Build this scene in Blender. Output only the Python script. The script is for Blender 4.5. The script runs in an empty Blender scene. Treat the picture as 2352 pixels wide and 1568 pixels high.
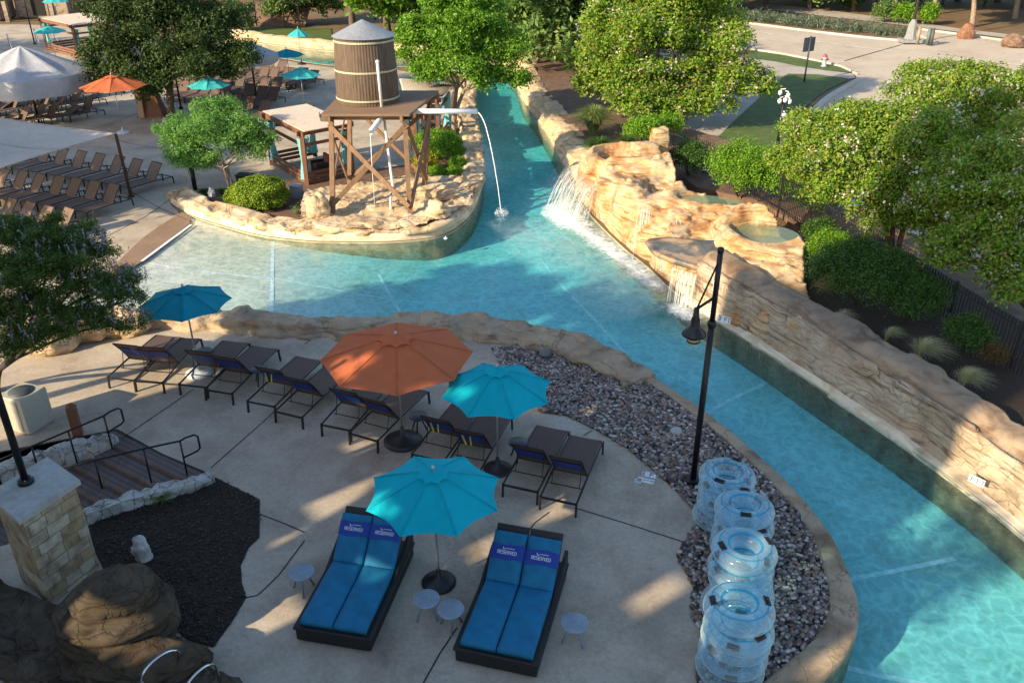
import bpy, math, random
import numpy as np
from mathutils import Vector, Matrix, noise
from mathutils.geometry import tessellate_polygon

# ------------------------------------------------------------------ camera, sky, sun
S = bpy.context.scene
COL = S.collection
CAM_H, F_PX, CX, CY = 11.0, 1980.0, 1176.0, 784.0
PITCH = math.atan((784.0 + 262.0) / F_PX)
cam = bpy.data.cameras.new("camera")
cam.lens = 36.0 * F_PX / 2352.0
cam.clip_end = 2000
camo = bpy.data.objects.new("camera", cam)
camo.location = (0, 0, CAM_H)
camo.rotation_euler = (math.radians(90) - PITCH, 0, 0)
COL.objects.link(camo)
S.camera = camo
SUN_AZ, SUN_EL = math.radians(37), math.radians(25)     # light travels towards +X+Y
w = bpy.data.worlds.new("World"); S.world = w; w.use_nodes = True
nt = w.node_tree
sky = nt.nodes.new('ShaderNodeTexSky'); sky.sky_type = 'NISHITA'; sky.sun_disc = False
sky.sun_elevation = SUN_EL
sky.sun_rotation = math.atan2(-math.cos(SUN_AZ), -math.sin(SUN_AZ))
sky.air_density = 1.0; sky.dust_density = 0.8; sky.ozone_density = 1.2
nt.links.new(sky.outputs[0], nt.nodes['Background'].inputs[0])
nt.nodes['Background'].inputs[1].default_value = 0.142
sun = bpy.data.lights.new("sun", 'SUN'); sun.energy = 4.8; sun.angle = math.radians(0.7)
sun.color = (1.0, 0.82, 0.56)
suno = bpy.data.objects.new("sun", sun)
sd = Vector((math.cos(SUN_AZ) * math.cos(SUN_EL), math.sin(SUN_AZ) * math.cos(SUN_EL), -math.sin(SUN_EL)))
suno.rotation_euler = sd.to_track_quat('-Z', 'Y').to_euler()
COL.objects.link(suno)
S.view_settings.view_transform = 'Standard'; S.view_settings.look = 'None'
S.view_settings.exposure = 0.92; S.view_settings.gamma = 1
S.cycles.transparent_max_bounces = 24
S.cycles.max_bounces = 6
S.cycles.volume_bounces = 0

# ------------------------------------------------------------------ measuring: a sight line to a point on a level plane
_fw = (0, math.cos(PITCH), -math.sin(PITCH)); _dn = (0, -math.sin(PITCH), -math.cos(PITCH))
def ray(x, y):
    u = (x - CX) / F_PX; v = (y - CY) / F_PX
    return Vector((u, _fw[1] + v * _dn[1], _fw[2] + v * _dn[2]))
def G(x, y, z=0.0):
    r = ray(x, y); t = (z - CAM_H) / r.z
    return Vector((r.x * t, r.y * t, z))
def AT(x, y, Y):
    r = ray(x, y); t = Y / r.y
    return Vector((r.x * t, Y, CAM_H + r.z * t))
def PXM(p):                                            # pixels per metre at a point
    d = Vector(p) - Vector((0, 0, CAM_H))
    return F_PX / (d.y * _fw[1] + d.z * _fw[2])
def lerp(a, b, t): return a + (b - a) * t
RN = random.Random(7)

# ------------------------------------------------------------------ materials
MATS = {}
def newmat(name):
    m = bpy.data.materials.new(name); m.use_nodes = True
    t = m.node_tree; b = t.nodes['Principled BSDF']
    MATS[name] = m
    return m, t, b
def nd(t, typ, **k):
    n = t.nodes.new(typ)
    for a, v in k.items():
        if a.startswith('i_'):
            key = a[2:]
            key = int(key) if key.isdigit() else key.replace('_', ' ')
            n.inputs[key].default_value = v
        else: setattr(n, a, v)
    return n
def ramp(t, stops, interp='LINEAR'):
    r = t.nodes.new('ShaderNodeValToRGB'); r.color_ramp.interpolation = interp
    e = r.color_ramp.elements
    while len(e) < len(stops): e.new(0.5)
    for i, (p, c) in enumerate(stops):
        e[i].position = p; e[i].color = (c[0], c[1], c[2], 1)
    return r
def mixc(t, fac, a, b, mode='MIX'):
    m = t.nodes.new('ShaderNodeMix'); m.data_type = 'RGBA'; m.blend_type = mode
    for s, v in ((0, fac), (6, a), (7, b)):
        if hasattr(v, 'links') or isinstance(v, bpy.types.NodeSocket): t.links.new(v, m.inputs[s])
        elif isinstance(v, (int, float)): m.inputs[s].default_value = v
        else: m.inputs[s].default_value = (v[0], v[1], v[2], 1)
    return m.outputs[2]
def coords(t, obj=True, scale=(1, 1, 1), rot=(0, 0, 0)):
    if obj:
        c = t.nodes.new('ShaderNodeTexCoord').outputs['Object']
    else:
        c = t.nodes.new('ShaderNodeNewGeometry').outputs['Position']
    mp = t.nodes.new('ShaderNodeMapping'); mp.inputs['Scale'].default_value = scale; mp.inputs['Rotation'].default_value = rot
    t.links.new(c, mp.inputs[0])
    return mp.outputs[0]
def bump(t, b, h, strength=0.3, dist=0.02):
    n = nd(t, 'ShaderNodeBump', i_Strength=strength, i_Distance=dist)
    t.links.new(h, n.inputs['Height']); t.links.new(n.outputs[0], b.inputs['Normal'])
def M(name, col, rough=0.6, metal=0.0, var=0.12, scale=6.0, bmp=0.0, obj=True, spec=None, stretch=(1, 1, 1)):
    """painted or plain stuff: a colour with slight mottling and wear"""
    if name in MATS: return MATS[name]
    m, t, b = newmat(name)
    c = coords(t, obj, stretch)
    n = nd(t, 'ShaderNodeTexNoise', i_Scale=scale, i_Detail=6.0, i_Roughness=0.6); t.links.new(c, n.inputs[0])
    lo = [x * (1 - var * 1.6) for x in col]; hi = [min(1, x * (1 + var)) for x in col]
    r = ramp(t, [(0.3, lo), (0.7, hi)]); t.links.new(n.outputs[0], r.inputs[0])
    t.links.new(r.outputs[0], b.inputs['Base Color'])
    b.inputs['Roughness'].default_value = rough; b.inputs['Metallic'].default_value = metal
    if spec is not None: b.inputs['Specular IOR Level'].default_value = spec
    if bmp: bump(t, b, n.outputs[0], bmp, 0.01)
    return m
def M_wood(name, c1, c2, scale=9.0, axis=2):
    m, t, b = newmat(name)
    sc = [scale, scale, scale]; sc[axis] = scale * 0.12
    c = coords(t, True, tuple(sc))
    n = nd(t, 'ShaderNodeTexNoise', i_Scale=2.0, i_Detail=8.0, i_Roughness=0.65, i_Distortion=0.4); t.links.new(c, n.inputs[0])
    r = ramp(t, [(0.28, c1), (0.72, c2)]); t.links.new(n.outputs[0], r.inputs[0])
    t.links.new(r.outputs[0], b.inputs['Base Color']); b.inputs['Roughness'].default_value = 0.75
    bump(t, b, n.outputs[0], 0.3, 0.01)
    return m
def M_leaf(name, cols, trans=0.35, rough=0.5):
    m, t, b = newmat(name)
    g = t.nodes.new('ShaderNodeNewGeometry')
    n = len(cols); st = [(i / max(1, n - 1), c) for i, c in enumerate(cols)]
    r = ramp(t, st); t.links.new(g.outputs['Random Per Island'], r.inputs[0])
    t.links.new(r.outputs[0], b.inputs['Base Color'])
    b.inputs['Roughness'].default_value = rough; b.inputs['Specular IOR Level'].default_value = 0.3
    tr = t.nodes.new('ShaderNodeBsdfTranslucent')
    hs = nd(t, 'ShaderNodeHueSaturation', i_Saturation=1.15, i_Value=1.6); t.links.new(r.outputs[0], hs.inputs['Color'])
    t.links.new(hs.outputs[0], tr.inputs[0])
    mx = t.nodes.new('ShaderNodeMixShader'); mx.inputs[0].default_value = trans
    t.links.new(b.outputs[0], mx.inputs[1]); t.links.new(tr.outputs[0], mx.inputs[2])
    t.links.new(mx.outputs[0], t.nodes['Material Output'].inputs[0])
    return m
def M_rock(name, stops, crack=0.5, cscale=1.1, strata=3.0, stain=0.5, bs=0.6, vert=0.35, coarse=0.9, patchy=True, band=0.75):
    """sculpted sandstone: bedding bands, cracks and mineral stains"""
    m, t, b = newmat(name)
    p = coords(t, False)
    n1 = nd(t, 'ShaderNodeTexNoise', i_Scale=coarse, i_Detail=9.0, i_Roughness=0.62, i_Distortion=0.5); t.links.new(p, n1.inputs[0])
    r1 = ramp(t, stops); t.links.new(n1.outputs[0], r1.inputs[0])
    ps = coords(t, False, (0.35, 0.35, strata))
    n2 = nd(t, 'ShaderNodeTexNoise', i_Scale=2.2, i_Detail=7.0, i_Roughness=0.55, i_Distortion=0.9); t.links.new(ps, n2.inputs[0])
    r2 = ramp(t, [(0.36, (0.50, 0.42, 0.36)), (0.46, (1, 1, 1)), (0.58, (1.0, 0.98, 0.95)), (0.66, (0.74, 0.64, 0.52))]); t.links.new(n2.outputs[0], r2.inputs[0])
    c = mixc(t, band, r1.outputs[0], r2.outputs[0], 'MULTIPLY')
    # cracks: warped cell borders
    nw = nd(t, 'ShaderNodeTexNoise', i_Scale=1.6, i_Detail=7.0, i_Roughness=0.6); t.links.new(p, nw.inputs[0])
    pv = coords(t, False, (cscale, cscale, cscale / vert * 0.5))
    ad = nd(t, 'ShaderNodeMixRGB', blend_type='LINEAR_LIGHT'); ad.inputs[0].default_value = 0.8
    t.links.new(pv, ad.inputs[1]); t.links.new(nw.outputs['Color'], ad.inputs[2])
    v = nd(t, 'ShaderNodeTexVoronoi', feature='DISTANCE_TO_EDGE', i_Scale=1.0); t.links.new(ad.outputs[0], v.inputs[0])
    rv = ramp(t, [(0.0, (1 - crack,) * 3), (0.010, (1 - crack * .5,) * 3), (0.035, (1, 1, 1))]); t.links.new(v.outputs[0], rv.inputs[0])
    nm = nd(t, 'ShaderNodeTexNoise', i_Scale=0.9, i_Detail=3.0); t.links.new(coords(t, False, (1, 1, 2.2)), nm.inputs[0])
    rm = ramp(t, [(0.50, (0, 0, 0)), (0.60, (.8, .8, .8))] if patchy else [(0, (1, 1, 1)), (1, (1, 1, 1))]); t.links.new(nm.outputs[0], rm.inputs[0])
    c = mixc(t, rm.outputs[0], c, mixc(t, 1.0, c, rv.outputs[0], 'MULTIPLY'))
    n3 = nd(t, 'ShaderNodeTexNoise', i_Scale=0.7, i_Detail=10.0, i_Roughness=0.7, i_Distortion=1.2); t.links.new(p, n3.inputs[0])
    r3 = ramp(t, [(0.55, (0, 0, 0)), (0.72, (stain, stain, stain))]); t.links.new(n3.outputs[0], r3.inputs[0])
    c = mixc(t, r3.outputs[0], c, (0.16, 0.145, 0.12))
    t.links.new(c, b.inputs['Base Color']); b.inputs['Roughness'].default_value = 0.85
    b.inputs['Specular IOR Level'].default_value = 0.25
    a = nd(t, 'ShaderNodeMath', operation='ADD'); t.links.new(n1.outputs[0], a.inputs[0]); t.links.new(n2.outputs[0], a.inputs[1])
    a2 = nd(t, 'ShaderNodeMath', operation='MULTIPLY_ADD', i_1=0.3); t.links.new(rv.outputs[0], a2.inputs[0]); t.links.new(a.outputs[0], a2.inputs[2])
    bump(t, b, a2.outputs[0], bs, 0.06)
    return m

# ------------------------------------------------------------------ objects
def tag(o, label=None, cat=None, group=None, kind=None):
    if label: o['label'] = label
    if cat: o['category'] = cat
    if group: o['group'] = group
    if kind: o['kind'] = kind
    return o
def empty(name, loc=(0, 0, 0), rz=0.0, parent=None):
    o = bpy.data.objects.new(name, None); COL.objects.link(o)
    o.location = loc; o.rotation_euler = (0, 0, rz); o.empty_display_size = 0.2
    if parent: o.parent = parent
    return o
KIDS = {}
def kid(o, p):
    if p is not None:
        o.parent = p; KIDS.setdefault(p.name, []).append(o)
def copy_tree(o, parent=None):
    c = o.copy(); COL.objects.link(c)
    if parent: kid(c, parent)
    for ch in KIDS.get(o.name, []): copy_tree(ch, c)
    return c
class MB:
    def __init__(s): s.v = []; s.f = []; s.m = []; s.sm = []; s.cur = 0; s.smooth = False; s.X = None
    def add(s, vs, fs, smooth=None):
        o = len(s.v)
        if s.X is not None: vs = [s.X @ Vector(v) for v in vs]
        s.v += [tuple(v) for v in vs]; s.f += [tuple(i + o for i in f) for f in fs]
        s.m += [s.cur] * len(fs); s.sm += [s.smooth if smooth is None else smooth] * len(fs)
    def box(s, c, d, rz=0.0, R=None, bev=0.0):
        x, y, z = d[0] / 2, d[1] / 2, d[2] / 2
        if bev <= 0:
            vs = [(sx * x, sy * y, sz * z) for sz in (-1, 1) for sy in (-1, 1) for sx in (-1, 1)]
            fs = [(0, 2, 3, 1), (4, 5, 7, 6), (0, 1, 5, 4), (2, 6, 7, 3), (0, 4, 6, 2), (1, 3, 7, 5)]
        else:
            b = min(bev, x * .45, y * .45, z * .45); vs = []; fs = []
            rings = [(-z, b), (-z + b, 0), (z - b, 0), (z, b)]
            for zz, ins in rings:
                X, Y = x - ins, y - ins; k = b * 0.7
                for px, py in ((-X + k, -Y), (X - k, -Y), (X, -Y + k), (X, Y - k), (X - k, Y), (-X + k, Y), (-X, Y - k), (-X, -Y + k)):
                    vs.append((px, py, zz))
            for r in range(3):
                for i in range(8):
                    j = (i + 1) % 8; fs.append((r * 8 + i, r * 8 + j, r * 8 + 8 + j, r * 8 + 8 + i))
            fs.append(tuple(reversed(range(8)))); fs.append(tuple(range(24, 32)))
        Rm = R if R is not None else Matrix.Rotation(rz, 3, 'Z')
        c = Vector(c); s.add([Rm @ Vector(v) + c for v in vs], fs, False)
    def bar(s, a, b, w, h=None, up=(0, 0, 1)):
        """rectangular beam from a to b"""
        a = Vector(a); b = Vector(b); h = h or w; d = (b - a); L = d.length; d.normalize()
        u = Vector(up); sx = d.cross(u)
        if sx.length < 1e-4: sx = d.cross(Vector((0, 1, 0)))
        sx.normalize(); uy = sx.cross(d)
        vs = []
        for p in (a, b):
            for i, j in ((-1, -1), (1, -1), (1, 1), (-1, 1)): vs.append(p + sx * i * w / 2 + uy * j * h / 2)
        s.add(vs, [(0, 1, 2, 3)[::-1], (4, 5, 6, 7), (0, 1, 5, 4), (1, 2, 6, 5), (2, 3, 7, 6), (3, 0, 4, 7)], False)
    def tube(s, pts, r, n=8, caps=True, r2=None):
        pts = [Vector(p) for p in pts]; N = len(pts); vs = []; fs = []
        rs = r if isinstance(r, (list, tuple)) else [lerp(r, r if r2 is None else r2, i / max(1, N - 1)) for i in range(N)]
        prev = None
        for i, p in enumerate(pts):
            d = (pts[min(i + 1, N - 1)] - pts[max(i - 1, 0)]).normalized()
            if prev is None:
                a = d.cross(Vector((0, 0, 1)))
                if a.length < 0.05: a = d.cross(Vector((0, 1, 0)))
            else: a = prev - d * prev.dot(d)
            a.normalize(); prev = a; b = d.cross(a)
            for k in range(n):
                t = 2 * math.pi * k / n; vs.append(p + (a * math.cos(t) + b * math.sin(t)) * rs[i])
        for i in range(N - 1):
            for k in range(n):
                j = (k + 1) % n; fs.append((i * n + k, i * n + j, (i + 1) * n + j, (i + 1) * n + k))
        if caps: fs.append(tuple(reversed(range(n)))); fs.append(tuple(range((N - 1) * n, N * n)))
        s.add(vs, fs, True)
    def lathe(s, prof, c=(0, 0, 0), n=24, smooth=True, cap=True):
        vs = []; fs = []; c = Vector(c)
        for r, z in prof:
            for k in range(n):
                t = 2 * math.pi * k / n; vs.append(c + Vector((r * math.cos(t), r * math.sin(t), z)))
        for i in range(len(prof) - 1):
            for k in range(n):
                j = (k + 1) % n; fs.append((i * n + k, i * n + j, (i + 1) * n + j, (i + 1) * n + k))
        if cap: fs.append(tuple(reversed(range(n)))); fs.append(tuple(range((len(prof) - 1) * n, len(prof) * n)))
        s.add(vs, fs, smooth)
    def prism(s, poly, z0, z1):
        n = len(poly); a = sum(poly[i][0] * poly[(i + 1) % n][1] - poly[(i + 1) % n][0] * poly[i][1] for i in range(n))
        if a < 0: poly = list(reversed(poly))
        vs = [(p[0], p[1], z0) for p in poly] + [(p[0], p[1], z1) for p in poly]
        tr = tessellate_polygon([[Vector((p[0], p[1], 0)) for p in poly]])
        fs = []
        for t in tr:
            A, B, C = [Vector(poly[i][:2]) for i in t]
            cr = (B.x - A.x) * (C.y - A.y) - (B.y - A.y) * (C.x - A.x)
            t = tuple(t) if cr > 0 else tuple(reversed(t))
            fs.append(tuple(i + n for i in t)); fs.append(tuple(reversed(t)))
        for i in range(n):
            j = (i + 1) % n; fs.append((i, j, n + j, n + i))
        s.add(vs, fs, False)
    def build(s, name, mats, parent=None, loc=None, rz=0.0):
        me = bpy.data.meshes.new(name); me.from_pydata(s.v, [], s.f)
        for m in (mats if isinstance(mats, (list, tuple)) else [mats]): me.materials.append(m)
        me.polygons.foreach_set('material_index', s.m); me.polygons.foreach_set('use_smooth', s.sm); me.update()
        o = bpy.data.objects.new(name, me); COL.objects.link(o)
        if loc is not None: o.location = loc
        o.rotation_euler = (0, 0, rz)
        kid(o, parent)
        return o
def mesh_np(name, V, F, mat, parent=None, smooth=False, loc=None):
    """numpy vertices (n,3) and quad or triangle faces (m,k)"""
    V = np.asarray(V, dtype=np.float32); F = np.asarray(F, dtype=np.int32); k = F.shape[1]
    me = bpy.data.meshes.new(name)
    me.vertices.add(len(V)); me.vertices.foreach_set('co', V.ravel())
    me.loops.add(F.size); me.loops.foreach_set('vertex_index', F.ravel())
    me.polygons.add(len(F)); me.polygons.foreach_set('loop_start', np.arange(0, F.size, k, dtype=np.int32))
    me.polygons.foreach_set('use_smooth', np.full(len(F), smooth))
    me.update(calc_edges=True); me.materials.append(mat)
    o = bpy.data.objects.new(name, me); COL.objects.link(o)
    if loc is not None: o.location = loc
    kid(o, parent)
    return o
def sheet(name, poly, z, mat, parent=None, holes=()):
    loops = [[Vector((p[0], p[1], 0)) for p in poly]] + [[Vector((p[0], p[1], 0)) for p in h] for h in holes]
    tr = tessellate_polygon(loops); pts = [p for l in loops for p in l]
    mb = MB(); fs = []
    for t in tr:
        A, B, C = [pts[i] for i in t]
        cr = (B.x - A.x) * (C.y - A.y) - (B.y - A.y) * (C.x - A.x)
        fs.append(tuple(t) if cr > 0 else tuple(reversed(t)))
    mb.add([(p.x, p.y, z) for p in pts], fs, False)
    return mb.build(name, mat, parent)
def GP(pts, z=0.0): return [G(x, y, z) for x, y in pts]
def spline(pts, step=0.25, closed=False):
    """Catmull-Rom through the points, resampled"""
    P = [Vector(p) for p in pts]; out = []; n = len(P)
    rng = range(n) if closed else range(n - 1)
    for i in rng:
        if closed: a, b, c, d = P[(i - 1) % n], P[i], P[(i + 1) % n], P[(i + 2) % n]
        else: a, b, c, d = P[max(i - 1, 0)], P[i], P[i + 1], P[min(i + 2, n - 1)]
        k = max(1, int((c - b).length / step))
        for j in range(k):
            t = j / k; t2 = t * t; t3 = t2 * t
            out.append(0.5 * ((2 * b) + (c - a) * t + (2 * a - 5 * b + 4 * c - d) * t2 + (3 * b - a - 3 * c + d) * t3))
    if not closed: out.append(P[-1].copy())
    return out
ORD = ['first', 'second', 'third', 'fourth', 'fifth', 'sixth', 'seventh', 'eighth', 'ninth', 'tenth', 'eleventh', 'twelfth', 'thirteenth', 'fourteenth', 'fifteenth']
def nz(p, s=1.0, o=0.0): return noise.noise(Vector((p[0] * s + o, p[1] * s + o * 1.7, p[2] * s - o)))
def fbm(p, s=1.0, o=0.0, n=4): return noise.fractal(Vector((p[0] * s + o, p[1] * s + o * 1.7, p[2] * s - o)), 1.0, 2.0, n)

# ------------------------------------------------------------------ setting materials
def M_concrete(name, stops, scale=0.8, fine=14.0, bs=0.15, cracks=0.0):
    m, t, b = newmat(name)
    p = coords(t, False)
    n1 = nd(t, 'ShaderNodeTexNoise', i_Scale=scale, i_Detail=9.0, i_Roughness=0.66, i_Distortion=0.3); t.links.new(p, n1.inputs[0])
    r = ramp(t, stops); t.links.new(n1.outputs[0], r.inputs[0])
    n2 = nd(t, 'ShaderNodeTexNoise', i_Scale=fine, i_Detail=6.0, i_Roughness=0.7); t.links.new(p, n2.inputs[0])
    r2 = ramp(t, [(0.3, (0.80, 0.80, 0.80)), (0.7, (1.1, 1.1, 1.1))]); t.links.new(n2.outputs[0], r2.inputs[0])
    c = mixc(t, 1.0, r.outputs[0], r2.outputs[0], 'MULTIPLY')
    n3 = nd(t, 'ShaderNodeTexNoise', i_Scale=0.33, i_Detail=8.0, i_Roughness=0.75, i_Distortion=1.5); t.links.new(p, n3.inputs[0])
    r3 = ramp(t, [(0.50, (1, 1, 1)), (0.62, (0.86, 0.83, 0.80)), (0.75, (0.66, 0.62, 0.58))]); t.links.new(n3.outputs[0], r3.inputs[0])
    c = mixc(t, 1.0, c, r3.outputs[0], 'MULTIPLY')
    if cracks:
        v = nd(t, 'ShaderNodeTexVoronoi', feature='DISTANCE_TO_EDGE', i_Scale=cracks)
        ad = nd(t, 'ShaderNodeMixRGB', blend_type='LINEAR_LIGHT'); ad.inputs[0].default_value = 0.5
        t.links.new(p, ad.inputs[1]); t.links.new(n2.outputs['Color'], ad.inputs[2]); t.links.new(ad.outputs[0], v.inputs[0])
        rv = ramp(t, [(0, (0.62, 0.6, 0.58)), (0.006, (1, 1, 1))]); t.links.new(v.outputs[0], rv.inputs[0])
        c = mixc(t, 1.0, c, rv.outputs[0], 'MULTIPLY')
    t.links.new(c, b.inputs['Base Color']); b.inputs['Roughness'].default_value = 0.8
    bump(t, b, n2.outputs[0], bs, 0.01)
    return m
m_deck = M_concrete('deck_concrete', [(0.3, (0.32, 0.26, 0.19)), (0.5, (0.45, 0.375, 0.285)), (0.7, (0.54, 0.465, 0.365))], 0.7, 12, cracks=0.35)
m_stain = M_concrete('wet_deck', [(0.3, (0.22, 0.14, 0.085)), (0.7, (0.30, 0.20, 0.13))], 0.9, 10)
m_road = M_concrete('road_concrete', [(0.3, (0.48, 0.39, 0.29)), (0.7, (0.58, 0.49, 0.38))], 0.25, 6)
m_walk = M_concrete('walk_concrete', [(0.3, (0.38, 0.33, 0.27)), (0.7, (0.48, 0.43, 0.37))], 0.5, 6)
m_kerb = M_concrete('kerb_concrete', [(0.3, (0.48, 0.44, 0.38)), (0.7, (0.58, 0.53, 0.46))], 1.0, 10)
m_joint = M('joint_dark', (0.04, 0.035, 0.03), 0.9)
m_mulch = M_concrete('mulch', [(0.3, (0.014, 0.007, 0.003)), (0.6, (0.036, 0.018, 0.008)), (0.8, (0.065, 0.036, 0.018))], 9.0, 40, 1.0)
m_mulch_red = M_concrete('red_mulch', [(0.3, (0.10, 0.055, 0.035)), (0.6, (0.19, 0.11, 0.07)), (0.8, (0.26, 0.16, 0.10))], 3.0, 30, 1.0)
m_turf = M_concrete('turf', [(0.3, (0.05, 0.085, 0.012)), (0.55, (0.085, 0.13, 0.018)), (0.75, (0.14, 0.18, 0.03))], 1.6, 25, 1.0)
m_dry = M_concrete('dry_ground', [(0.3, (0.13, 0.08, 0.04)), (0.5, (0.20, 0.12, 0.06)), (0.75, (0.13, 0.14, 0.05))], 0.4, 8, 0.8)
m_plaster = M_concrete('pool_plaster', [(0.3, (0.66, 0.61, 0.49)), (0.7, (0.78, 0.74, 0.62))], 0.5, 5)
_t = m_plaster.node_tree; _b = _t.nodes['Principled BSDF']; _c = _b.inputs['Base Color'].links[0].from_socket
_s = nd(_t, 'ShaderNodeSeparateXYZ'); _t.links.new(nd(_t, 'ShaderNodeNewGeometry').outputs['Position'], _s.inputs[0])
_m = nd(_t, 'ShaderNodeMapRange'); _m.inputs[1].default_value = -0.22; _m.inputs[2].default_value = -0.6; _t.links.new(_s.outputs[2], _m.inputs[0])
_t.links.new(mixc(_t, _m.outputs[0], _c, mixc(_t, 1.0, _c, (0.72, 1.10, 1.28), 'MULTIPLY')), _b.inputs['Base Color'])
m_tile = M('pale_blue_tile', (0.90, 0.93, 0.95), 0.4)
ROCK = [(0.30, (0.40, 0.25, 0.13)), (0.45, (0.58, 0.41, 0.24)), (0.58, (0.66, 0.52, 0.35)), (0.75, (0.50, 0.30, 0.15))]
m_rock_fall = M_rock('waterfall_rock', [(0.30, (0.20, 0.085, 0.04)), (0.40, (0.42, 0.20, 0.085)), (0.48, (0.55, 0.34, 0.16)), (0.58, (0.60, 0.46, 0.29)), (0.70, (0.36, 0.18, 0.08))], 0.35, 1.4, 4.5, 0.75, 1.0, 0.5, band=1.0)
m_rock_wall = M_rock('river_wall_rock', [(0.28, (0.28, 0.19, 0.12)), (0.45, (0.44, 0.33, 0.22)), (0.58, (0.52, 0.42, 0.30)), (0.72, (0.40, 0.24, 0.15))], 0.85, 1.8, 5.0, 0.7, 0.9, 0.25, band=1.0)
m_rock_top = M_rock('wall_cap_rock', [(0.30, (0.22, 0.15, 0.10)), (0.5, (0.34, 0.25, 0.17)), (0.7, (0.42, 0.31, 0.20))], 0.5, 1.3, 1.5, 0.5, 0.8, 0.6)
m_rock_edge = M_rock('pool_edge_rock', [(0.30, (0.28, 0.21, 0.14)), (0.5, (0.40, 0.31, 0.21)), (0.7, (0.48, 0.37, 0.25))], 0.6, 1.3, 2.6, 0.5, 0.9, 0.35)
m_rock_isle = M_rock('island_rock', [(0.30, (0.40, 0.25, 0.13)), (0.45, (0.56, 0.40, 0.23)), (0.55, (0.64, 0.50, 0.33)), (0.7, (0.50, 0.31, 0.15))], 0.75, 1.2, 2.6, 0.35, 0.8, 0.4)
m_flag = M_rock('flagstones', [(0.30, (0.42, 0.27, 0.15)), (0.45, (0.58, 0.43, 0.26)), (0.55, (0.64, 0.51, 0.34)), (0.7, (0.50, 0.33, 0.18))], 0.8, 1.15, 1.5, 0.3, 0.8, 0.8, patchy=False, band=.5)
m_cream = M_rock('cream_render', [(0.30, (0.62, 0.51, 0.35)), (0.5, (0.74, 0.65, 0.48)), (0.7, (0.66, 0.54, 0.36))], 0.12, 0.8, 1.0, 0.2, 0.2, 0.4)

# ------------------------------------------------------------------ outlines of the pool and river
WZ = -0.06
NEAR = [(150, 715), (250, 722), (340, 728), (420, 732), (480, 738), (560, 746), (700, 752), (800, 757), (900, 760), (1000, 760), (1100, 760), (1200, 770), (1300, 792), (1390, 825), (1450, 858)]
KERB = [(1450, 858), (1500, 878), (1580, 932), (1680, 1010), (1785, 1105), (1872, 1210), (1920, 1315), (1938, 1400), (1915, 1475), (1850, 1545), (1790, 1600), (1700, 1680)]
ISLE = [(392, 470), (440, 496), (520, 521), (600, 541), (700, 553), (800, 556), (900, 555), (1000, 545), (1050, 524), (1088, 485), (1108, 430), (1110, 380), (1104, 330), (1094, 280), (1090, 240), (1094, 205), (1080, 175), (1020, 158), (900, 152), (765, 150), (640, 132), (520, 108), (440, 92)]
BANK = [(440, 76), (520, 88), (640, 105), (765, 118), (900, 124), (1060, 130), (1150, 150), (1185, 190), (1200, 232), (1236, 280), (1272, 340), (1298, 385), (1318, 430), (1345, 480), (1423, 560), (1486, 611), (1543, 664), (1620, 720), (1680, 757), (1755, 804), (1926, 918), (2076, 1019), (2241, 1139), (2352, 1229), (2600, 1440)]
def sp(pts, z=0.0, step=0.3): return spline(GP(pts, z), step)
near_s, kerb_s, isle_s, bank_s = sp(NEAR), sp(KERB), sp(ISLE), sp(BANK)
beach = GP([(120, 690), (205, 668), (325, 598), (436, 512), (392, 470)])
pool = beach + isle_s[1:] + bank_s + [G(2600, 2100)] + list(reversed(kerb_s)) + list(reversed(near_s))[1:]
def dedupe(pl):
    out = []
    for p in pl:
        if not out or (p - out[-1]).length > 0.02: out.append(p)
    return out
pool = dedupe(pool)
# ------------------------------------------------------------------ ground and decks
W2, W1 = 700, -60
ground = sheet('ground', [(-W2, W1), (W2, W1), (W2, 900), (-W2, 900)], -0.03, m_dry, holes=[pool, GP([(-250, 1085), (268, 985), (372, 1042), (492, 1092), (180, 1200), (-250, 1330)])] )
tag(ground, kind='structure')
RAMP = GP([(-250, 1085), (268, 985), (372, 1042), (492, 1092), (180, 1200), (-250, 1330)])
LOWER = GP([(-500, 1330), (100, 1375), (250, 1452), (330, 1500), (545, 1560), (600, 1750), (-500, 1750)])
deck_poly = dedupe(list(kerb_s)[::-1] + list(near_s)[::-1][1:] + beach[0:] + GP([(388, 452), (480, 442), (600, 430), (700, 412), (800, 402), (960, 380), (1010, 330), (1040, 260), (1050, 215), (1010, 175), (900, 160), (765, 156), (640, 138), (520, 114), (430, 98), (200, 60), (-300, 50), (-2200, 300), (-2200, 2200), (1700, 2200)]))
deck = sheet('pool_deck', deck_poly, 0.0, m_deck, holes=[RAMP]); tag(deck, kind='structure')
# wet brown apron at the zero-entry beach
tag(sheet('wet_apron', spline(GP([(210, 665), (262, 610), (330, 545), (388, 505), (415, 488)]), 0.4) + GP([(392, 472), (440, 500), (432, 516), (327, 600), (205, 672)]), 0.004, m_stain), kind='structure')
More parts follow.
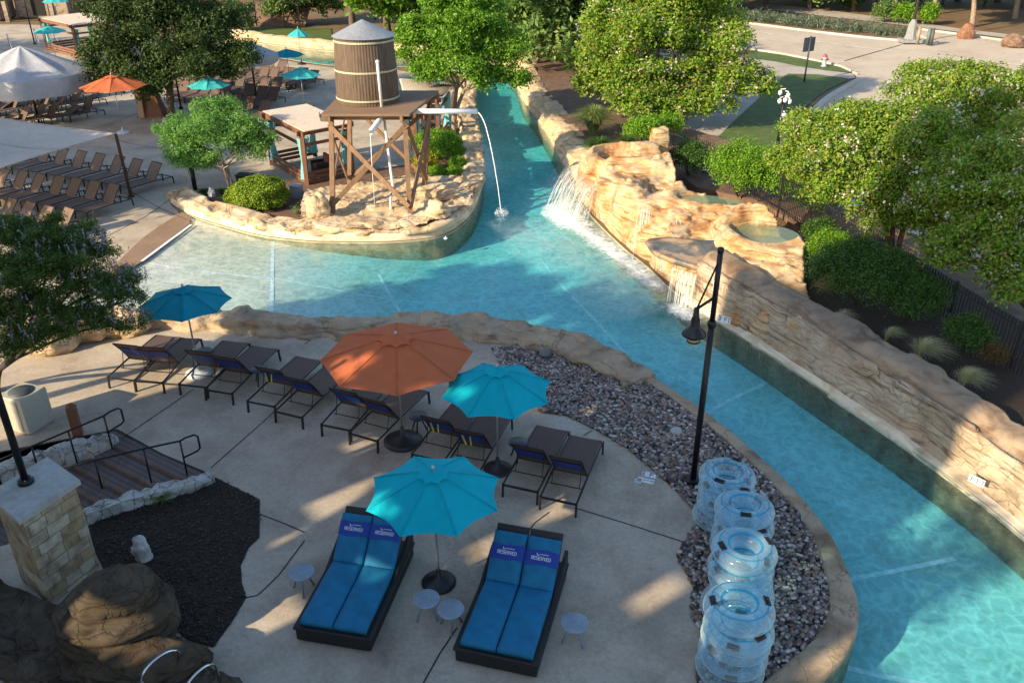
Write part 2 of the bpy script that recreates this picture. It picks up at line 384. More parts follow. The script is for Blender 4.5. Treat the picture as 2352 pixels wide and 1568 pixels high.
# deck joints
mb = MB()
def joint(pts, w=0.028, z=0.006):
    P = GP(pts, z)
    for a, b in zip(P, P[1:]):
        d = (b - a).normalized(); s = Vector((-d.y, d.x, 0)) * w / 2
        mb.add([a - s, b - s, b + s, a + s], [(0, 1, 2, 3)], False)
for j in [[(652, 925), (600, 972), (484, 1074)], [(445, 893), (280, 1006)], [(372, 1042), (492, 1092)], [(372, 1042), (268, 985)],
          [(1320, 1165), (1450, 1205), (1568, 1243)], [(1262, 1175), (1228, 1200), (1195, 1245), (1165, 1290)], [(1050, 1440), (1010, 1500), (972, 1568)],
          [(562, 1372), (592, 1366), (640, 1320), (700, 1240)], [(597, 1180), (650, 1200), (700, 1222)], [(735, 760), (700, 790)], [(1340, 1000), (1360, 988)],
          [(430, 505), (372, 480), (300, 440)], [(395, 455), (330, 500), (240, 545)], [(100, 330), (250, 285), (370, 240)], [(390, 345), (300, 330), (200, 300)], [(1735, 90), (2000, 126)]][:-1]:
    joint(j)
tag(mb.build('deck_joints', m_joint), kind='structure')
# ------------------------------------------------------------------ pool floor: a beach that deepens to three feet
b0, b1 = G(205, 668), G(436, 512)
bd = (b1 - b0).normalized(); bn = Vector((bd.y, -bd.x, 0))
def depth(p):
    d = (Vector((p[0], p[1], 0)) - Vector((b0.x, b0.y, 0))).dot(bn)
    d2 = (Vector((p[0], p[1], 0)) - G(628, 640)).dot(Vector((1, 0.15, 0)).normalized())
    k = max(0.0, d) * 0.028
    if p[1] > 34: return 0.78
    return min(0.78, k + max(0, d2) * 0.10)
nx, ny = 110, 150
X = np.linspace(-60, 22, nx * 2); Y = np.linspace(5, 110, ny * 2)
V = []; F = []
for yy in Y:
    for xx in X: V.append((xx, yy, WZ - 0.015 - depth((xx, yy))))
n2 = len(X)
for j in range(len(Y) - 1):
    for i in range(n2 - 1):
        a = j * n2 + i
        F.append((a, a + 1, a + n2 + 1, a + n2))
V = np.array(V); F = np.array(F)
# keep only the cells under the pool outline
def inpoly(pts, poly):
    x, y = pts[:, 0], pts[:, 1]; c = np.zeros(len(pts), bool); n = len(poly)
    for i in range(n):
        x1, y1 = poly[i][0], poly[i][1]; x2, y2 = poly[(i + 1) % n][0], poly[(i + 1) % n][1]
        if y1 == y2: continue
        k = ((y1 > y) != (y2 > y)) & (x < (x2 - x1) * (y - y1) / (y2 - y1) + x1); c ^= k
    return c
cen = V[F].mean(axis=1); keep = np.zeros(len(F), bool)
for dx, dy in ((0, 0), (.8, 0), (-.8, 0), (0, .8), (0, -.8)): keep |= inpoly(cen[:, :2] + np.array([dx, dy]), pool)
F = F[keep]
tag(mesh_np('pool_floor', V, F, m_plaster, smooth=True), kind='structure')
mb = MB()
def stripe(pts, w):
    P = spline(GP(pts, -0.3), 0.3)
    for i in range(len(P) - 1):
        a, b = P[i], P[i + 1]; d = (b - a).normalized(); s = Vector((-d.y, d.x, 0)) * w / 2
        q = [a - s, b - s, b + s, a + s]
        mb.add([(v.x, v.y, WZ - 0.015 - depth(v) + 0.006) for v in q], [(0, 1, 2, 3)], False)
stripe([(628, 560), (626, 640), (624, 722)], 0.12); stripe([(868, 610), (905, 670), (945, 735)], 0.12)
stripe([(345, 618), (480, 635), (700, 650), (900, 662), (1100, 655), (1320, 640)], 0.07)
stripe([(1240, 560), (1300, 630), (1390, 720), (1480, 820)], 0.10); stripe([(1630, 905), (1700, 868), (1760, 842)], 0.12)
stripe([(1930, 1285), (2060, 1262), (2210, 1232)], 0.12); stripe([(1960, 1480), (2150, 1520), (2400, 1560)], 0.12)
P = GP([(322, 600), (436, 516)], 0); d = (P[1] - P[0]).normalized(); s = Vector((d.y, -d.x, 0)) * 0.10
mb.add([(v.x, v.y, 0.008) for v in (P[0], P[0] + s, P[1] + s, P[1])], [(0, 1, 2, 3)], False)
tag(mb.build('lane_lines', m_tile), kind='structure')
# pool wall lining below the water along every edge
mb = MB(); n = len(pool)
for i in range(n):
    a, b = pool[i], pool[(i + 1) % n]
    mb.add([(a.x, a.y, -1.2), (b.x, b.y, -1.2), (b.x, b.y, -0.001), (a.x, a.y, -0.001)], [(0, 1, 2, 3)], False)
tag(mb.build('pool_lining', M('lining', (.40, .36, .24), .8, 0, .2, 2, 0, False)), kind='structure')
# ------------------------------------------------------------------ water: a clear body that takes the red out, with a rippled surface
m, t, b = newmat('pool_water'); t.nodes.remove(b); out = t.nodes['Material Output']
p = coords(t, False)
na = nd(t, 'ShaderNodeTexNoise', i_Scale=2.2, i_Detail=5.0, i_Roughness=0.55, i_Distortion=1.6); t.links.new(p, na.inputs[0])
nb = nd(t, 'ShaderNodeTexNoise', i_Scale=9.0, i_Detail=3.0, i_Roughness=0.5, i_Distortion=0.8)
pr = coords(t, False, (1.0, 0.45, 1), (0, 0, 0.5)); t.links.new(pr, nb.inputs[0])
ad = nd(t, 'ShaderNodeMath', operation='MULTIPLY_ADD', i_1=0.5); t.links.new(nb.outputs[0], ad.inputs[0]); t.links.new(na.outputs[0], ad.inputs[2])
bp = nd(t, 'ShaderNodeBump', i_Strength=0.35, i_Distance=0.035); t.links.new(ad.outputs[0], bp.inputs['Height'])
gl = nd(t, 'ShaderNodeBsdfGlossy', i_Roughness=0.04); gl.inputs['Color'].default_value = (1, 1, 1, 1); t.links.new(bp.outputs[0], gl.inputs['Normal'])
tr = nd(t, 'ShaderNodeBsdfTransparent')
# bright lines of light focused by ripples, painted into the surface tint as cells
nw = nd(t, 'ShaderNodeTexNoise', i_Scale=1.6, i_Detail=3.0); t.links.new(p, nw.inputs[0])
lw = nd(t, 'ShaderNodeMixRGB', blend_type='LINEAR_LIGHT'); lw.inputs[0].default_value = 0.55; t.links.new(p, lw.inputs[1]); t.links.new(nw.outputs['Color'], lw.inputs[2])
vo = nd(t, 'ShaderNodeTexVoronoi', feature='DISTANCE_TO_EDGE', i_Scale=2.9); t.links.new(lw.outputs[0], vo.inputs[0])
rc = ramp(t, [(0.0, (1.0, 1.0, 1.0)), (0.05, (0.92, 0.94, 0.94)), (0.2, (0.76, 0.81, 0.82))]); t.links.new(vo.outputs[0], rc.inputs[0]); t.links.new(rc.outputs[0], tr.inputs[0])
lwt = nd(t, 'ShaderNodeLayerWeight', i_Blend=.5); t.links.new(bp.outputs[0], lwt.inputs['Normal'])
pw = nd(t, 'ShaderNodeMath', operation='POWER', i_1=5.0); t.links.new(lwt.outputs['Facing'], pw.inputs[0])
fr = nd(t, 'ShaderNodeMath', operation='MULTIPLY_ADD', i_1=0.90, i_2=0.02, use_clamp=True); t.links.new(pw.outputs[0], fr.inputs[0])
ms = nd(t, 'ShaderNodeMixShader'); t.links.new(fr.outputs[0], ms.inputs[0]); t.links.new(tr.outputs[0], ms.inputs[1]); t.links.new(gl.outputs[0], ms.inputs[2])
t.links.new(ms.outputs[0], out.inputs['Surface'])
va = nd(t, 'ShaderNodeVolumeAbsorption', i_Density=0.40); va.inputs['Color'].default_value = (0.03, 0.84, 0.90, 1)
t.links.new(va.outputs[0], out.inputs['Volume'])
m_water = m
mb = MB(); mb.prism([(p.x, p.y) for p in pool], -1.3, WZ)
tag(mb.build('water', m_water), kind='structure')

# ------------------------------------------------------------------ swept rock walls
def sweep_wall(name, path, prof, mat, amp=0.07, seed=0.0, ledge=0.05, step=0.12, closed_ends=True, lump=0.12, slab=0.0, zones=None):
    """path on the ground; prof(u) -> list of (offset to the left of travel, z); displaced by lumps and bedding ledges"""
    P = spline(path, step); N = len(P); V = []; F = []; K = None
    ZN = []
    for i, p in enumerate(P):
        d = (P[min(i + 1, N - 1)] - P[max(i - 1, 0)]); d.z = 0; d.normalize(); s = Vector((-d.y, d.x, 0))
        pr = prof(i / (N - 1))
        # subdivide the profile
        q = []
        for a, b in zip(pr, pr[1:]):
            k = max(1, int(math.hypot(b[0] - a[0], b[1] - a[1]) / step))
            for j in range(k): q.append((lerp(a[0], b[0], j / k), lerp(a[1], b[1], j / k)))
        q.append(pr[-1])
        if K is None: K = 44
        # resample to a constant count
        L = [0]
        for a, b in zip(q, q[1:]): L.append(L[-1] + math.hypot(b[0] - a[0], b[1] - a[1]))
        rs = []; jj = 0
        for k in range(K):
            tt = L[-1] * k / (K - 1)
            while jj < len(L) - 2 and L[jj + 1] < tt: jj += 1
            f = (tt - L[jj]) / max(1e-6, L[jj + 1] - L[jj]); rs.append((lerp(q[jj][0], q[jj + 1][0], f), lerp(q[jj][1], q[jj + 1][1], f)))
        mx = sum(r[0] for r in rs) / K; 
        for k, (o, z) in enumerate(rs):
            a = rs[max(k - 1, 0)]; b = rs[min(k + 1, K - 1)]
            tx, tz = b[0] - a[0], b[1] - a[1]; l = math.hypot(tx, tz) or 1
            no, nzz = tz / l, -tx / l          # outward normal for a profile running from water side over the top
            w0 = p + s * o; w0.z = z
            disp = lump * fbm(w0, 0.9, seed) + amp * fbm(w0, 2.6, seed + 9) + ledge * math.copysign(min(1, abs(nz((w0.x * .25, w0.y * .25, z * 4.0), 1.3, seed + 3)) * 2.4), nz((w0.x * .25, w0.y * .25, z * 4.0), 1.3, seed + 3))
            if slab:
                c = nz((w0.x, w0.y, z * 1.5), slab, seed + 20); disp += 0.06 * (1 if c > 0 else -1) * min(1, abs(c) * 12)
            if z < 0.0: disp *= .05
            v = w0 + s * (no * disp); v.z = z + nzz * disp * 0.8
            V.append(v)
    for i in range(N - 1):
        for k in range(K - 1):
            a = i * K + k; F.append((a, a + K, a + K + 1, a + 1)); ZN.append(zones(rs[k][0], rs[k][1]) if zones else 0)
    mb = MB(); mb.add(V, F, True); mb.m = list(ZN)
    for i0 in (0, (N - 1) * K):
        mb.add([V[i0 + k] for k in range(K)], [tuple(range(K))], False)
    return mb.build(name, mat)
# near edge of the pool: low sculpted rock between water (left of travel) and deck
def prof_near(u):
    h = lerp(0.34, 0.42, min(1, u * 3)) if u < .8 else lerp(0.42, 0.20, (u - .8) / .2)
    return [(0.36, -0.9), (0.36, h * .5), (0.30, h), (0.0, h + .03), (-0.30, h * .85), (-0.42, h * .5), (-0.46, 0.16), (-0.50, -0.1)]
o = sweep_wall('rock_wall', GP([(330, 735), (420, 742), (480, 748), (560, 753), (700, 760), (800, 762), (900, 764), (1000, 764), (1100, 765), (1200, 776), (1300, 798), (1390, 830), (1440, 856), (1474, 880)]), prof_near, m_rock_edge, 0.05, 1.0, 0.09, 0.08, lump=.08, slab=1.6)
tag(o, 'low sculpted brown rock wall between the near pool deck and the shallow pool', 'rock wall')
def prof_kerb(u):
    w = lerp(0.16, 0.32, max(0, (u - .45) / .55))
    return [(w, -0.9), (w, 0.02), (w - .05, 0.08), (-w + .04, 0.09), (-w, 0.05), (-w - .02, -0.1)]
o = sweep_wall('rock_kerb', GP(KERB), prof_kerb, m_rock_edge, 0.02, 5.0, 0.01, 0.12, lump=0.03)
tag(o, 'narrow curved stone kerb between the pebble bed and the river', 'kerb')
# river wall on the right: travel towards the camera, water on the right of travel -> reverse
def prof_river(u):
    h = lerp(1.15, 1.02, u)
    return [(0.08, -0.12), (0.08, 0.05), (-0.06, 0.07), (-0.13, 0.10), (-0.25, h * .8), (-0.33, h), (-0.40, h - .01), (-0.46, h - .10), (-0.50, h + .06), (-0.62, h + .16), (-0.80, h + .2), (-1.25, h + .18), (-1.45, h - .1), (-1.5, 0.1)]
o = sweep_wall('river_wall', list(reversed(sp([(1575, 690), (1620, 720), (1680, 757), (1755, 804), (1926, 918), (2076, 1019), (2241, 1139), (2352, 1229), (2600, 1440)], WZ))), lambda u: prof_river(1 - u), [m_rock_wall, m_cream, m_rock_top], 0.035, 11.0, 0.03, 0.09, lump=0.05, slab=0.9, zones=lambda o, z: 1 if z < .085 and o > -.4 else (2 if o < -.42 else 0))
tag(o, 'tall curving sandstone wall with dark cracks along the right bank of the river', 'rock wall')
def prof_bank(u):
    h = lerp(0.35, 0.5, u)
    return [(0.0, -0.95), (0.0, 0.0), (-0.08, h * .8), (-0.3, h + .1), (-0.9, h + .25), (-1.4, h + .15), (-1.6, -0.1)]
o = sweep_wall('bank_wall', list(reversed(sp([(1150, 150), (1185, 190), (1200, 232), (1236, 280), (1272, 340), (1298, 385), (1330, 425)], WZ))), prof_bank, m_rock_isle, 0.06, 15.0, 0.04, 0.16, lump=0.1, slab=0.9)
tag(o, 'pale stacked rock bank along the far right side of the river upstream of the waterfall', 'rock wall')
o = sweep_wall('channel_wall', list(reversed(sp([(440, 76), (520, 88), (640, 105), (765, 118), (900, 124), (1060, 130)], WZ))), lambda u: [(0, -.9), (0, .3), (-.2, .55), (-.7, .6), (-.9, .2), (-.95, -.1)], m_rock_isle, 0.05, 17.0, 0.04, 0.3, lump=0.1)
tag(o, 'cream rock wall on the far bank of the distant river channel', 'rock wall')
# island rim
def prof_isle(u):
    return [(0.0, -0.95), (0.0, 0.26), (0.06, 0.34), (0.02, 0.38), (-0.35, 0.42), (-0.65, 0.40), (-0.72, 0.12), (-0.74, -0.05)]
pts = sp([(392, 468), (440, 496), (520, 521), (600, 541), (700, 553), (800, 556), (900, 555), (1000, 545), (1050, 524), (1088, 485), (1108, 430), (1110, 380), (1104, 330), (1094, 280), (1090, 240), (1094, 205)], WZ)
isle_out = pts
o = sweep_wall('island_kerb', list(reversed(pts)), lambda u: [(0.0, -0.95), (0.0, 0.2), (-0.04, 0.25), (-0.30, 0.26), (-0.34, -0.05)], m_cream, 0.008, 21.0, 0.0, 0.15, lump=0.02)
tag(o, 'smooth cream kerb wall round the water tower island', 'kerb')
def inner(path, d):
    out = []
    for i, p in enumerate(path):
        q = path[min(i + 1, len(path) - 1)] - path[max(i - 1, 0)]; q.z = 0; q.normalize(); out.append(p + Vector((-q.y, q.x, 0)) * d)
    return out

# ------------------------------------------------------------------ the island with the water tower
cap_path = list(reversed([p for p in isle_out]))
o = sweep_wall('flagstone_coping', inner(cap_path, -0.30), lambda u: [(0.26, 0.15), (0.34, 0.22), (0.33, 0.34), (0.2, 0.40), (-0.45, 0.44), (-0.62, 0.36), (-0.66, 0.05)], m_flag, 0.025, 31.0, 0.03, 0.08, lump=0.03, slab=1.7)
tag(o, 'irregular tan flagstone coping on top of the island kerb', 'stone coping')
isle_bed = dedupe([p for p in inner(isle_out, 0.8)] + GP([(1040, 215), (1000, 330), (985, 345), (960, 380), (800, 404), (700, 414), (600, 432), (500, 440), (405, 455)]))
tag(sheet('island_soil', isle_bed, 0.12, m_mulch_red), kind='structure')
# flagstone platform under the tower: a lumpy height field
def heightfield(name, poly, hfun, mat, res=0.1, z_out=-0.3, parent=None):
    xs = [p[0] for p in poly]; ys = [p[1] for p in poly]
    X = np.arange(min(xs), max(xs) + res, res); Y = np.arange(min(ys), max(ys) + res, res)
    XX, YY = np.meshgrid(X, Y); pts = np.stack([XX.ravel(), YY.ravel()], 1)
    ins = inpoly(pts, poly); Z = hfun(pts); V = np.column_stack([pts, Z]); w = len(X)
    idx = np.arange(len(pts)).reshape(len(Y), w)
    F = np.stack([idx[:-1, :-1].ravel(), idx[:-1, 1:].ravel(), idx[1:, 1:].ravel(), idx[1:, :-1].ravel()], 1)
    F = F[ins[F].all(axis=1)]
    used = np.unique(F); mp = -np.ones(len(V), int); mp[used] = np.arange(len(used))
    return mesh_np(name, V[used], mp[F], mat, parent, smooth=True)
def npn(P, s, o=0.0):
    return np.array([noise.noise(Vector((a * s + o, b * s - o, o))) for a, b in P])
def npf(P, s, o=0.0, n=4):
    return np.array([noise.fractal(Vector((a * s + o, b * s - o, o)), 1.0, 2.0, n) for a, b in P])
plat = spline(GP([(690, 500), (700, 455), (740, 440), (800, 428), (900, 415), (985, 408), (1080, 414), (1092, 440), (1060, 490), (1000, 520), (900, 532), (800, 532), (720, 524)], 0.3), 0.3, closed=True)
def plat_h(P):
    a = npf(P, 0.55, 3.0); c = npn(P, 1.1, 8.0); f = npf(P, 2.5, 5.0)
    st = np.floor(a * 5 + 2) / 5.0
    return 0.38 + 0.20 * st + 0.015 * np.sign(c) * np.minimum(1, np.abs(c) * 10) + 0.03 * f
tag(heightfield('flagstone_platform', plat, plat_h, m_flag, 0.07), 'stepped tan flagstone platform under the wooden water tower', 'rock platform')
def boulder(name, loc, size, mat, seed, label, cat='boulder', sub=4, rough=0.28, strata=0.05, group=None):
    import bmesh
    bm = bmesh.new(); bmesh.ops.create_icosphere(bm, subdivisions=sub, radius=1.0)
    V = []
    for v in bm.verts:
        c = v.co.copy(); d = 1 + rough * fbm(c, 0.9, seed) + rough * .35 * fbm(c, 2.6, seed + 4)
        c = c * d; c.z = max(c.z, -0.55)
        c.z += strata * math.sin(c.z * 9 + 2 * nz(c, 1.2, seed))
        k = 1 + strata * 0.9 * math.copysign(1, math.sin(c.z * 16 + seed)); c.x *= k; c.y *= k
        V.append((c.x * size[0], c.y * size[1], (c.z + 0.5) * size[2]))
    F = [tuple(v.index for v in f.verts) for f in bm.faces]; bm.free()
    mb = MB(); mb.add(V, F, True); o = mb.build(name, mat, None, loc)
    tag(o, label, cat, group); return o
boulder('boulder', G(733, 500, .35) , (0.42, 0.35, 0.62), m_rock_isle, 1.0, 'upright rounded tan boulder at the left front leg of the water tower')
boulder('boulder', G(1008, 500, .40), (0.42, 0.38, 0.42), m_rock_isle, 4.0, 'round layered tan boulder right of the water tower legs', strata=0.09)
boulder('boulder', G(1010, 455, .4), (0.8, 0.5, 0.22), m_rock_isle, 14.0, 'flat stepped tan slab rock near the right back leg of the tower', strata=0.09)
boulder('rock', G(487, 452, .3), (0.14, 0.12, 0.24), M('grey_white_stone', (0.45, 0.45, 0.46), .8, var=.3), 6.0, 'small grey white rock on the island tip left of the round bush', 'rock')
boulder('rock', G(330, 1283, 0.0), (0.17, 0.14, 0.36), M('white_stone', (0.50, 0.49, 0.46), .8, var=.3), 8.0, 'single white rock standing in the dark mulch bed beside the stone wall', 'rock')
boulder('boulder', G(120, 800, 0.0), (0.7, 0.5, 0.62), m_rock_isle, 12.0, 'sunlit ochre boulder behind the near purple flowered tree, nearer the left edge')
boulder('boulder', G(200, 775, 0.0), (0.6, 0.5, 0.6), m_rock_isle, 13.0, 'sunlit ochre boulder behind the near purple flowered tree, right of another')
boulder('boulder', G(290, 762, 0.0), (0.7, 0.5, 0.5), m_rock_isle, 16.0, 'tan boulder joining the left end of the low rock wall')

# ------------------------------------------------------------------ water tower
w_tw = M_wood('tower_timber', (0.13, 0.07, 0.035), (0.25, 0.145, 0.075), 5)
w_tank = M_wood('tank_staves', (0.060, 0.038, 0.024), (0.15, 0.10, 0.065), 7)
w_deck = M_wood('tower_deck', (0.16, 0.095, 0.055), (0.25, 0.155, 0.09), 6, 0)
m_tin = M('tin_roof', (0.30, 0.32, 0.34), 0.55, 0.3, 0.1)
m_pvc = M('white_pipe', (0.80, 0.80, 0.78), 0.4, 0, 0.04)
m_hoop = M('cream_hoop', (0.46, 0.42, 0.28), 0.7)
m_black = M('black_metal', (0.012, 0.012, 0.014), 0.4, 0.3)
m_grey = M('grey_metal', (0.35, 0.36, 0.37), 0.4, 0.6)
T = empty('water_tower', G(850, 462, 0.3)); tag(T, 'tall brown wooden water tower with grey conical roof on a trestle beside the river', 'water tower')
TL = Vector(T.location)
def W(p): return Vector(p) - TL
ZP = 3.75
c4 = [G(737, 262, ZP), G(940, 262, ZP), G(1008, 208, ZP), G(790, 208, ZP)]
mb = MB(); q = [W(c) for c in c4]
mb.prism([(v.x, v.y) for v in q], ZP - TL.z - 0.09, ZP - TL.z); mb.build('platform', w_deck, T)
legs_b = [G(764, 497, 0.3), G(942, 499, 0.3), G(973, 437, 0.3), G(802, 432, 0.3)]
cen = (c4[0] + c4[1] + c4[2] + c4[3]) / 4
legs_t = [c.lerp(cen, 0.16) for c in c4]; legs_t = [Vector((p.x, p.y, ZP - 0.25)) for p in legs_t]
for a, b_ in zip(legs_b, legs_t):
    mb = MB(); mb.bar(W(a) + Vector((0, 0, -.15)), W(b_), 0.17, 0.17); mb.build('leg', w_tw, T)
for k in range(4):                                  # beams under the platform
    a, b_ = legs_t[k], legs_t[(k + 1) % 4]; e = (b_ - a) * 0.12
    mb = MB(); mb.bar(W(a - e) + Vector((0, 0, .08)), W(b_ + e) + Vector((0, 0, .08)), 0.10, 0.22 - .005 * k); mb.build('beam', w_tw, T)
for k in (0, 1, 2, 3):                              # X braces, one pair a side
    a0, a1 = legs_b[k], legs_t[k]; b0_, b1_ = legs_b[(k + 1) % 4], legs_t[(k + 1) % 4]
    out_ = ((a0 + b0_) / 2 - Vector((cen.x, cen.y, 0))); out_.z = 0; out_.normalize()
    for n_, (p, r) in enumerate(((a0.lerp(a1, .12), b0_.lerp(b1_, .93)), (b0_.lerp(b1_, .12), a0.lerp(a1, .93)))):
        off = out_ * (0.10 + 0.05 * n_)
        mb = MB(); mb.bar(W(p + off), W(r + off), 0.05, 0.17, up=out_.cross((r - p))); mb.build('brace', w_tw, T)
tc = G(846, 231, ZP); tc.z = 0
tcL = Vector((tc.x - TL.x, tc.y - TL.y, -TL.z)); zt0, zt1 = ZP + .01, 6.12
mb = MB(); n = 64; R0, R1 = 1.16, 1.08
vs = []; fs = []
for zz, rr in ((zt0, R0), (lerp(zt0, zt1, .35), R0 + .015), (zt1, R1)):
    for k in range(n * 2):
        t_ = math.pi * k / n; r_ = rr - (0.012 if k % 2 else 0); vs.append(tcL + Vector((r_ * math.cos(t_), r_ * math.sin(t_), zz)))
for i in range(2):
    for k in range(n * 2):
        j = (k + 1) % (n * 2); fs.append((i * 2 * n + k, i * 2 * n + j, (i + 1) * 2 * n + j, (i + 1) * 2 * n + k))
mb.add(vs, fs, False); mb.build('tank', w_tank, T)
for zz, rr in ((zt0 + .18, 1.185), (4.95, 1.16), (5.98, 1.105)):
    mb = MB(); mb.lathe([(rr, zz - .035), (rr + .015, zz - .03), (rr + .015, zz + .03), (rr, zz + .035)], tcL, 64, False, False); mb.build('hoop', m_hoop, T)
mb = MB(); mb.lathe([(1.14, zt1 - .02), (1.17, zt1), (0.6, zt1 + .28), (0.03, zt1 + .55)], tcL, 28, False); mb.build('roof', m_tin, T)
# pipes
pp = MB(); pa = G(888, 140, 5.35); sx = Vector((tc.x + .62, tc.y - 1.12, 0))
pp.tube([W((sx.x, sx.y, 5.35)), W((sx.x, sx.y, 5.25)), W((sx.x + .04, sx.y, ZP + .01))], 0.055, 10)
pp.lathe([(0.07, 5.33 - TL.z), (0.07, 5.40 - TL.z), (0.02, 5.44 - TL.z)], (sx.x - TL.x, sx.y - TL.y, 0), 10); pp.build('riser_pipe', m_pvc, T)
b1_ = G(905, 455, .5); b2_ = G(898, 478, .45)
pp = MB(); pp.tube([W((sx.x + .05, sx.y + .2, ZP - .1)), W((b1_.x, b1_.y, 0.62)), W((b1_.x - .1, b1_.y - .12, 0.58)), W((b2_.x, b2_.y, 0.66)), W((b2_.x, b2_.y, .35))], 0.05, 10); pp.build('drain_pipe', m_pvc, T)
sp0, sp1 = G(940, 256, 3.62), G(1096, 257, 3.62)
sp0 = Vector((sp0.x, sp0.y + .0, 3.62)); sp1 = Vector((sp1.x, sp0.y, 3.62))
m_bore = M('pipe_inside', (0.1, 0.1, 0.1), .8)
pp = MB(); pp.tube([W(sp0 - Vector((.5, 0, 0))), W(sp1)], 0.095, 16); pp.build('spout_pipe', m_pvc, T)
s0, s1 = G(878, 268, 3.55), G(846, 303, 3.2)
s1 = Vector((s0.x - .32, s0.y - 1.0, 3.22))
pp = MB(); pp.tube([W(s0), W(s1)], 0.10, 16, caps=False); pp.tube([W(s1), W(s0)], 0.088, 16, caps=False); pp.build('short_spout', m_pvc, T)
for (x, y) in ((745, 270), (932, 275)):
    c = W(G(x, y, 3.5)); e = empty('floodlight', c, 0, T); KIDS.setdefault(T.name, []).append(e)
    mb = MB(); mb.box((0, 0, 0), (0.30, 0.20, 0.24), R=Matrix.Rotation(0.5, 3, 'X'), bev=.03); mb.build('housing', m_black, e)
    mb = MB(); mb.box((0, -0.085, -0.055), (0.25, 0.02, 0.19), R=Matrix.Rotation(0.5, 3, 'X')); mb.build('lens', m_grey, e)
    mb = MB(); mb.bar((-.17, 0, 0), (-.17, 0, .2), .02); mb.bar((.17, 0, 0), (.17, 0, .2), .02); mb.build('bracket', m_black, e)
# falling stream from the spout
m, t, b = newmat('falling_water')
n1 = nd(t, 'ShaderNodeTexNoise', i_Scale=9.0, i_Detail=5.0); t.links.new(coords(t, True, (3, 3, 0.5)), n1.inputs[0])
r1 = ramp(t, [(0.42, (0.12, 0.12, 0.12)), (0.62, (0.8, 0.8, 0.8))]); t.links.new(n1.outputs[0], r1.inputs[0])
b.inputs['Base Color'].default_value = (0.86, 0.90, 0.90, 1); b.inputs['Roughness'].default_value = 0.25
tr = nd(t, 'ShaderNodeBsdfTransparent'); mx = nd(t, 'ShaderNodeMixShader'); t.links.new(r1.outputs[0], mx.inputs[0]); t.links.new(tr.outputs[0], mx.inputs[1]); t.links.new(b.outputs[0], mx.inputs[2])
t.links.new(mx.outputs[0], t.nodes['Material Output'].inputs[0]); m_fall = m
m_drop = M('water_drops', (0.88, 0.90, 0.88), 0.3, 0, .03)
st1 = G(1152, 492, WZ); a0 = sp1 + Vector((0, 0, -.03)); pts = []
for k in range(30):
    u = k / 29; tt = u * math.sqrt(2 * (a0.z - WZ) / 9.8)
    pts.append(Vector((lerp(a0.x, st1.x, u), lerp(a0.y, st1.y, u), a0.z - 4.9 * tt * tt)))
mb = MB(); mb.tube([p + Vector((RN.uniform(-.006, .006), RN.uniform(-.006, .006), 0)) for p in pts], 0.022, 6, r2=0.014)
tag(mb.build('water_stream', m_drop), 'thin stream of water falling from the tower spout pipe into the river', 'water stream')
pts2 = [Vector((s1.x, s1.y, 3.15)), Vector((s1.x - .02, s1.y - .05, 2.0)), Vector((s1.x - .03, s1.y - .07, .5))]
mb = MB(); mb.tube(pts2, 0.012, 5); tag(mb.build('water_trickle', m_drop), 'thin trickle falling between the trestle legs of the tower', 'water stream')

# ------------------------------------------------------------------ cabanas
w_cab = M_wood('cabana_timber', (0.12, 0.05, 0.028), (0.24, 0.10, 0.05), 5)
m_slat = M_wood('cabana_roof_slats', (0.52, 0.42, 0.32), (0.68, 0.58, 0.46), 6, 1)
m_curt = M('aqua_curtain', (0.16, 0.50, 0.52), 0.7, 0, .1)
m_cush = M('rust_cushion', (0.22, 0.07, 0.04), 0.8)
m_wick = M('dark_wicker', (0.02, 0.016, 0.014), 0.7, 0, .4, 60, .4)
def curtain(p, h, r, seed, parent, z0=0.1):
    """gathered cloth hanging down and tied at mid height"""
    rn = random.Random(seed); V = []; F = []; n = 20; ks = 12; ph = rn.uniform(0, 6)
    for i in range(ks):
        u = i / (ks - 1); z = lerp(h, z0, u)
        w_ = r * (0.55 + 0.9 * abs(u - .55) ** 1.1 * 1.6)
        for k in range(n):
            a = 2 * math.pi * k / n; q_ = 1 + .28 * math.sin(5 * a + ph + u) + .1 * math.sin(9 * a)
            V.append((p[0] + w_ * q_ * math.cos(a) + .05 * math.sin(u * 3 + ph), p[1] + w_ * q_ * math.sin(a) * .8, z))
    for i in range(ks - 1):
        for k in range(n):
            j = (k + 1) % n; F.append((i * n + k, i * n + j, (i + 1) * n + j, (i + 1) * n + k))
    mb = MB(); mb.add(V, F, True); return mb.build('curtain', m_curt, parent)
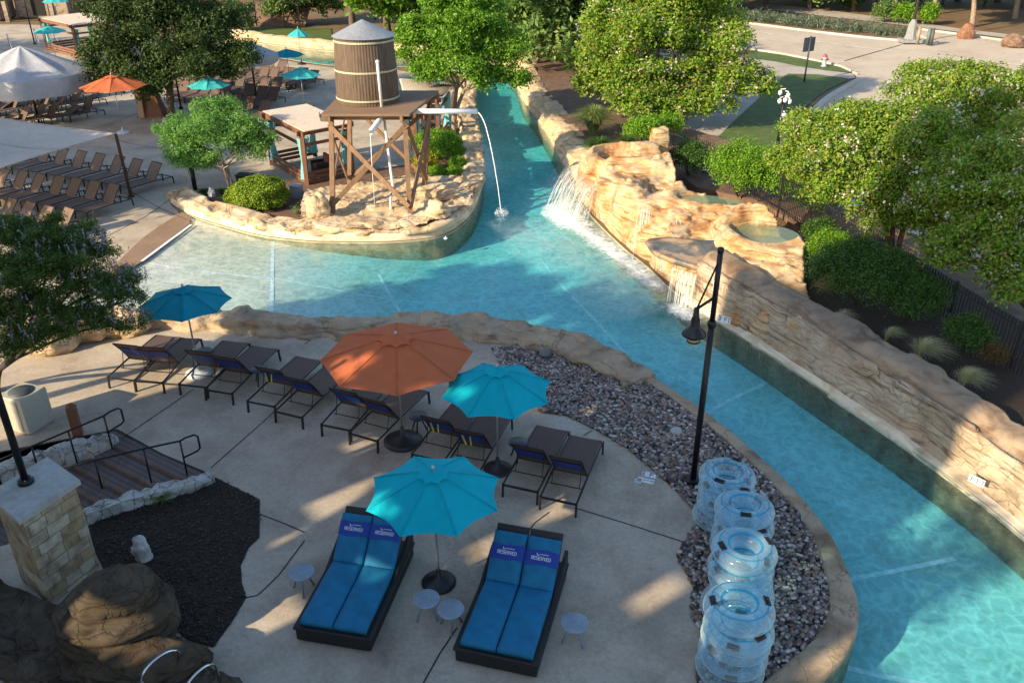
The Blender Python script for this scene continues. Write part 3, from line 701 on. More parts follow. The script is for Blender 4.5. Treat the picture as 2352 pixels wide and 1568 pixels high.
def cabana(corners, h, label, seed, nslat=26, bench=True, low=True):
    """corners: four ground points in order (front-left, front-right, back-right, back-left)"""
    c = sum(corners, Vector((0, 0, 0))) / 4; c.z = corners[0].z; E_ = empty('cabana', c); tag(E_, label, 'cabana')
    L = [p - c for p in corners]
    for p in L:
        mb = MB(); mb.bar(p, p + Vector((0, 0, h - .12)), .17); mb.build('post', w_cab, E_)
    for k in range(4):
        a, b_ = L[k], L[(k + 1) % 4]; d = (b_ - a).normalized() * .22
        mb = MB(); mb.bar(a - d + Vector((0, 0, h - .06 + .003 * k)), b_ + d + Vector((0, 0, h - .06 + .003 * k)), .09, .2)
        mb.bar(a + Vector((0, 0, h - .55)), b_ + Vector((0, 0, h - .55)), .06, .12); mb.build('beam', w_cab, E_)
    mb = MB()
    for k in range(nslat):
        u = (k + .5) / nslat; a = L[0].lerp(L[3], u); b_ = L[1].lerp(L[2], u); d = (b_ - a).normalized() * .3
        mb.bar(a - d + Vector((0, 0, h + .06)), b_ + d + Vector((0, 0, h + .06)), (L[3] - L[0]).length / nslat * .93, .03)
    mb.build('roof', m_slat, E_)
    for i, p in enumerate(L):
        curtain(p * .9, h - .3, .17, seed + i, E_, .25)
    if low:
        for k in ((0, 1), (3, 0), (1, 2)):
            a, b_ = L[k[0]], L[k[1]]; mb = MB()
            for zz in (.15, .33, .51): mb.bar(a + Vector((0, 0, zz)), b_ + Vector((0, 0, zz)), .04, .13)
            mb.build('side_panel', w_cab, E_)
    return E_
H1 = 2.25
cA = [G(607, 398, 0), G(706, 426, 0), G(812, 398, 0), G(722, 368, 0)]
z_r = 2.3
cA = [G(645, 288, z_r), G(697, 306, z_r), G(800, 283, z_r), G(712, 245, z_r)]; cA = [Vector((p.x, p.y, 0.05)) for p in cA]
cA[0] = Vector((G(610, 262, z_r).x, G(610, 262, z_r).y, .05)); cA[1] = Vector((G(692, 303, z_r).x, G(692, 303, z_r).y, .05))
cabana(cA, 2.25, 'open brown timber cabana with pale slatted roof and aqua curtains left of the water tower', 10)
cB = [G(950, 235, z_r), G(1003, 228, z_r), G(1028, 198, z_r), G(930, 185, z_r)]; cB = [Vector((p.x, p.y, 0.05)) for p in cB]
cabana(cB, 2.25, 'brown timber cabana with aqua curtains half hidden behind the water tower', 20)
cC = [G(118, 56, z_r), G(168, 60, z_r), G(275, 50, z_r), G(225, 36, z_r)]; cC = [G(92, 42, z_r), G(165, 58, z_r), G(278, 46, z_r), G(200, 30, z_r)]; cC = [Vector((p.x, p.y, 0)) for p in cC]
cabana(cC, 2.25, 'distant brown timber cabana with aqua curtains at the top left', 30)
cD = [G(960, 250, .1), G(1010, 262, .1)]
# seats inside the near cabana
def armchair(loc, rz, label):
    e = empty('lounge_chair', loc, rz); tag(e, label, 'chair')
    mb = MB(); mb.box((0, 0, .18), (.75, .75, .32), bev=.03); mb.box((-.33, 0, .45), (.1, .75, .25), bev=.02); mb.box((.33, 0, .45), (.1, .75, .25), bev=.02); mb.box((0, .33, .55), (.75, .1, .5), bev=.02); mb.build('frame', m_wick, e)
    mb = MB(); mb.box((0, -.03, .40), (.54, .6, .14), bev=.05); mb.build('seat', m_cush, e)
    mb = MB(); mb.box((0, .24, .66), (.54, .13, .42), bev=.05); mb.build('backrest', m_cush, e)
armchair(G(742, 400, .05), -1.0, 'rust cushioned dark wicker chair inside the near cabana left of the tower')
armchair(G(990, 300, .05), 0.6, 'rust cushioned dark chair inside the cabana behind the tower')
# planter boxes / utility boxes by the cabana
def ubox(name, x, y, z, d, mat, rz, label, cat):
    e = empty(name, G(x, y, z), rz); tag(e, label, cat)
    mb = MB(); mb.box((0, 0, d[2] / 2), d, bev=.015); mb.build('body', mat, e)
    mb = MB(); mb.box((0, 0, d[2] + .022), (d[0] + .06, d[1] + .06, .04), bev=.01); mb.build('lid', mat, e)
    mb = MB(); mb.box((0, -d[1] / 2 - .008, d[2] * .5), (d[0] * .8, .012, d[2] * .7)); mb.build('door', mat, e)
ubox('utility_box', 683, 455, .12, (.42, .32, .5), M('grey_box', (.30, .33, .36), .5), -.3, 'grey utility box between the round bush and the near cabana', 'utility box')
ubox('storage_box', 565, 425, 0, (.6, .45, .42), m_wick, -.15, 'black wicker storage box behind the small island tree', 'storage box')

# ------------------------------------------------------------------ waterfall rock formation: one modelled height field with three basins
FC = [(1290, 415, -.2), (1318, 445, -.2), (1345, 480, -.15), (1385, 522, -.15), (1430, 567, -.15), (1490, 614, -.15), (1540, 662, -.15), (1590, 700, -.15), (1640, 735, -.15), (1700, 772, -.15), (1770, 815, -.15),
      (1325, 385, 1.0), (1338, 402, 1.2), (1372, 425, 1.22), (1412, 443, 1.25), (1460, 462, 1.3), (1500, 478, 1.2), (1340, 365, 1.35), (1380, 395, 1.42), (1430, 410, 1.45), (1480, 425, 1.4),
      (1366, 350, 1.72), (1400, 335, 1.85), (1450, 328, 1.9), (1500, 330, 1.9), (1378, 372, 1.66), (1420, 385, 1.62), (1470, 388, 1.66), (1510, 380, 1.8), (1530, 350, 1.9),
      (1545, 395, 1.7), (1558, 425, 1.5), (1530, 415, 1.35), (1500, 440, 1.25), (1545, 450, 1.15), (1480, 500, 0.95), (1440, 505, 0.75), (1400, 500, 0.55), (1450, 548, .5), (1500, 560, .75), (1500, 590, .55), (1540, 520, 1.15),
      (1590, 437, 1.55), (1625, 430, 1.62), (1670, 440, 1.6), (1710, 455, 1.6), (1575, 455, 1.42), (1610, 474, 1.38), (1660, 482, 1.36), (1700, 470, 1.5),
      (1560, 485, 1.25), (1600, 505, 1.22), (1650, 510, 1.28), (1600, 540, 1.05), (1560, 555, 1.0), (1650, 545, 1.15), (1670, 520, 1.35),
      (1715, 485, 1.72), (1750, 465, 2.0), (1800, 470, 2.08), (1835, 500, 1.95), (1850, 545, 1.7), (1850, 590, 1.4), (1690, 520, 1.5), (1700, 548, 1.42), (1740, 566, 1.38), (1790, 578, 1.38), (1825, 570, 1.5),
      (1680, 580, 1.12), (1740, 600, 1.12), (1790, 610, 1.22), (1840, 620, 1.25), (1640, 610, 0.98), (1700, 630, .98), (1760, 650, 1.02), (1820, 660, 1.1), (1860, 670, 1.05),
      (1640, 672, .45), (1700, 690, .70), (1760, 715, .85), (1820, 735, 1.0), (1870, 740, 1.1), (1700, 738, .35), (1760, 765, .5), (1830, 800, .7), (1600, 672, .3), (1560, 640, .35)]
cp = np.array([[*G(a, c, z)[:2], z] for a, c, z in FC])
def tps(P, cp):
    def U(r2): return 0.5 * r2 * np.log(np.maximum(r2, 1e-9))
    n = len(cp); D2 = ((cp[:, None, :2] - cp[None, :, :2]) ** 2).sum(2)
    K = U(D2) + np.eye(n) * 0.02; A = np.zeros((n + 3, n + 3)); A[:n, :n] = K; A[:n, n] = 1; A[:n, n + 1:] = cp[:, :2]; A[n:, :n] = A[:n, n:].T
    wv = np.linalg.solve(A, np.concatenate([cp[:, 2], [0, 0, 0]]))
    out = []
    for s_ in range(0, len(P), 4000):
        p = P[s_:s_ + 4000]; d = ((p[:, None, :] - cp[None, :, :2]) ** 2).sum(2)
        out.append(U(d) @ wv[:n] + wv[n] + p @ wv[n + 1:])
    return np.concatenate(out)
front = [G(a, c, WZ) for a, c in ((1290, 412), (1318, 442), (1345, 478), (1385, 520), (1430, 565), (1490, 612), (1540, 660), (1590, 698), (1640, 733), (1700, 769), (1770, 812))]
back = [G(a, c, z) for a, c, z in ((1890, 760, 1.1), (1868, 680, 1.05), (1858, 600, 1.35), (1855, 545, 1.7), (1838, 490, 1.95), (1800, 462, 2.05), (1745, 458, 1.9), (1715, 450, 1.55), (1670, 434, 1.55), (1625, 424, 1.6), (1585, 430, 1.5), (1566, 430, 1.45), (1552, 385, 1.75), (1540, 340, 1.9), (1500, 322, 1.9), (1450, 320, 1.88), (1395, 328, 1.8), (1358, 345, 1.6), (1325, 365, 1.1))]
fp = spline(front, .4) + spline(back, .5)
fp = [Vector((p.x + .22 * nz(p, 1.1, 4) + .08 * nz(p, 3, 9), p.y + .22 * nz(p, 1.1, 14) + .08 * nz(p, 3, 19), 0)) if i > len(spline(front, .4)) else Vector((p.x, p.y, 0)) for i, p in enumerate(fp)]
BAS = [((1432, 362), 1.55, (1.05, 0.75), 0.2), ((1635, 456), 1.38, (1.25, 0.72), -.35), ((1760, 532), 1.40, (1.1, 1.05), -.5)]
def edge_dist(P, poly):
    d = np.full(len(P), 1e9); n = len(poly)
    for i in range(n):
        a = np.array(poly[i][:2]); b_ = np.array(poly[(i + 1) % n][:2]); ab = b_ - a; L = (ab ** 2).sum() + 1e-9
        t_ = np.clip(((P - a) @ ab) / L, 0, 1); q = a + t_[:, None] * ab; d = np.minimum(d, np.sqrt(((P - q) ** 2).sum(1)))
    return d
def fall_h(P):
    z = tps(P, cp)
    nn_ = 0.19 * npf(P, 0.75, 2.0) + 0.05 * npf(P, 3.0, 7.0); z0_ = z.copy(); z += nn_
    for (c, zz, (ra, rb), rot) in BAS:
        g = G(c[0], c[1], zz); dx = P[:, 0] - g.x; dy = P[:, 1] - g.y; u = dx * math.cos(rot) + dy * math.sin(rot); v = -dx * math.sin(rot) + dy * math.cos(rot)
        r = np.sqrt((u / ra) ** 2 + (v / rb) ** 2) + 0.12 * npn(P, 1.4, 5.0)
        q_ = np.clip((1.7 - r) / .5, 0, 1); back_ = np.clip((v / rb) * .9 + .35, 0, 1); z = z * (1 - q_) + q_ * (zz + .06 + .34 * back_ * np.clip((r - .95) / .3, 0, 1) + nn_ * .35)
        k = np.clip((1.0 - r) / 0.16, 0, 1); k = k * k * (3 - 2 * k); z = z * (1 - k) + (zz - 0.40) * k
    wv = z / 0.19 + 0.7 * npn(P, 0.8, 11.0) ; f = wv - np.floor(wv); f = np.clip((f - .25) / .5, 0, 1); f = f * f * (3 - 2 * f)
    z = z * .35 + .65 * (np.floor(wv) + f - 0.7 * npn(P, 0.8, 11.0)) * 0.19
    for (c, zz, (ra, rb), rot) in BAS:
        g = G(c[0], c[1], zz); dx = P[:, 0] - g.x; dy = P[:, 1] - g.y; u = dx * math.cos(rot) + dy * math.sin(rot); v = -dx * math.sin(rot) + dy * math.cos(rot); r = np.sqrt((u / ra) ** 2 + (v / rb) ** 2); z = np.where(r < .85, np.minimum(z, zz - .25), z)
    z = np.minimum(z, 2.25); d = edge_dist(P, fp); k = np.clip(d / 0.10, 0, 1)
    return z * k + (-1.0) * (1 - k)
# let the outline run a little wider so the cliff foot is inside it
FR = empty('waterfall_rock', G(1600, 560, 0)); FRL = Vector(FR.location)
tag(FR, 'large orange tan artificial rock waterfall with three spring basins on the right river bank', 'rock waterfall')
fo = heightfield('rock', fp, fall_h, m_rock_fall, 0.055)
fo.parent = FR; fo.location = -FRL; KIDS.setdefault(FR.name, []).append(fo)
m_basin = newmat('basin_water'); mm, t, b = m_basin
b.inputs['Base Color'].default_value = (0.30, 0.40, 0.27, 1); b.inputs['Roughness'].default_value = 0.08
tr = nd(t, 'ShaderNodeBsdfTransparent'); tr.inputs[0].default_value = (.75, .85, .72, 1); mx = nd(t, 'ShaderNodeMixShader'); mx.inputs[0].default_value = .45
t.links.new(tr.outputs[0], mx.inputs[1]); t.links.new(b.outputs[0], mx.inputs[2]); t.links.new(mx.outputs[0], t.nodes['Material Output'].inputs[0])
nn = nd(t, 'ShaderNodeTexNoise', i_Scale=7.0, i_Detail=3.0); t.links.new(coords(t, False), nn.inputs[0]); bump(t, b, nn.outputs[0], .3, .05)
for (c, zz, (ra, rb), rot) in BAS:
    g = G(c[0], c[1], zz); mb = MB()
    vs = [(g.x + 1.0 * ra * math.cos(a) * math.cos(rot) - 1.0 * rb * math.sin(a) * math.sin(rot), g.y + 1.0 * ra * math.cos(a) * math.sin(rot) + 1.0 * rb * math.sin(a) * math.cos(rot), zz - .13) for a in [2 * math.pi * k / 32 for k in range(32)]]
    mb.add([Vector(v) - FRL for v in vs], [tuple(range(32))], False); mb.build('basin_water', mm, FR)
# blocky stones on the top left
for k, (x, y, z, s_, rz) in enumerate(((1482, 372, 1.50, (.50, .42, .55), .25), (1513, 352, 1.55, (.34, .32, .75), .1))):
    mb = MB(); n = 7; V = []; F = []
    import bmesh
    bm = bmesh.new(); bmesh.ops.create_cube(bm, size=2.0); bmesh.ops.subdivide_edges(bm, edges=bm.edges[:], cuts=7, use_grid_fill=True)
    for v in bm.verts:
        c = v.co.copy(); l = c.length; c = c.lerp(c / l * 1.25, .35); c *= 1 + .16 * fbm(c, .8, k * 5.0); c.x *= 1 + .05 * math.sin(c.z * 7); c.y *= 1 + .05 * math.sin(c.z * 7)
        V.append(Matrix.Rotation(rz, 3, 'Z') @ Vector((c.x * s_[0], c.y * s_[1], (c.z + .8) * s_[2] * .72)))
    F = [tuple(v.index for v in f.verts) for f in bm.faces]; bm.free()
    mb.add([v + G(x, y, z) - FRL for v in V], F, True); mb.build('block', m_rock_fall, FR)
boulder('boulder', G(1545, 448, 1.0), (.38, .34, .34), m_rock_fall, 25.0, 'rounded rust and tan boulder in the notch between the first and second waterfall basins')
# jutting spill ledge
led = [(1486, 556, 1.12), (1500, 548, 1.14), (1540, 546, 1.16), (1600, 552, 1.16), (1660, 556, 1.16), (1720, 575, 1.14), (1770, 620, 1.10), (1775, 655, 1.05), (1720, 650, 1.02), (1660, 636, 1.02), (1600, 612, 1.04), (1560, 600, 1.06), (1510, 582, 1.08)]
lp = spline([G(*p) for p in led], .15, closed=True); cl = sum(lp, Vector((0, 0, 0))) / len(lp)
V = []; F = []; n = len(lp); rings = [(0.0, .0), (.35, -.01), (.7, -.015), (.92, .0), (1.0, .02), (1.03, -.04), (1.0, -.13), (.9, -.2), (.5, -.32), (0, -.4)]
for s_, dz in rings:
    for p in lp:
        q = cl.lerp(p, s_); q.z = lerp(1.08, p.z, s_) + dz + .02 * fbm(q, 2.0, 3); V.append(q - FRL)
for i in range(len(rings) - 1):
    for k in range(n):
        j = (k + 1) % n; F.append((i * n + k, (i + 1) * n + k, (i + 1) * n + j, i * n + j))
m_ledge = M_rock('wet_ledge_rock', [(0.34, (0.075, 0.08, 0.08)), (0.48, (0.16, 0.15, 0.13)), (0.58, (0.44, 0.29, 0.16)), (0.7, (0.20, 0.17, 0.14))], 0.3, .8, 2.0, .5, .5, .5, 1.3)
m_ledge.node_tree.nodes['Principled BSDF'].inputs['Roughness'].default_value = .3
mb = MB(); mb.add(V, F, True); mb.build('spill_ledge', m_ledge, FR)
# water curtains: many thin strands
def strands(name, tops, drop_to, n, throw, label, seed, rad=.008, spread=.05, dm=6):
    rn = random.Random(seed); mb = MB()
    for k in range(n):
        u = rn.random() * (len(tops) - 1); i = int(u); a = tops[i].lerp(tops[i + 1], u - i)
        a = a + Vector((rn.gauss(0, .02), rn.gauss(0, .02), 0)); th = throw * (1 + rn.gauss(0, .22)); f0 = 0 if rn.random() < .6 else rn.random() * .5; f1 = 1 if rn.random() < .6 else f0 + (1 - f0) * rn.random()
        pts = []
        for q in range(7):
            s_ = lerp(f0, f1, q / 6); pts.append(Vector((a.x + th.x * s_ + rn.gauss(0, .008), a.y + th.y * s_ + rn.gauss(0, .008), lerp(a.z, drop_to, s_ * s_))))
        mb.tube(pts, rad * rn.uniform(.4, 1.3), 3, False)
    for k in range(n * dm):
        u = rn.random() * (len(tops) - 1); i = int(u); a = tops[i].lerp(tops[i + 1], u - i); s_ = rn.random() ** .6; th = throw * (1 + rn.gauss(0, .35))
        c = Vector((a.x + th.x * s_ + rn.gauss(0, spread), a.y + th.y * s_ + rn.gauss(0, spread), lerp(a.z, drop_to, s_ * s_) + rn.gauss(0, .04))); r = rad * rn.uniform(.5, 1.6)
        mb.add([c + Vector((r, 0, 0)), c + Vector((-r, 0, r)), c + Vector((0, r, -r)), c + Vector((0, -r, -r * .5))], [(0, 1, 2), (0, 3, 1), (0, 2, 3), (1, 3, 2)], False)
    o = mb.build(name, m_drop); tag(o, label, 'waterfall'); return o
strands('water_curtain', [G(1545, 612, .98), G(1600, 632, .95)], WZ, 55, Vector((-.12, -.2, 0)), 'thin veil of water falling from the jutting ledge behind the lamp post', 5, .0055)
strands('water_curtain', [G(1640, 645, .98), G(1690, 655, .95)], WZ, 14, Vector((-.05, -.12, 0)), 'sparse water strings dripping under the ledge right of the veil', 6)
strands('water_curtain', [G(1312, 378, 1.25), G(1330, 400, 1.2), G(1348, 415, 1.15), G(1375, 432, 1.1)], WZ, 110, Vector((-.85, -1.0, 0)), 'broad white spray falling from the upper left lip of the rock waterfall', 7, .0055, .26, 60)
strands('water_curtain', [G(1580, 476, 1.3), G(1560, 500, 1.25), G(1525, 535, 1.1)], .5, 60, Vector((-.3, -1.6, 0)), 'thin white sheet sliding over the rock below the second basin', 9, .005, .12)
strands('water_curtain', [G(1470, 465, 1.2), G(1490, 475, 1.15), G(1500, 480, 1.1)], WZ, 40, Vector((-.3, -1.5, 0)), 'white water running down the middle of the rock face', 8, .005, .08)
# foam on the river
def M_foam(name, dens):
    m, t, b = newmat(name); b.inputs['Base Color'].default_value = (.86, .90, .88, 1); b.inputs['Roughness'].default_value = .6
    g = nd(t, 'ShaderNodeTexCoord'); n1 = nd(t, 'ShaderNodeTexNoise', i_Scale=5.0, i_Detail=9.0, i_Roughness=.72, i_Distortion=.6); t.links.new(coords(t, False), n1.inputs[0])
    at = nd(t, 'ShaderNodeAttribute'); at.attribute_name = 'fade'
    mu = nd(t, 'ShaderNodeMath', operation='MULTIPLY'); t.links.new(at.outputs['Fac'], mu.inputs[0]); mu.inputs[1].default_value = dens
    ad = nd(t, 'ShaderNodeMath', operation='ADD'); t.links.new(n1.outputs[0], ad.inputs[0]); t.links.new(mu.outputs[0], ad.inputs[1])
    r = ramp(t, [(0.62, (0, 0, 0)), (1.0, (1, 1, 1))]); t.links.new(ad.outputs[0], r.inputs[0])
    tr = nd(t, 'ShaderNodeBsdfTransparent'); mx = nd(t, 'ShaderNodeMixShader'); t.links.new(r.outputs[0], mx.inputs[0]); t.links.new(tr.outputs[0], mx.inputs[1]); t.links.new(b.outputs[0], mx.inputs[2]); t.links.new(mx.outputs[0], t.nodes['Material Output'].inputs[0])
    return m
m_foam = M_foam('foam', .46)
def foam(path, wl, wr, mat, zoff=.012, pw=1.0, kind_label=None):
    """strip of foam: fade 1 on the path, 0 at its two edges"""
    P = spline(GP(path, WZ), .15); V = []; F = []; A = []; N = len(P); K = 9
    for i, p in enumerate(P):
        d = P[min(i + 1, N - 1)] - P[max(i - 1, 0)]; d.normalize(); s = Vector((-d.y, d.x, 0)); e = min(1, i / 4, (N - 1 - i) / 4)
        for k in range(K):
            u = k / (K - 1); o_ = lerp(-wr, wl, u); f = 1 - abs(o_) / (wr if o_ < 0 else wl); V.append((p.x + s.x * o_, p.y + s.y * o_, WZ + zoff)); A.append(max(0, f) ** pw * e)
    for i in range(N - 1):
        for k in range(K - 1): a = i * K + k; F.append((a, a + K, a + K + 1, a + 1))
    o = mesh_np('foam', V, F, mat); at = o.data.attributes.new('fade', 'FLOAT', 'POINT'); at.data.foreach_set('value', A)
    tag(o, kind='stuff'); o['label'] = 'white foam on the river at the foot of the falls'; o['category'] = 'foam'
foam([(1268, 470), (1300, 505), (1350, 540), (1405, 580), (1460, 620), (1530, 672)], 1.0, .6, m_foam)
foam([(1525, 690), (1570, 722), (1620, 748)], .7, .5, m_foam, .014)
foam([(1262, 480), (1330, 530)], 1.0, .7, m_foam, .016, .5)
foam([(1135, 500), (1170, 506)], .35, .35, m_foam, .012, .6)
def splash(c, r, h, n, seed, label):
    rn = random.Random(seed); mb = MB()
    for k in range(n):
        a = rn.uniform(0, 6.28); q = rn.random() ** .7 * r; z = abs(rn.gauss(0, h)) * (1 - q / r * .7); p = Vector((c.x + q * math.cos(a), c.y + q * math.sin(a), WZ + z)); s_ = rn.uniform(.006, .018)
        mb.add([p + Vector((s_, 0, 0)), p + Vector((-s_, 0, s_)), p + Vector((0, s_, -s_)), p + Vector((0, -s_, -s_ * .5))], [(0, 1, 2), (0, 3, 1), (0, 2, 3), (1, 3, 2)], False)
    tag(mb.build('splash', m_drop), label, 'splash')
m, t, b = newmat('aerated_water'); b.inputs['Base Color'].default_value = (.70, .80, .70, 1); b.inputs['Roughness'].default_value = .5
n1 = nd(t, 'ShaderNodeTexNoise', i_Scale=.9, i_Detail=5.0, i_Distortion=1.5); t.links.new(coords(t, False), n1.inputs[0]); at = nd(t, 'ShaderNodeAttribute'); at.attribute_name = 'fade'
mu = nd(t, 'ShaderNodeMath', operation='MULTIPLY'); t.links.new(n1.outputs[0], mu.inputs[0]); t.links.new(at.outputs['Fac'], mu.inputs[1]); m2 = nd(t, 'ShaderNodeMath', operation='MULTIPLY', i_1=.75, use_clamp=True); t.links.new(mu.outputs[0], m2.inputs[0])
tr = nd(t, 'ShaderNodeBsdfTransparent'); mx = nd(t, 'ShaderNodeMixShader'); t.links.new(m2.outputs[0], mx.inputs[0]); t.links.new(tr.outputs[0], mx.inputs[1]); t.links.new(b.outputs[0], mx.inputs[2]); t.links.new(mx.outputs[0], t.nodes['Material Output'].inputs[0])
foam([(1150, 540), (1250, 545), (1350, 590), (1430, 650), (1520, 720)], 2.2, 2.2, m, -.03, .8)
foam([(1120, 520), (1170, 512)], .9, .9, m, -.035, .8)
splash(G(1152, 492, WZ), .28, .16, 300, 3, 'white splash where the spout stream hits the river')
splash(G(1300, 490, WZ), .95, .32, 2200, 4, 'white splash under the upper left fall')
splash(G(1565, 725, WZ), .4, .18, 350, 5, 'white splash under the veil of the jutting ledge')

# ------------------------------------------------------------------ umbrellas
def M_cloth(name, col, trans=0.25, rough=0.85, var=.08):
    m, t, b = newmat(name)
    n = nd(t, 'ShaderNodeTexNoise', i_Scale=3.0, i_Detail=6.0); t.links.new(coords(t), n.inputs[0])
    r = ramp(t, [(.3, [c * (1 - var) for c in col]), (.7, [c * (1 + var) for c in col])]); t.links.new(n.outputs[0], r.inputs[0]); t.links.new(r.outputs[0], b.inputs['Base Color'])
    b.inputs['Roughness'].default_value = rough; b.inputs['Specular IOR Level'].default_value = .2
    n2 = nd(t, 'ShaderNodeTexNoise', i_Scale=3.5, i_Detail=5.0, i_Distortion=1.2); t.links.new(coords(t), n2.inputs[0]); bump(t, b, n2.outputs[0], .5, .05)
    tr = nd(t, 'ShaderNodeBsdfTranslucent'); t.links.new(r.outputs[0], tr.inputs[0])
    mx = nd(t, 'ShaderNodeMixShader'); mx.inputs[0].default_value = trans; t.links.new(b.outputs[0], mx.inputs[1]); t.links.new(tr.outputs[0], mx.inputs[2]); t.links.new(mx.outputs[0], t.nodes['Material Output'].inputs[0])
    return m
m_teal = M_cloth('teal_canvas', (0.004, 0.46, 0.56)); m_blue = M_cloth('blue_teal_canvas', (0.008, 0.27, 0.37)); m_orange = M_cloth('orange_canvas', (0.64, 0.175, 0.07))
m_aqua = M_cloth('faded_aqua_canvas', (0.06, 0.50, 0.50)); m_white = M_cloth('grey_white_canvas', (0.46, 0.47, 0.50), .15); m_sail = M_cloth('beige_sail', (0.50, 0.46, 0.41), .12)
m_pole = M('pale_pole', (0.45, 0.44, 0.42), .35, .6)
m_plastic = M('black_plastic', (0.02, 0.02, 0.022), .45)
def canopy(mb, R, zr, za, n=8, sag=.05, scallop=.05, r0=0.0, z0=None):
    vs = []; idx = {}; K = 8; Q = 8; z0 = za if z0 is None else z0
    for s_ in range(n):
        for k in range(K + 1):
            u = k / K
            for q in range(Q + (0)):
                v = q / Q; a = 2 * math.pi * (s_ + v) / n
                rr = lerp(r0, R, u); ch = math.cos(math.pi / n) / math.cos(math.pi / n * (2 * v - 1)); bow = math.sin(math.pi * v)
                rad = rr * ch * (1 - scallop * bow * u); z = lerp(z0, zr, u ** 1.12) - sag * bow * math.sin(math.pi * min(1, u * .9)) + .02 * bow * u
                idx[(s_, k, q)] = len(vs); vs.append((rad * math.cos(a), rad * math.sin(a), z))
    fs = []
    for s_ in range(n):
        for k in range(K):
            for q in range(Q):
                a = idx[(s_, k, q)]; b_ = idx[(s_, k + 1, q)]; c = idx[(s_, k + 1, q + 1)] if q < Q - 1 else idx[((s_ + 1) % n, k + 1, 0)]; d = idx[(s_, k, q + 1)] if q < Q - 1 else idx[((s_ + 1) % n, k, 0)]
                fs.append((a, b_, c, d))
    mb.add(vs, fs, True)
def umbrella(loc, rz, R, zr, za, mat, label, group=None, tilt=(0, 0), base='black', fine=True, pole=None, scal=.05, name='patio_umbrella'):
    e = empty(name, loc, rz); tag(e, label, 'umbrella', group); e.rotation_euler = (tilt[0], tilt[1], rz)
    mb = MB(); canopy(mb, R, zr, za - .04, sag=.045, scallop=scal); mb.build('canopy', mat, e)
    if fine:
        mb = MB()
        for k in range(8):
            a = 2 * math.pi * k / 8; mb.tube([(lerp(.05, R, u) * math.cos(a), lerp(.05, R, u) * math.sin(a), lerp(za - .04, zr, u ** 1.12) + .004) for u in (0, .2, .4, .6, .8, .99)], .007, 4)
        mb.build('seam', mat, e)
        mb = MB(); canopy(mb, R * .24, za - .10, za, sag=.01, scallop=.12); mb.build('vent', mat, e)
    mb = MB(); mb.lathe([(.02, za - .02), (.035, za + .02), (.03, za + .06), (.01, za + .09)], n=8); mb.build('finial', pole or m_pole, e)
    mb = MB(); mb.tube([(0, 0, .1), (0, 0, za)], .022, 10); mb.build('pole', pole or m_pole, e)
    if fine:
        for k in range(8):
            a = 2 * math.pi * k / 8; c_, s_ = math.cos(a), math.sin(a); mb = MB()
            mb.bar((.03 * c_, .03 * s_, za - .09), (R * .98 * c_, R * .98 * s_, zr - .012), .014, .02); mb.bar((.03 * c_, .03 * s_, zr - .12), (R * .5 * c_, R * .5 * s_, lerp(za, zr, .5) - .05), .012)
            mb.build('rib', pole or m_pole, e)
    mb = MB(); bm_ = m_plastic
    if base == 'black': mb.lathe([(.30, 0), (.31, .03), (.26, .07), (.16, .10), (.15, .13), (.05, .15), (.04, .32), (.028, .34)], n=28)
    elif base == 'big': mb.lathe([(.42, 0), (.43, .05), (.36, .10), (.22, .13), (.20, .16), (.06, .18), (.05, .4), (.03, .42)], n=32)
    else: mb.lathe([(.33, 0), (.34, .04), (.26, .09), (.12, .12), (.05, .16), (.04, .3)], n=24); bm_ = MATS.get('white_base') or M('white_base', (.55, .6, .64), .5)
    mb.build('base', bm_, e)
    return e
U = umbrella
U(G(1008, 1338), .39, 1.17, 1.98, 2.48, m_teal, 'teal umbrella nearest the camera, between the two blue daybeds', scal=.075)
U(G(1143, 1078), .30, 1.16, 1.98, 2.50, m_teal, 'teal umbrella behind the orange one, beside the pebble bed', scal=.075)
U(G(926, 1014), .12, 1.62, 2.18, 2.70, m_orange, 'large orange market umbrella in the middle of the lounger row', base='big', scal=.01, name='market_umbrella')
U(G(458, 858), .25, 1.10, 2.0, 2.42, m_blue, 'blue teal umbrella at the left end of the lounger row, touching the near tree', base='white', tilt=(.0, .0), scal=.04)
U(G(283, 306), .3, 1.58, 2.3, 2.85, m_orange, 'orange umbrella beside the beige shade sail, before the dense lounger rows', base='white', fine=True, scal=.02)
U(G(700, 258), .1, 1.1, 1.95, 2.4, m_aqua, 'aqua umbrella just left of the water tank', fine=True)
U(G(494, 285), .2, 1.1, 1.95, 2.4, m_aqua, 'aqua umbrella peeping over the small island tree', fine=True)
U(G(668, 205), .1, 1.1, 2.0, 2.4, m_blue, 'darker blue umbrella over the far loungers above the aqua one', fine=False)
U(G(693, 148), .1, .78, 1.9, 2.4, m_aqua, 'small aqua umbrella standing by the far river channel', fine=False)
U(G(130, 140), .1, 1.15, 1.95, 2.4, m_aqua, 'aqua umbrella below the distant cabana at the top left', fine=False)
U(G(140, 58), .1, 1.15, 1.95, 2.4, m_aqua, 'aqua umbrella above the distant cabana roof, the left of two', fine=False)
U(G(245, 50), .1, 1.15, 1.95, 2.4, m_aqua, 'aqua umbrella above the distant cabana roof, the right of two', fine=False)
U(G(118, 40), .1, 1.7, 2.3, 2.8, m_orange, 'orange umbrella at the top left corner, the left of two', fine=False)
U(G(195, 36), .1, 1.7, 2.3, 2.8, m_orange, 'orange umbrella at the top left corner, the right of two', fine=False)
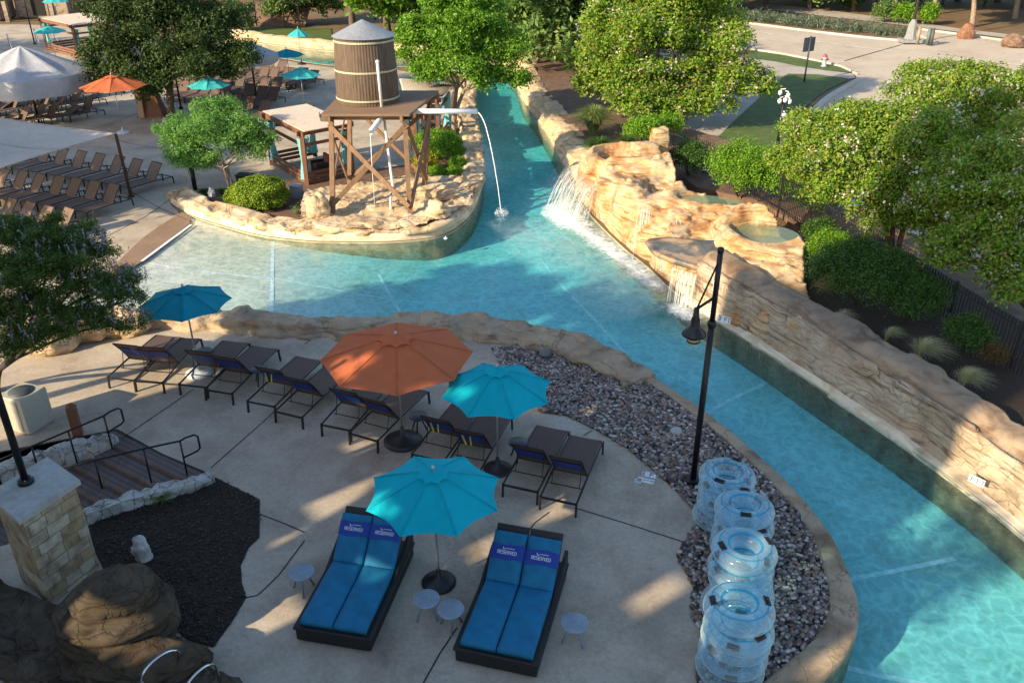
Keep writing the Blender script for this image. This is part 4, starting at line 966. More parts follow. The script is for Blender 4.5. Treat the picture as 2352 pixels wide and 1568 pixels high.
# big tent umbrellas with a hanging valance
def tent(x, y, z, rpx, label, rz=.3):
    c = G(x, y, z); R = rpx / PXM(c); e = empty('tent_umbrella', (c.x, c.y, 0), rz); tag(e, label, 'umbrella')
    mb = MB(); canopy(mb, R, z, z + R * .42, n=8, sag=.12, scallop=.02); mb.build('canopy', m_white, e)
    mb = MB(); V = []; F = []; n = 8
    for k in range(n * 6):
        a = 2 * math.pi * k / (n * 6); v = (k % 6) / 6; ch = math.cos(math.pi / n) / math.cos(math.pi / n * (2 * v - 1)); r = R * ch
        V += [(r * math.cos(a), r * math.sin(a), z + .02), (r * 1.015 * math.cos(a), r * 1.015 * math.sin(a), z - .22 * R / 1.6), (r * .97 * math.cos(a), r * .97 * math.sin(a), z - .48 * R / 1.6)]
    N = n * 6
    for k in range(N):
        j = (k + 1) % N; F += [(k * 3, j * 3, j * 3 + 1, k * 3 + 1), (k * 3 + 1, j * 3 + 1, j * 3 + 2, k * 3 + 2)]
    mb.add(V, F, True); mb.build('valance', m_white, e)
    mb = MB(); mb.tube([(0, 0, 0), (0, 0, z + R * .4)], .06, 10); mb.build('pole', m_plastic, e)
tent(60, 165, 2.6, 135, 'large grey white tent umbrella with hanging valance at the left edge')
tent(575, 125, 2.5, 62, 'grey white tent umbrella partly behind the big dark tree')
# shade sail
sc = [G(266, 308, 2.75), G(-25, 268, 3.1), G(-260, 330, 2.6), G(-40, 400, 2.65)]
K = 14; V = []; F = []
for j in range(K + 1):
    for i in range(K + 1):
        u, v = i / K, j / K; p = sc[0].lerp(sc[1], u).lerp(sc[3].lerp(sc[2], u), v)
        c = sum(sc, Vector()) / 4; pull = (math.sin(math.pi * u) * (1 if True else 0) * (1 - abs(2 * v - 1)) * 0)
        ed = (math.sin(math.pi * u) * (abs(2 * v - 1)) ** 2 + math.sin(math.pi * v) * (abs(2 * u - 1)) ** 2) * .03
        p = p.lerp(c, ed); p.z -= .25 * math.sin(math.pi * u) * math.sin(math.pi * v); V.append(p)
for j in range(K):
    for i in range(K): a = j * (K + 1) + i; F.append((a, a + 1, a + K + 2, a + K + 1))
g = G(301, 452); e = empty('shade_sail', (g.x, g.y, 0)); tag(e, 'beige triangular shade sail stretched from a leaning dark post at the left', 'shade sail')
mb = MB(); mb.add([p - Vector((g.x, g.y, 0)) for p in V], F, True); mb.build('canopy', m_sail, e)
mb = MB(); tp = sc[0] - Vector((g.x, g.y, 0)); mb.bar((0, 0, 0), tp, .11); mb.lathe([(.14, 0), (.14, .03)], n=12); mb.build('post', M('brown_post', (.05, .03, .022), .6), e)
mb = MB(); vo_ = Vector((g.x, g.y, 0))
for line in ([V[i] for i in range(K + 1)], [V[i * (K + 1)] for i in range(K + 1)], [V[K * (K + 1) + i] for i in range(K + 1)], [V[int(K * .45) * (K + 1) + i] for i in range(K + 1)]): mb.tube([p - vo_ + Vector((0, 0, .012)) for p in line], .022, 5)
mb.build('hem', M('sail_hem', (.35, .31, .27), .8), e)

# ------------------------------------------------------------------ sling loungers: head end at -Y, foot at +Y
m_sling = M('brown_sling', (0.115, 0.070, 0.050), .75, 0, .15, 40, 0, True, None, (1, .2, 1)); m_tan = M('tan_sling', (0.15, 0.095, 0.064), .75, 0, .1)
m_frame = M('lounger_frame', (0.022, 0.017, 0.016), .45, .2); m_bluef = M('navy_cover', (0.004, 0.03, 0.20), .6); m_yel = M('yellow_marks', (.55, .45, .05), .6)
def make_lounger(loc, rz, sling, ang=38, cover=False, W_=.74, seat_len=1.38, back=.80, tail=.88):
    e = empty('sun_lounger', loc, rz); hw = W_ / 2; zs = .36; hy = -(tail)
    mb = MB()
    for s_ in (-1, 1):
        mb.tube([(s_ * hw, seat_len - .02, zs - .04), (s_ * hw, seat_len - .12, zs + .01), (s_ * hw, .15, zs), (s_ * hw, 0, zs - .01), (s_ * hw, hy, zs - .06)], .022, 6)
    for y in (seat_len - .1, .05, hy): mb.bar((-hw, y, zs - .02 - (.05 if y == hy else 0)), (hw, y, zs - .02 - (.05 if y == hy else 0)), .035)
    mb.build('frame', m_frame, e)
    for s_ in (-1, 1):
        for y in (seat_len - .06, hy + .01):
            mb = MB(); mb.bar((s_ * hw, y, zs - .03), (s_ * hw, y + (.03 if y > 0 else -.03), 0), .034, .05); mb.build('leg', m_frame, e)
    def panel(pts, th, w_):
        m_ = MB(); V = []; F = []
        for (y, z) in pts:
            for k in range(5):
                x = (k / 4 - .5) * w_; V.append((x, y, z - .012 * (1 - (2 * k / 4 - 1) ** 2)))
        n = len(pts)
        for i in range(n - 1):
            for k in range(4): a = i * 5 + k; F.append((a, a + 1, a + 6, a + 5))
        m_.add(V, F, True); return m_
    mb = panel([(seat_len - .06, zs + .01), (seat_len * .66, zs + .018), (seat_len * .33, zs + .01), (.04, zs + .02)], .01, W_ - .05); mb.build('seat', sling, e)
    a = math.radians(ang); bp = [( -back * u * math.cos(a) , zs + .02 + back * u * math.sin(a) + .03 * math.sin(math.pi * u)) for u in (0, .25, .5, .75, 1)]
    mb = panel(bp, .01, W_ - .06); bk = mb.build('backrest', sling, e)
    mb = MB()
    for s_ in (-1, 1): mb.tube([(s_ * (hw - .035), y, z) for y, z in bp], .016, 6)
    mb.bar((-(hw - .035), bp[-1][0], bp[-1][1]), (hw - .035, bp[-1][0], bp[-1][1]), .03); mb.build('back_frame', m_frame, e)
    mb = MB()
    for s_ in (-1, 1): mb.bar((s_ * (hw - .08), bp[2][0], bp[2][1] - .02), (s_ * (hw - .08), bp[2][0] - .12, zs - .08), .014)
    mb.bar((-(hw - .02), bp[2][0] - .12, zs - .08), (hw - .02, bp[2][0] - .12, zs - .08), .016); mb.build('back_stay', m_frame, e)
    if cover:
        nn = Vector((0, -math.sin(a), -math.cos(a))) * .03
        m_ = MB(); V = []
        for (y, z) in bp[1:4]:
            for x in (-(hw - .06), hw - .06): V.append(Vector((x, y, z)) + nn)
        m_.add(V, [(0, 1, 3, 2), (2, 3, 5, 4)], True); m_.build('back_cover', m_bluef, e)
    return e
protoN = make_lounger((0, 0, -50), 0, m_sling, 54, True); protoT = make_lounger((0, 0, -50), 0, m_tan, 52, False); protoD = make_lounger((0, 0, -50), 0, m_sling, 48, False); protoE = make_lounger((0, 0, -50), 0, m_sling, 20, False); protoF = make_lounger((0, 0, -50), 0, M('dark_sling', (.07, .048, .04), .75), 60, False)
usedp = set()
def lounger(proto, foot, head, label, group=None, sc=1.0, at=None):
    """foot and head are ground points; the lounger is centred between them"""
    foot = Vector((foot.x, foot.y, 0)); head = Vector((head.x, head.y, 0)); d = foot - head; rz = math.atan2(-d.x, d.y); c = head + d.normalized() * .90 * sc
    o = proto if proto.name not in usedp else copy_tree(proto)
    if proto.name not in usedp: usedp.add(proto.name); KIDS[o.name] = KIDS.get(proto.name, [])
    o.location = (c.x, c.y, 0); o.rotation_euler = (0, 0, rz + RN.gauss(0, .03)); o.scale = (sc, sc, sc); tag(o, label, 'sun lounger', group); return o
LBL = 'brown sling lounger of the near row, %s'
near_l = [((395, 772), (275, 868), 'leftmost, its foot end touching the near tree'),
 ((432, 775), (341, 875), 'second from the left, before the umbrella pole'),
 ((549, 780), (443, 884), 'third from the left, over the pale base'),
 ((610, 796), (503, 898), 'fourth from the left, with a light streak'),
 ((713, 821), (600, 926), 'fifth from the left, before the orange umbrella'),
 ((775, 850), (662, 950), 'sixth from the left, touching the orange umbrella'),
 ((880, 870), (767, 979), 'seventh from the left, under the orange umbrella'),
 ((950, 888), (838, 1003), 'eighth from the left, directly below the orange umbrella'),
 ((1068, 936), (985, 1050), 'fourth from the right, right of the orange pole'),
 ((1140, 955), (1058, 1080), 'third from the right, under the teal umbrella'),
 ((1278, 984), (1190, 1118), 'second from the right, next to the pebble bed'),
 ((1350, 1008), (1280, 1147), 'rightmost, nearest the pebble bed')]
for k_, (f_, h_, t_) in enumerate(near_l):
    lo_ = lounger(protoN, G(*f_, .33), G(*h_, .33), LBL % t_, 'brown loungers in the near row')
    if k_ in (4, 8, 9):
        mb = MB(); mb.bar((-.2, -.30, .80), (-.05, -.44, .66), .03, .02); mb.bar((-.02, -.30, .80), (.06, -.44, .66), .025, .02); mb.build('yellow_strap', m_yel, lo_)
# tables
def table(loc, r, h, mat, label, holes=False, group=None, rz=0.0, name='side_table'):
    e = empty(name, loc, rz); tag(e, label, 'side table', group)
    mb = MB(); mb.lathe([(r * .9, h - .03), (r, h - .02), (r, h), (r * .97, h + .006), (0.01, h + .004)], n=28, cap=False)
    if holes:
        mb.cur = 1
        for k in range(1, 5):
            for q in range(k * 7):
                a = 2 * math.pi * q / (k * 7) + k; rr = r * .2 * k; c = Vector((rr * math.cos(a), rr * math.sin(a), h + .0075)); s_ = r * .035
                mb.add([c + Vector((s_ * math.cos(t_), s_ * math.sin(t_), 0)) for t_ in (0, 1.57, 3.14, 4.71)], [(0, 1, 2, 3)], False)
    mb.build('tabletop', [mat, M('dark_holes', (.06, .08, .1), .8)], e)
    for k in range(3):
        a = 2 * math.pi * k / 3 + .4; mb = MB(); mb.tube([(r * .25 * math.cos(a), r * .25 * math.sin(a), h - .02), (r * .9 * math.cos(a), r * .9 * math.sin(a), 0)], .02, 6); mb.build('leg', mat, e)
    return e
m_wt = M('pale_plastic', (.25, .31, .37), .45); m_dt = M('dark_table', (.03, .035, .045), .4)
for (x, y, l, rz) in ((698, 1362, 'pale perforated round side table left of the left daybed', .3), (982, 1424, 'pale perforated side table before the umbrella base, left of a touching pair', 1.2), (1037, 1448, 'pale perforated side table touching the right daybed, the right of a pair', .2), (1318, 1480, 'pale perforated round side table right of the right daybed', .9)):
    table(G(x, y - 8), .225, .42, m_wt, l, True, 'pale perforated side tables', rz)
for (x, y, l) in ((475, 838, 'dark round side table by the blue teal umbrella pole'), (600, 880, 'dark round side table between the fourth and fifth near loungers'), (962, 990, 'dark round side table half under the orange umbrella'), (1190, 1052, 'dark round side table between the teal umbrella pole and the second lounger from the right')):
    table(G(x, y), .21, .42, m_dt, l, False, 'dark round side tables')

# ------------------------------------------------------------------ lettering from strokes, for tiles and covers
FONT = {'0': 'M0,0 1,0 1,2 0,2 0,0', '1': 'M.5,0 .5,2 .2,1.7', '2': 'M1,0 0,0 0,.3 1,1.3 1,2 0,2 0,1.7', '3': 'M0,0 1,0 1,2 0,2M.3,1 1,1', 'F': 'M0,0 0,2 1,2M0,1 .8,1', 'T': 'M.5,0 .5,2M0,2 1,2', 'N': 'M0,0 0,2 1,0 1,2', 'O': 'M0,0 1,0 1,2 0,2 0,0', 'D': 'M0,0 0,2 .6,2 1,1.6 1,.4 .6,0 0,0', 'I': 'M.5,0 .5,2', 'V': 'M0,2 .5,0 1,2', 'G': 'M1,1.6 1,2 0,2 0,0 1,0 1,1 .6,1', 'R': 'M0,0 0,2 1,2 1,1 0,1M.5,1 1,0', 'E': 'M1,0 0,0 0,2 1,2M0,1 .8,1', 'S': 'M0,0 1,0 1,1 0,1 0,2 1,2', ' ': ''}
def letters(mb, text, o, ux, uy, h, wgt=.16):
    """strokes as thin flat bars on the plane ux, uy"""
    nrm = ux.cross(uy); x0 = 0; s_ = h / 2
    for ch in text:
        for sub in FONT[ch].split('M')[1:]:
            P = [tuple(float(v) for v in q.split(',')) for q in sub.split()]
            for a, b_ in zip(P, P[1:]):
                A = o + ux * (x0 + a[0] * s_ * 1.15) + uy * (a[1] * s_); B = o + ux * (x0 + b_[0] * s_ * 1.15) + uy * (b_[1] * s_); d = (B - A).normalized(); q = nrm.cross(d) * h * wgt / 2; A = A - d * h * wgt / 2; B = B + d * h * wgt / 2
                mb.add([A - q, B - q, B + q, A + q], [(0, 1, 2, 3)], False)
        x0 += s_ * 1.15 + h * .26
    return x0 - h * .26
m_tilew = M('white_tile', (.72, .72, .70), .35); m_ink = M('black_ink', (.03, .03, .04), .5)
def tile(p, ux, uy, w_, h_, text, th, label, ink=None):
    n = ux.cross(uy); e = empty('depth_marker', p); tag(e, label, 'depth marker')
    mb = MB(); R = Matrix((ux, uy, n)).transposed(); mb.box((0, 0, 0), (w_, h_, .014), R=R); mb.build('tile', m_tilew, e)
    mb = MB(); tmp = MB(); wd = letters(tmp, text, Vector(), ux, uy, th); letters(mb, text, -ux * wd / 2 - uy * th / 2 + n * .0095, ux, uy, th); mb.build('lettering', m_ink, e)
    return e
def facing(d):
    d = Vector((d[0], d[1], 0)).normalized(); return d, Vector((0, 0, 1))
def nrm_tile(x, y, z, dirx, lean, *a):
    ux = Vector((dirx[0], dirx[1], 0)).normalized(); n = ux.cross(Vector((0, 0, 1))); uy = (Vector((0, 0, 1)) * math.cos(lean) - n * math.sin(lean)).normalized(); p = G(x, y, z) + n * .035
    return tile(p, ux, uy, *a)
nrm_tile(841, 541, .12, (1, .02), 0.1, .34, .16, '2 FT', .10, 'white depth tile reading 2 FT on the cream island kerb below the tower')
nrm_tile(636, 530, .12, (1, -.25), 0.1, .34, .16, '1 FT', .10, 'white depth tile reading 1 FT on the cream island kerb below the round bush')

n2_ = G(1488, 1097)
ux = (G(1512, 1101) - G(1468, 1090)).normalized(); ux = Vector((.93, -.36, 0)).normalized(); uy = Vector((0, 0, 1)).cross(ux)
tile(G(1492, 1090, .012), ux, uy, .34, .17, '3 FT', .12, 'white deck tile reading 3 FT beside the pebble bed')
tile(G(1484, 1103, .012), ux, uy, .34, .15, 'NO DIVING', .042, 'white deck tile reading NO DIVING beside the pebble bed')
e = empty('depth_marker', G(1466, 1104, .012)); tag(e, 'small white tile with a crossed circle symbol beside the pebble bed', 'depth marker')
mb = MB(); mb.box((0, 0, 0), (.13, .13, .014), rz=-.37); mb.build('tile', m_tilew, e)
mb = MB(); n = 20
for k in range(n):
    a, b_ = 2 * math.pi * k / n, 2 * math.pi * (k + 1) / n; mb.add([(r * math.cos(t_), r * math.sin(t_), .0095) for t_, r in ((a, .04), (a, .052), (b_, .052), (b_, .04))], [(0, 1, 2, 3)], False)
mb.add([(-.035, .025, .0095), (-.028, .032, .0095), (.035, -.025, .0095), (.028, -.032, .0095)], [(0, 1, 2, 3)], False); mb.build('symbol', m_ink, e)
nrm_tile(1665, 732, .62, (.80, -.60), .2, .36, .18, '3 FT', .11, 'white depth tile reading 3 FT on the river wall right of the lamp post')
nrm_tile(2245, 1102, .34, (.62, -.78), .2, .32, .16, '3 FT', .10, 'white depth tile reading 3 FT on the river wall at the right edge')

# ------------------------------------------------------------------ double daybeds
m_matt = M('turquoise_cushion', (0.0, 0.15, 0.29), .75, 0, .16, 4, .7); m_band = M('navy_band', (0.003, 0.035, 0.27), .6, 0, .05)
m_wh = M('white_print', (.62, .66, .75), .6, 0, .02); m_wk = M('black_wicker', (.010, .009, .009), .55, 0, .5, 70, .6)
m_wk2 = M('brown_black_wicker', (.022, .017, .014), .6, 0, .5, 60, .6)
def soft_box(mb, c, d, R=None, puff=.015):
    """mattress: rounded edges and a slightly domed, dented top"""
    K, Q = 10, 18; V = []; idx = {}
    def pt(i, j, top):
        u = i / K * 2 - 1; v = j / Q * 2 - 1; eu = 1 - max(0, abs(u) - .9) * .35 if True else 1
        edge = max(abs(u) ** 8, abs(v) ** 14); z = d[2] / 2 - .03 * edge + puff * (1 - u * u) * (1 - v * v) + .006 * nz((u * 2, v * 4, c[0]), 1.5)
        return (u * d[0] / 2 * (1 - .01 * edge), v * d[1] / 2, z if top else -d[2] / 2)
    for top in (0, 1):
        for j in range(Q + 1):
            for i in range(K + 1): idx[(top, i, j)] = len(V); V.append(pt(i, j, top))
    F = []
    for j in range(Q):
        for i in range(K):
            F.append((idx[(1, i, j)], idx[(1, i + 1, j)], idx[(1, i + 1, j + 1)], idx[(1, i, j + 1)])); F.append((idx[(0, i, j)], idx[(0, i, j + 1)], idx[(0, i + 1, j + 1)], idx[(0, i + 1, j)]))
    for i in range(K):
        F.append((idx[(0, i, 0)], idx[(0, i + 1, 0)], idx[(1, i + 1, 0)], idx[(1, i, 0)])); F.append((idx[(0, i + 1, Q)], idx[(0, i, Q)], idx[(1, i, Q)], idx[(1, i + 1, Q)]))
    for j in range(Q):
        F.append((idx[(0, 0, j + 1)], idx[(0, 0, j)], idx[(1, 0, j)], idx[(1, 0, j + 1)])); F.append((idx[(0, K, j)], idx[(0, K, j + 1)], idx[(1, K, j + 1)], idx[(1, K, j)]))
    R = R or Matrix.Identity(3); c = Vector(c); mb.add([R @ Vector(v) + c for v in V], F, True)
def daybed(fl, fr, L, label, band_u=.62, ang=42):
    """fl, fr: foot corners on the ground; L: length towards the head"""
    ax = (fr - fl); W_ = ax.length; ax.normalize(); rz = math.atan2(ax.y, ax.x); e = empty('daybed', (fl + fr) / 2, rz); tag(e, label, 'daybed', 'double blue daybeds')
    mb = MB(); mb.box((0, L / 2, .15), (W_, L, .24), bev=.02); mb.box((0, L / 2, .30), (W_ + .06, L + .04, .07), bev=.02); mb.build('base', m_wk, e)
    for s_ in (-1, 1):
        mb = MB(); x = s_ * (W_ / 2 - .02)
        mb.prism([(L * .52, .33), (L, .33), (L, .62), (L * .90, .62)], -.03, .03); R = Matrix(((0, 0, 1, x), (1, 0, 0, 0), (0, 1, 0, 0), (0, 0, 0, 1)))
        mb.v = [tuple(R @ Vector(v)) for v in mb.v]; mb.build('arm_panel', m_wk, e)
    a = math.radians(ang); sl = L * .62; bl = .88; cw = (W_ - .16) / 2
    for s_ in (-1, 1):
        x = s_ * (cw / 2 + .008)
        mb = MB(); soft_box(mb, (x, .05 + sl / 2, .40), (cw, sl, .12)); mb.build('cushion', m_matt, e)
        R = Matrix.Rotation(a, 3, 'X'); o_ = Vector((x, sl + .03, .40)); up = R @ Vector((0, 1, 0)); nn = R @ Vector((0, 0, 1))
        mb = MB(); soft_box(mb, o_ + up * bl / 2 , (cw, bl, .11), R); mb.build('back_cushion', m_matt, e)
        mb = MB(); mb.box(o_ + up * (bl / 2 + .07) - nn * .085, (cw, bl + .14, .045), R=R, bev=.01); mb.build('back_frame', m_wk2, e)
        bo = o_ + up * bl * band_u; mb = MB(); K = 14; V = []
        for r_ in (-.13, .13):
            for k in range(K + 1):
                u = k / K * 2 - 1; V.append(bo + Vector((1, 0, 0)) * u * (cw / 2 + .004) + up * (r_ + (.012 * math.sin(u * 3 + s_))) + nn * (.0785 - .028 * abs(u) ** 8 - .006 * u * u))
        mb.add(V, [(k, k + 1, k + K + 2, k + K + 1) for k in range(K)], True); bd_ = mb.build('reserved_band', m_band, e)
        ux = Vector((1, 0, 0)); mb = MB(); tmp = MB(); wd = letters(tmp, 'RESERVED', Vector(), ux, up, .052); letters(mb, 'RESERVED', bo - ux * wd / 2 - up * .035 + nn * .084, ux, up, .052, .19)
        c = bo + up * .062 - ux * .06 + nn * .084
        for k in range(10):
            t0, t1 = 2.2 + k * .4, 2.2 + (k + 1) * .4; r0 = .026; mb.add([c + (ux * math.cos(t0) + up * math.sin(t0)) * r0, c + (ux * math.cos(t0) + up * math.sin(t0)) * r0 * .55, c + (ux * math.cos(t1) + up * math.sin(t1)) * r0 * .55, c + (ux * math.cos(t1) + up * math.sin(t1)) * r0], [(0, 1, 2, 3)], False)
        for k in range(11): mb.box(bo + up * .062 + ux * (-.018 + .0135 * k) + nn * .083, (.009, .014, .002), R=R)
        mb.build('print', m_wh, bd_)
    return e
daybed(G(682, 1472), G(852, 1500), 2.35, 'left blue double daybed with RESERVED bands, left of the umbrella base', .70)
daybed(G(1046, 1520), G(1232, 1560), 2.35, 'right blue double daybed with RESERVED bands and a dark mark on its left cushion', .60)

# ------------------------------------------------------------------ stacks of clear blue river tubes
m, t, b = newmat('clear_vinyl')
b.inputs['Base Color'].default_value = (0.60, 0.78, 0.83, 1); b.inputs['Roughness'].default_value = .12; b.inputs['Specular IOR Level'].default_value = .8
lw_ = nd(t, 'ShaderNodeLayerWeight', i_Blend=.35); r = ramp(t, [(0, (.14, .14, .14)), (.5, (.38, .38, .38)), (.8, (.95, .95, .95))]); t.links.new(lw_.outputs['Facing'], r.inputs[0])
tr = nd(t, 'ShaderNodeBsdfTransparent'); tr.inputs[0].default_value = (.78, .92, .97, 1); mx = nd(t, 'ShaderNodeMixShader'); t.links.new(r.outputs[0], mx.inputs[0]); t.links.new(tr.outputs[0], mx.inputs[1]); t.links.new(b.outputs[0], mx.inputs[2]); t.links.new(mx.outputs[0], t.nodes['Material Output'].inputs[0]); m_vinyl = m
m, t, b = newmat('blue_vinyl'); b.inputs['Base Color'].default_value = (0.06, 0.42, 0.66, 1); b.inputs['Roughness'].default_value = .15
tr = nd(t, 'ShaderNodeBsdfTransparent'); tr.inputs[0].default_value = (.3, .8, .95, 1); mx = nd(t, 'ShaderNodeMixShader'); mx.inputs[0].default_value = .3; t.links.new(tr.outputs[0], mx.inputs[1]); t.links.new(b.outputs[0], mx.inputs[2]); t.links.new(mx.outputs[0], t.nodes['Material Output'].inputs[0]); m_bv = m
def make_tube():
    e = empty('river_tube', (0, 0, -50)); R, r = .355, .18; n, k = 64, 20; mb = MB(); V = []; F = []
    for i in range(n):
        a = 2 * math.pi * i / n; puck = 1 - .035 * abs(math.sin(a * 9))
        for j in range(k):
            p = 2 * math.pi * j / k; inner_ = max(0, -math.cos(p)); rr = r * (1 - inner_ * (1 - puck)); V.append(((R + rr * math.cos(p)) * math.cos(a), (R + rr * math.cos(p)) * math.sin(a), rr * .92 * math.sin(p) + r))
    for i in range(n):
        for j in range(k): F.append((i * k + j, ((i + 1) % n) * k + j, ((i + 1) % n) * k + (j + 1) % k, i * k + (j + 1) % k))
    mb.add(V, F, True); mb.build('shell', m_vinyl, e)
    for rr_, zz in ((.30, .92), (.43, .92)):      # coloured rings welded to the top and bottom
        pass
    for (p0, p1) in ((66, 74), (112, 126)):
        V = []; F = []; K = 4
        for i in range(n):
            a = 2 * math.pi * i / n
            for j in range(K + 1):
                p = math.radians(lerp(p0, p1, j / K)); rr = r + .003; V.append(((R + rr * math.cos(p)) * math.cos(a), (R + rr * math.cos(p)) * math.sin(a), rr * .92 * math.sin(p) + r))
        for i in range(n):
            for j in range(K): F.append((i * (K + 1) + j, ((i + 1) % n) * (K + 1) + j, ((i + 1) % n) * (K + 1) + j + 1, i * (K + 1) + j + 1))
        mb = MB(); mb.add(V, F, True); mb.build('colour_ring', m_bv, e)
    for a in (0, math.pi):
        mb = MB(); c_, s_ = math.cos(a), math.sin(a); R_ = Matrix.Rotation(a, 3, 'Z')
        mb.box(R_ @ Vector((R + .05, 0, r * 1.93)), (.095, .19, .025), R=R_ @ Matrix.Rotation(.28, 3, 'Y'), bev=.03); mb.bar(R_ @ Vector((R + .05, -.06, r * 1.98)), R_ @ Vector((R + .05, .06, r * 1.98)), .025, .05)
        mb.build('handle', m_plastic, e)
    return e
tube0 = make_tube(); tube_used = False
stacks = [((1672, 1083), 4, 'farthest stack by the lamp post'), ((1712, 1158), 4, 'second stack from the lamp post'), ((1711, 1252), 5, 'third stack from the lamp post'), ((1700, 1385), 5, 'nearest stack to the camera')]
lev = ['bottom', 'second from the bottom', 'third from the bottom', 'fourth from the bottom', 'fifth from the bottom']
rr = random.Random(5)
hangs = [[2.5, .6, 1.9, 2.4], [1.2, 2.8, .4, 1.0], [2.2, .8, 2.9, 1.4, .55], [2.4, 1.9, .3, 2.7, .75]]
hrot = [[1.3, .2, 2.0, .95], [.4, 2.2, 1.0, 1.35], [1.2, .1, 2.3, .7, .48 - .3], [2.6, .4, 1.3, 2.0, .28 - .3]]
for s_, ((x, y), n, wd) in enumerate(stacks):
    ztop = n * .295 + .05; c = G(x, y, ztop - .02)
    for k in range(n):
        o = tube0 if not tube_used else copy_tree(tube0); tube_used = True
        top = k == n - 1
        o.location = (c.x + (rr.gauss(0, .035) if not top else 0), c.y + (rr.gauss(0, .035) if not top else 0), k * .295 + .02); o.rotation_euler = (rr.gauss(0, .03), rr.gauss(0, .03), hrot[s_][k] if top else rr.uniform(0, 6))
        lv = 'topmost' if top else lev[k]
        tag(o, 'clear blue inflatable tube, %s in the %s' % (lv, wd), 'inflatable tube', 'stacked inflatable river tubes')

# ------------------------------------------------------------------ pebble bed
peb_poly = GP([(1128, 800), (1150, 836), (1180, 880), (1215, 930), (1245, 948), (1300, 955), (1365, 985), (1440, 1030), (1500, 1080), (1560, 1135), (1602, 1182), (1598, 1203), (1552, 1275), (1592, 1345), (1586, 1420), (1612, 1446), (1600, 1520), (1600, 1600), (1680, 1660), (1780, 1605), (1842, 1545), (1900, 1470), (1926, 1400), (1908, 1315), (1862, 1212), (1776, 1108), (1672, 1014), (1574, 938), (1495, 886), (1440, 864), (1380, 836), (1300, 808), (1200, 792)])
tag(sheet('pebble_bed', peb_poly, 0.008, M_concrete('pebble_soil', [(.3, (.02, .017, .016)), (.7, (.06, .05, .045))], 6, 30, 1)), kind='structure')
m_peb = newmat('river_pebbles'); mp, t, b = m_peb
g = t.nodes.new('ShaderNodeNewGeometry'); r = ramp(t, [(0, (.055, .045, .042)), (.18, (.15, .115, .10)), (.36, (.27, .17, .11)), (.52, (.30, .24, .20)), (.66, (.15, .10, .08)), (.8, (.36, .32, .28)), (.92, (.52, .48, .43))], 'CONSTANT'); t.links.new(g.outputs['Random Per Island'], r.inputs[0]); t.links.new(r.outputs[0], b.inputs['Base Color']); b.inputs['Roughness'].default_value = .6
def scatter(poly, n, seed):
    rs = np.random.RandomState(seed); xs = [p[0] for p in poly]; ys = [p[1] for p in poly]; out = np.zeros((0, 2))
    while len(out) < n:
        P = np.column_stack([rs.uniform(min(xs), max(xs), n), rs.uniform(min(ys), max(ys), n)]); out = np.vstack([out, P[inpoly(P, poly)]])
    return out[:n]
import bmesh
bm = bmesh.new(); bmesh.ops.create_icosphere(bm, subdivisions=1, radius=1.0); IV = np.array([v.co[:] for v in bm.verts]); IF = np.array([[v.index for v in f.verts] for f in bm.faces]); bm.free()
bm = bmesh.new(); bmesh.ops.create_icosphere(bm, subdivisions=2, radius=1.0); IV2 = np.array([v.co[:] for v in bm.verts]); IF2 = np.array([[v.index for v in f.verts] for f in bm.faces]); bm.free()
def blobs_mesh(name, C, Sz, mat, seed, IV=IV, IF=IF):
    rs = np.random.RandomState(seed); n = len(C); a = rs.uniform(0, 6.28, n); ca, sa = np.cos(a), np.sin(a)
    L = IV[None] * Sz[:, None, :]; x = L[..., 0] * ca[:, None] - L[..., 1] * sa[:, None]; y = L[..., 0] * sa[:, None] + L[..., 1] * ca[:, None]
    V = np.stack([x + C[:, 0:1], y + C[:, 1:2], L[..., 2] + C[:, 2:3]], 2).reshape(-1, 3); F = (IF[None] + (np.arange(n) * len(IV))[:, None, None]).reshape(-1, 3)
    return mesh_np(name, V, F, mat, smooth=True)
P = scatter(peb_poly, 15000, 3); rs = np.random.RandomState(4); s_ = rs.uniform(.022, .05, len(P)); C = np.column_stack([P, s_ * .35 + rs.uniform(.005, .025, len(P))]); Sz = np.column_stack([s_ * rs.uniform(.9, 1.5, len(P)), s_, s_ * rs.uniform(.5, .8, len(P))])
tag(blobs_mesh('pebbles', C, Sz, mp, 5), kind='stuff')
e = empty('dome_speaker', G(1252, 822)); tag(e, 'grey round garden speaker on the pebbles near the rock wall', 'speaker')
m_spk = M('speaker_grey', (.16, .17, .17), .7, 0, .3, 60, .3)
mb = MB(); mb.lathe([(.10, 0), (.155, .05), (.165, .13), (.15, .2), (.10, .26), (.02, .285)], n=24); mb.build('body', m_spk, e); mb = MB(); mb.lathe([(.165, .10), (.175, .115), (.165, .13)], n=24, cap=False); mb.build('band', m_plastic, e)
boulder('rock', G(1552, 996), (.13, .10, .12), M('pale_block', (.42, .44, .44), .8), 22.0, 'pale squarish rock lying on the pebbles', 'rock', 3, .12)

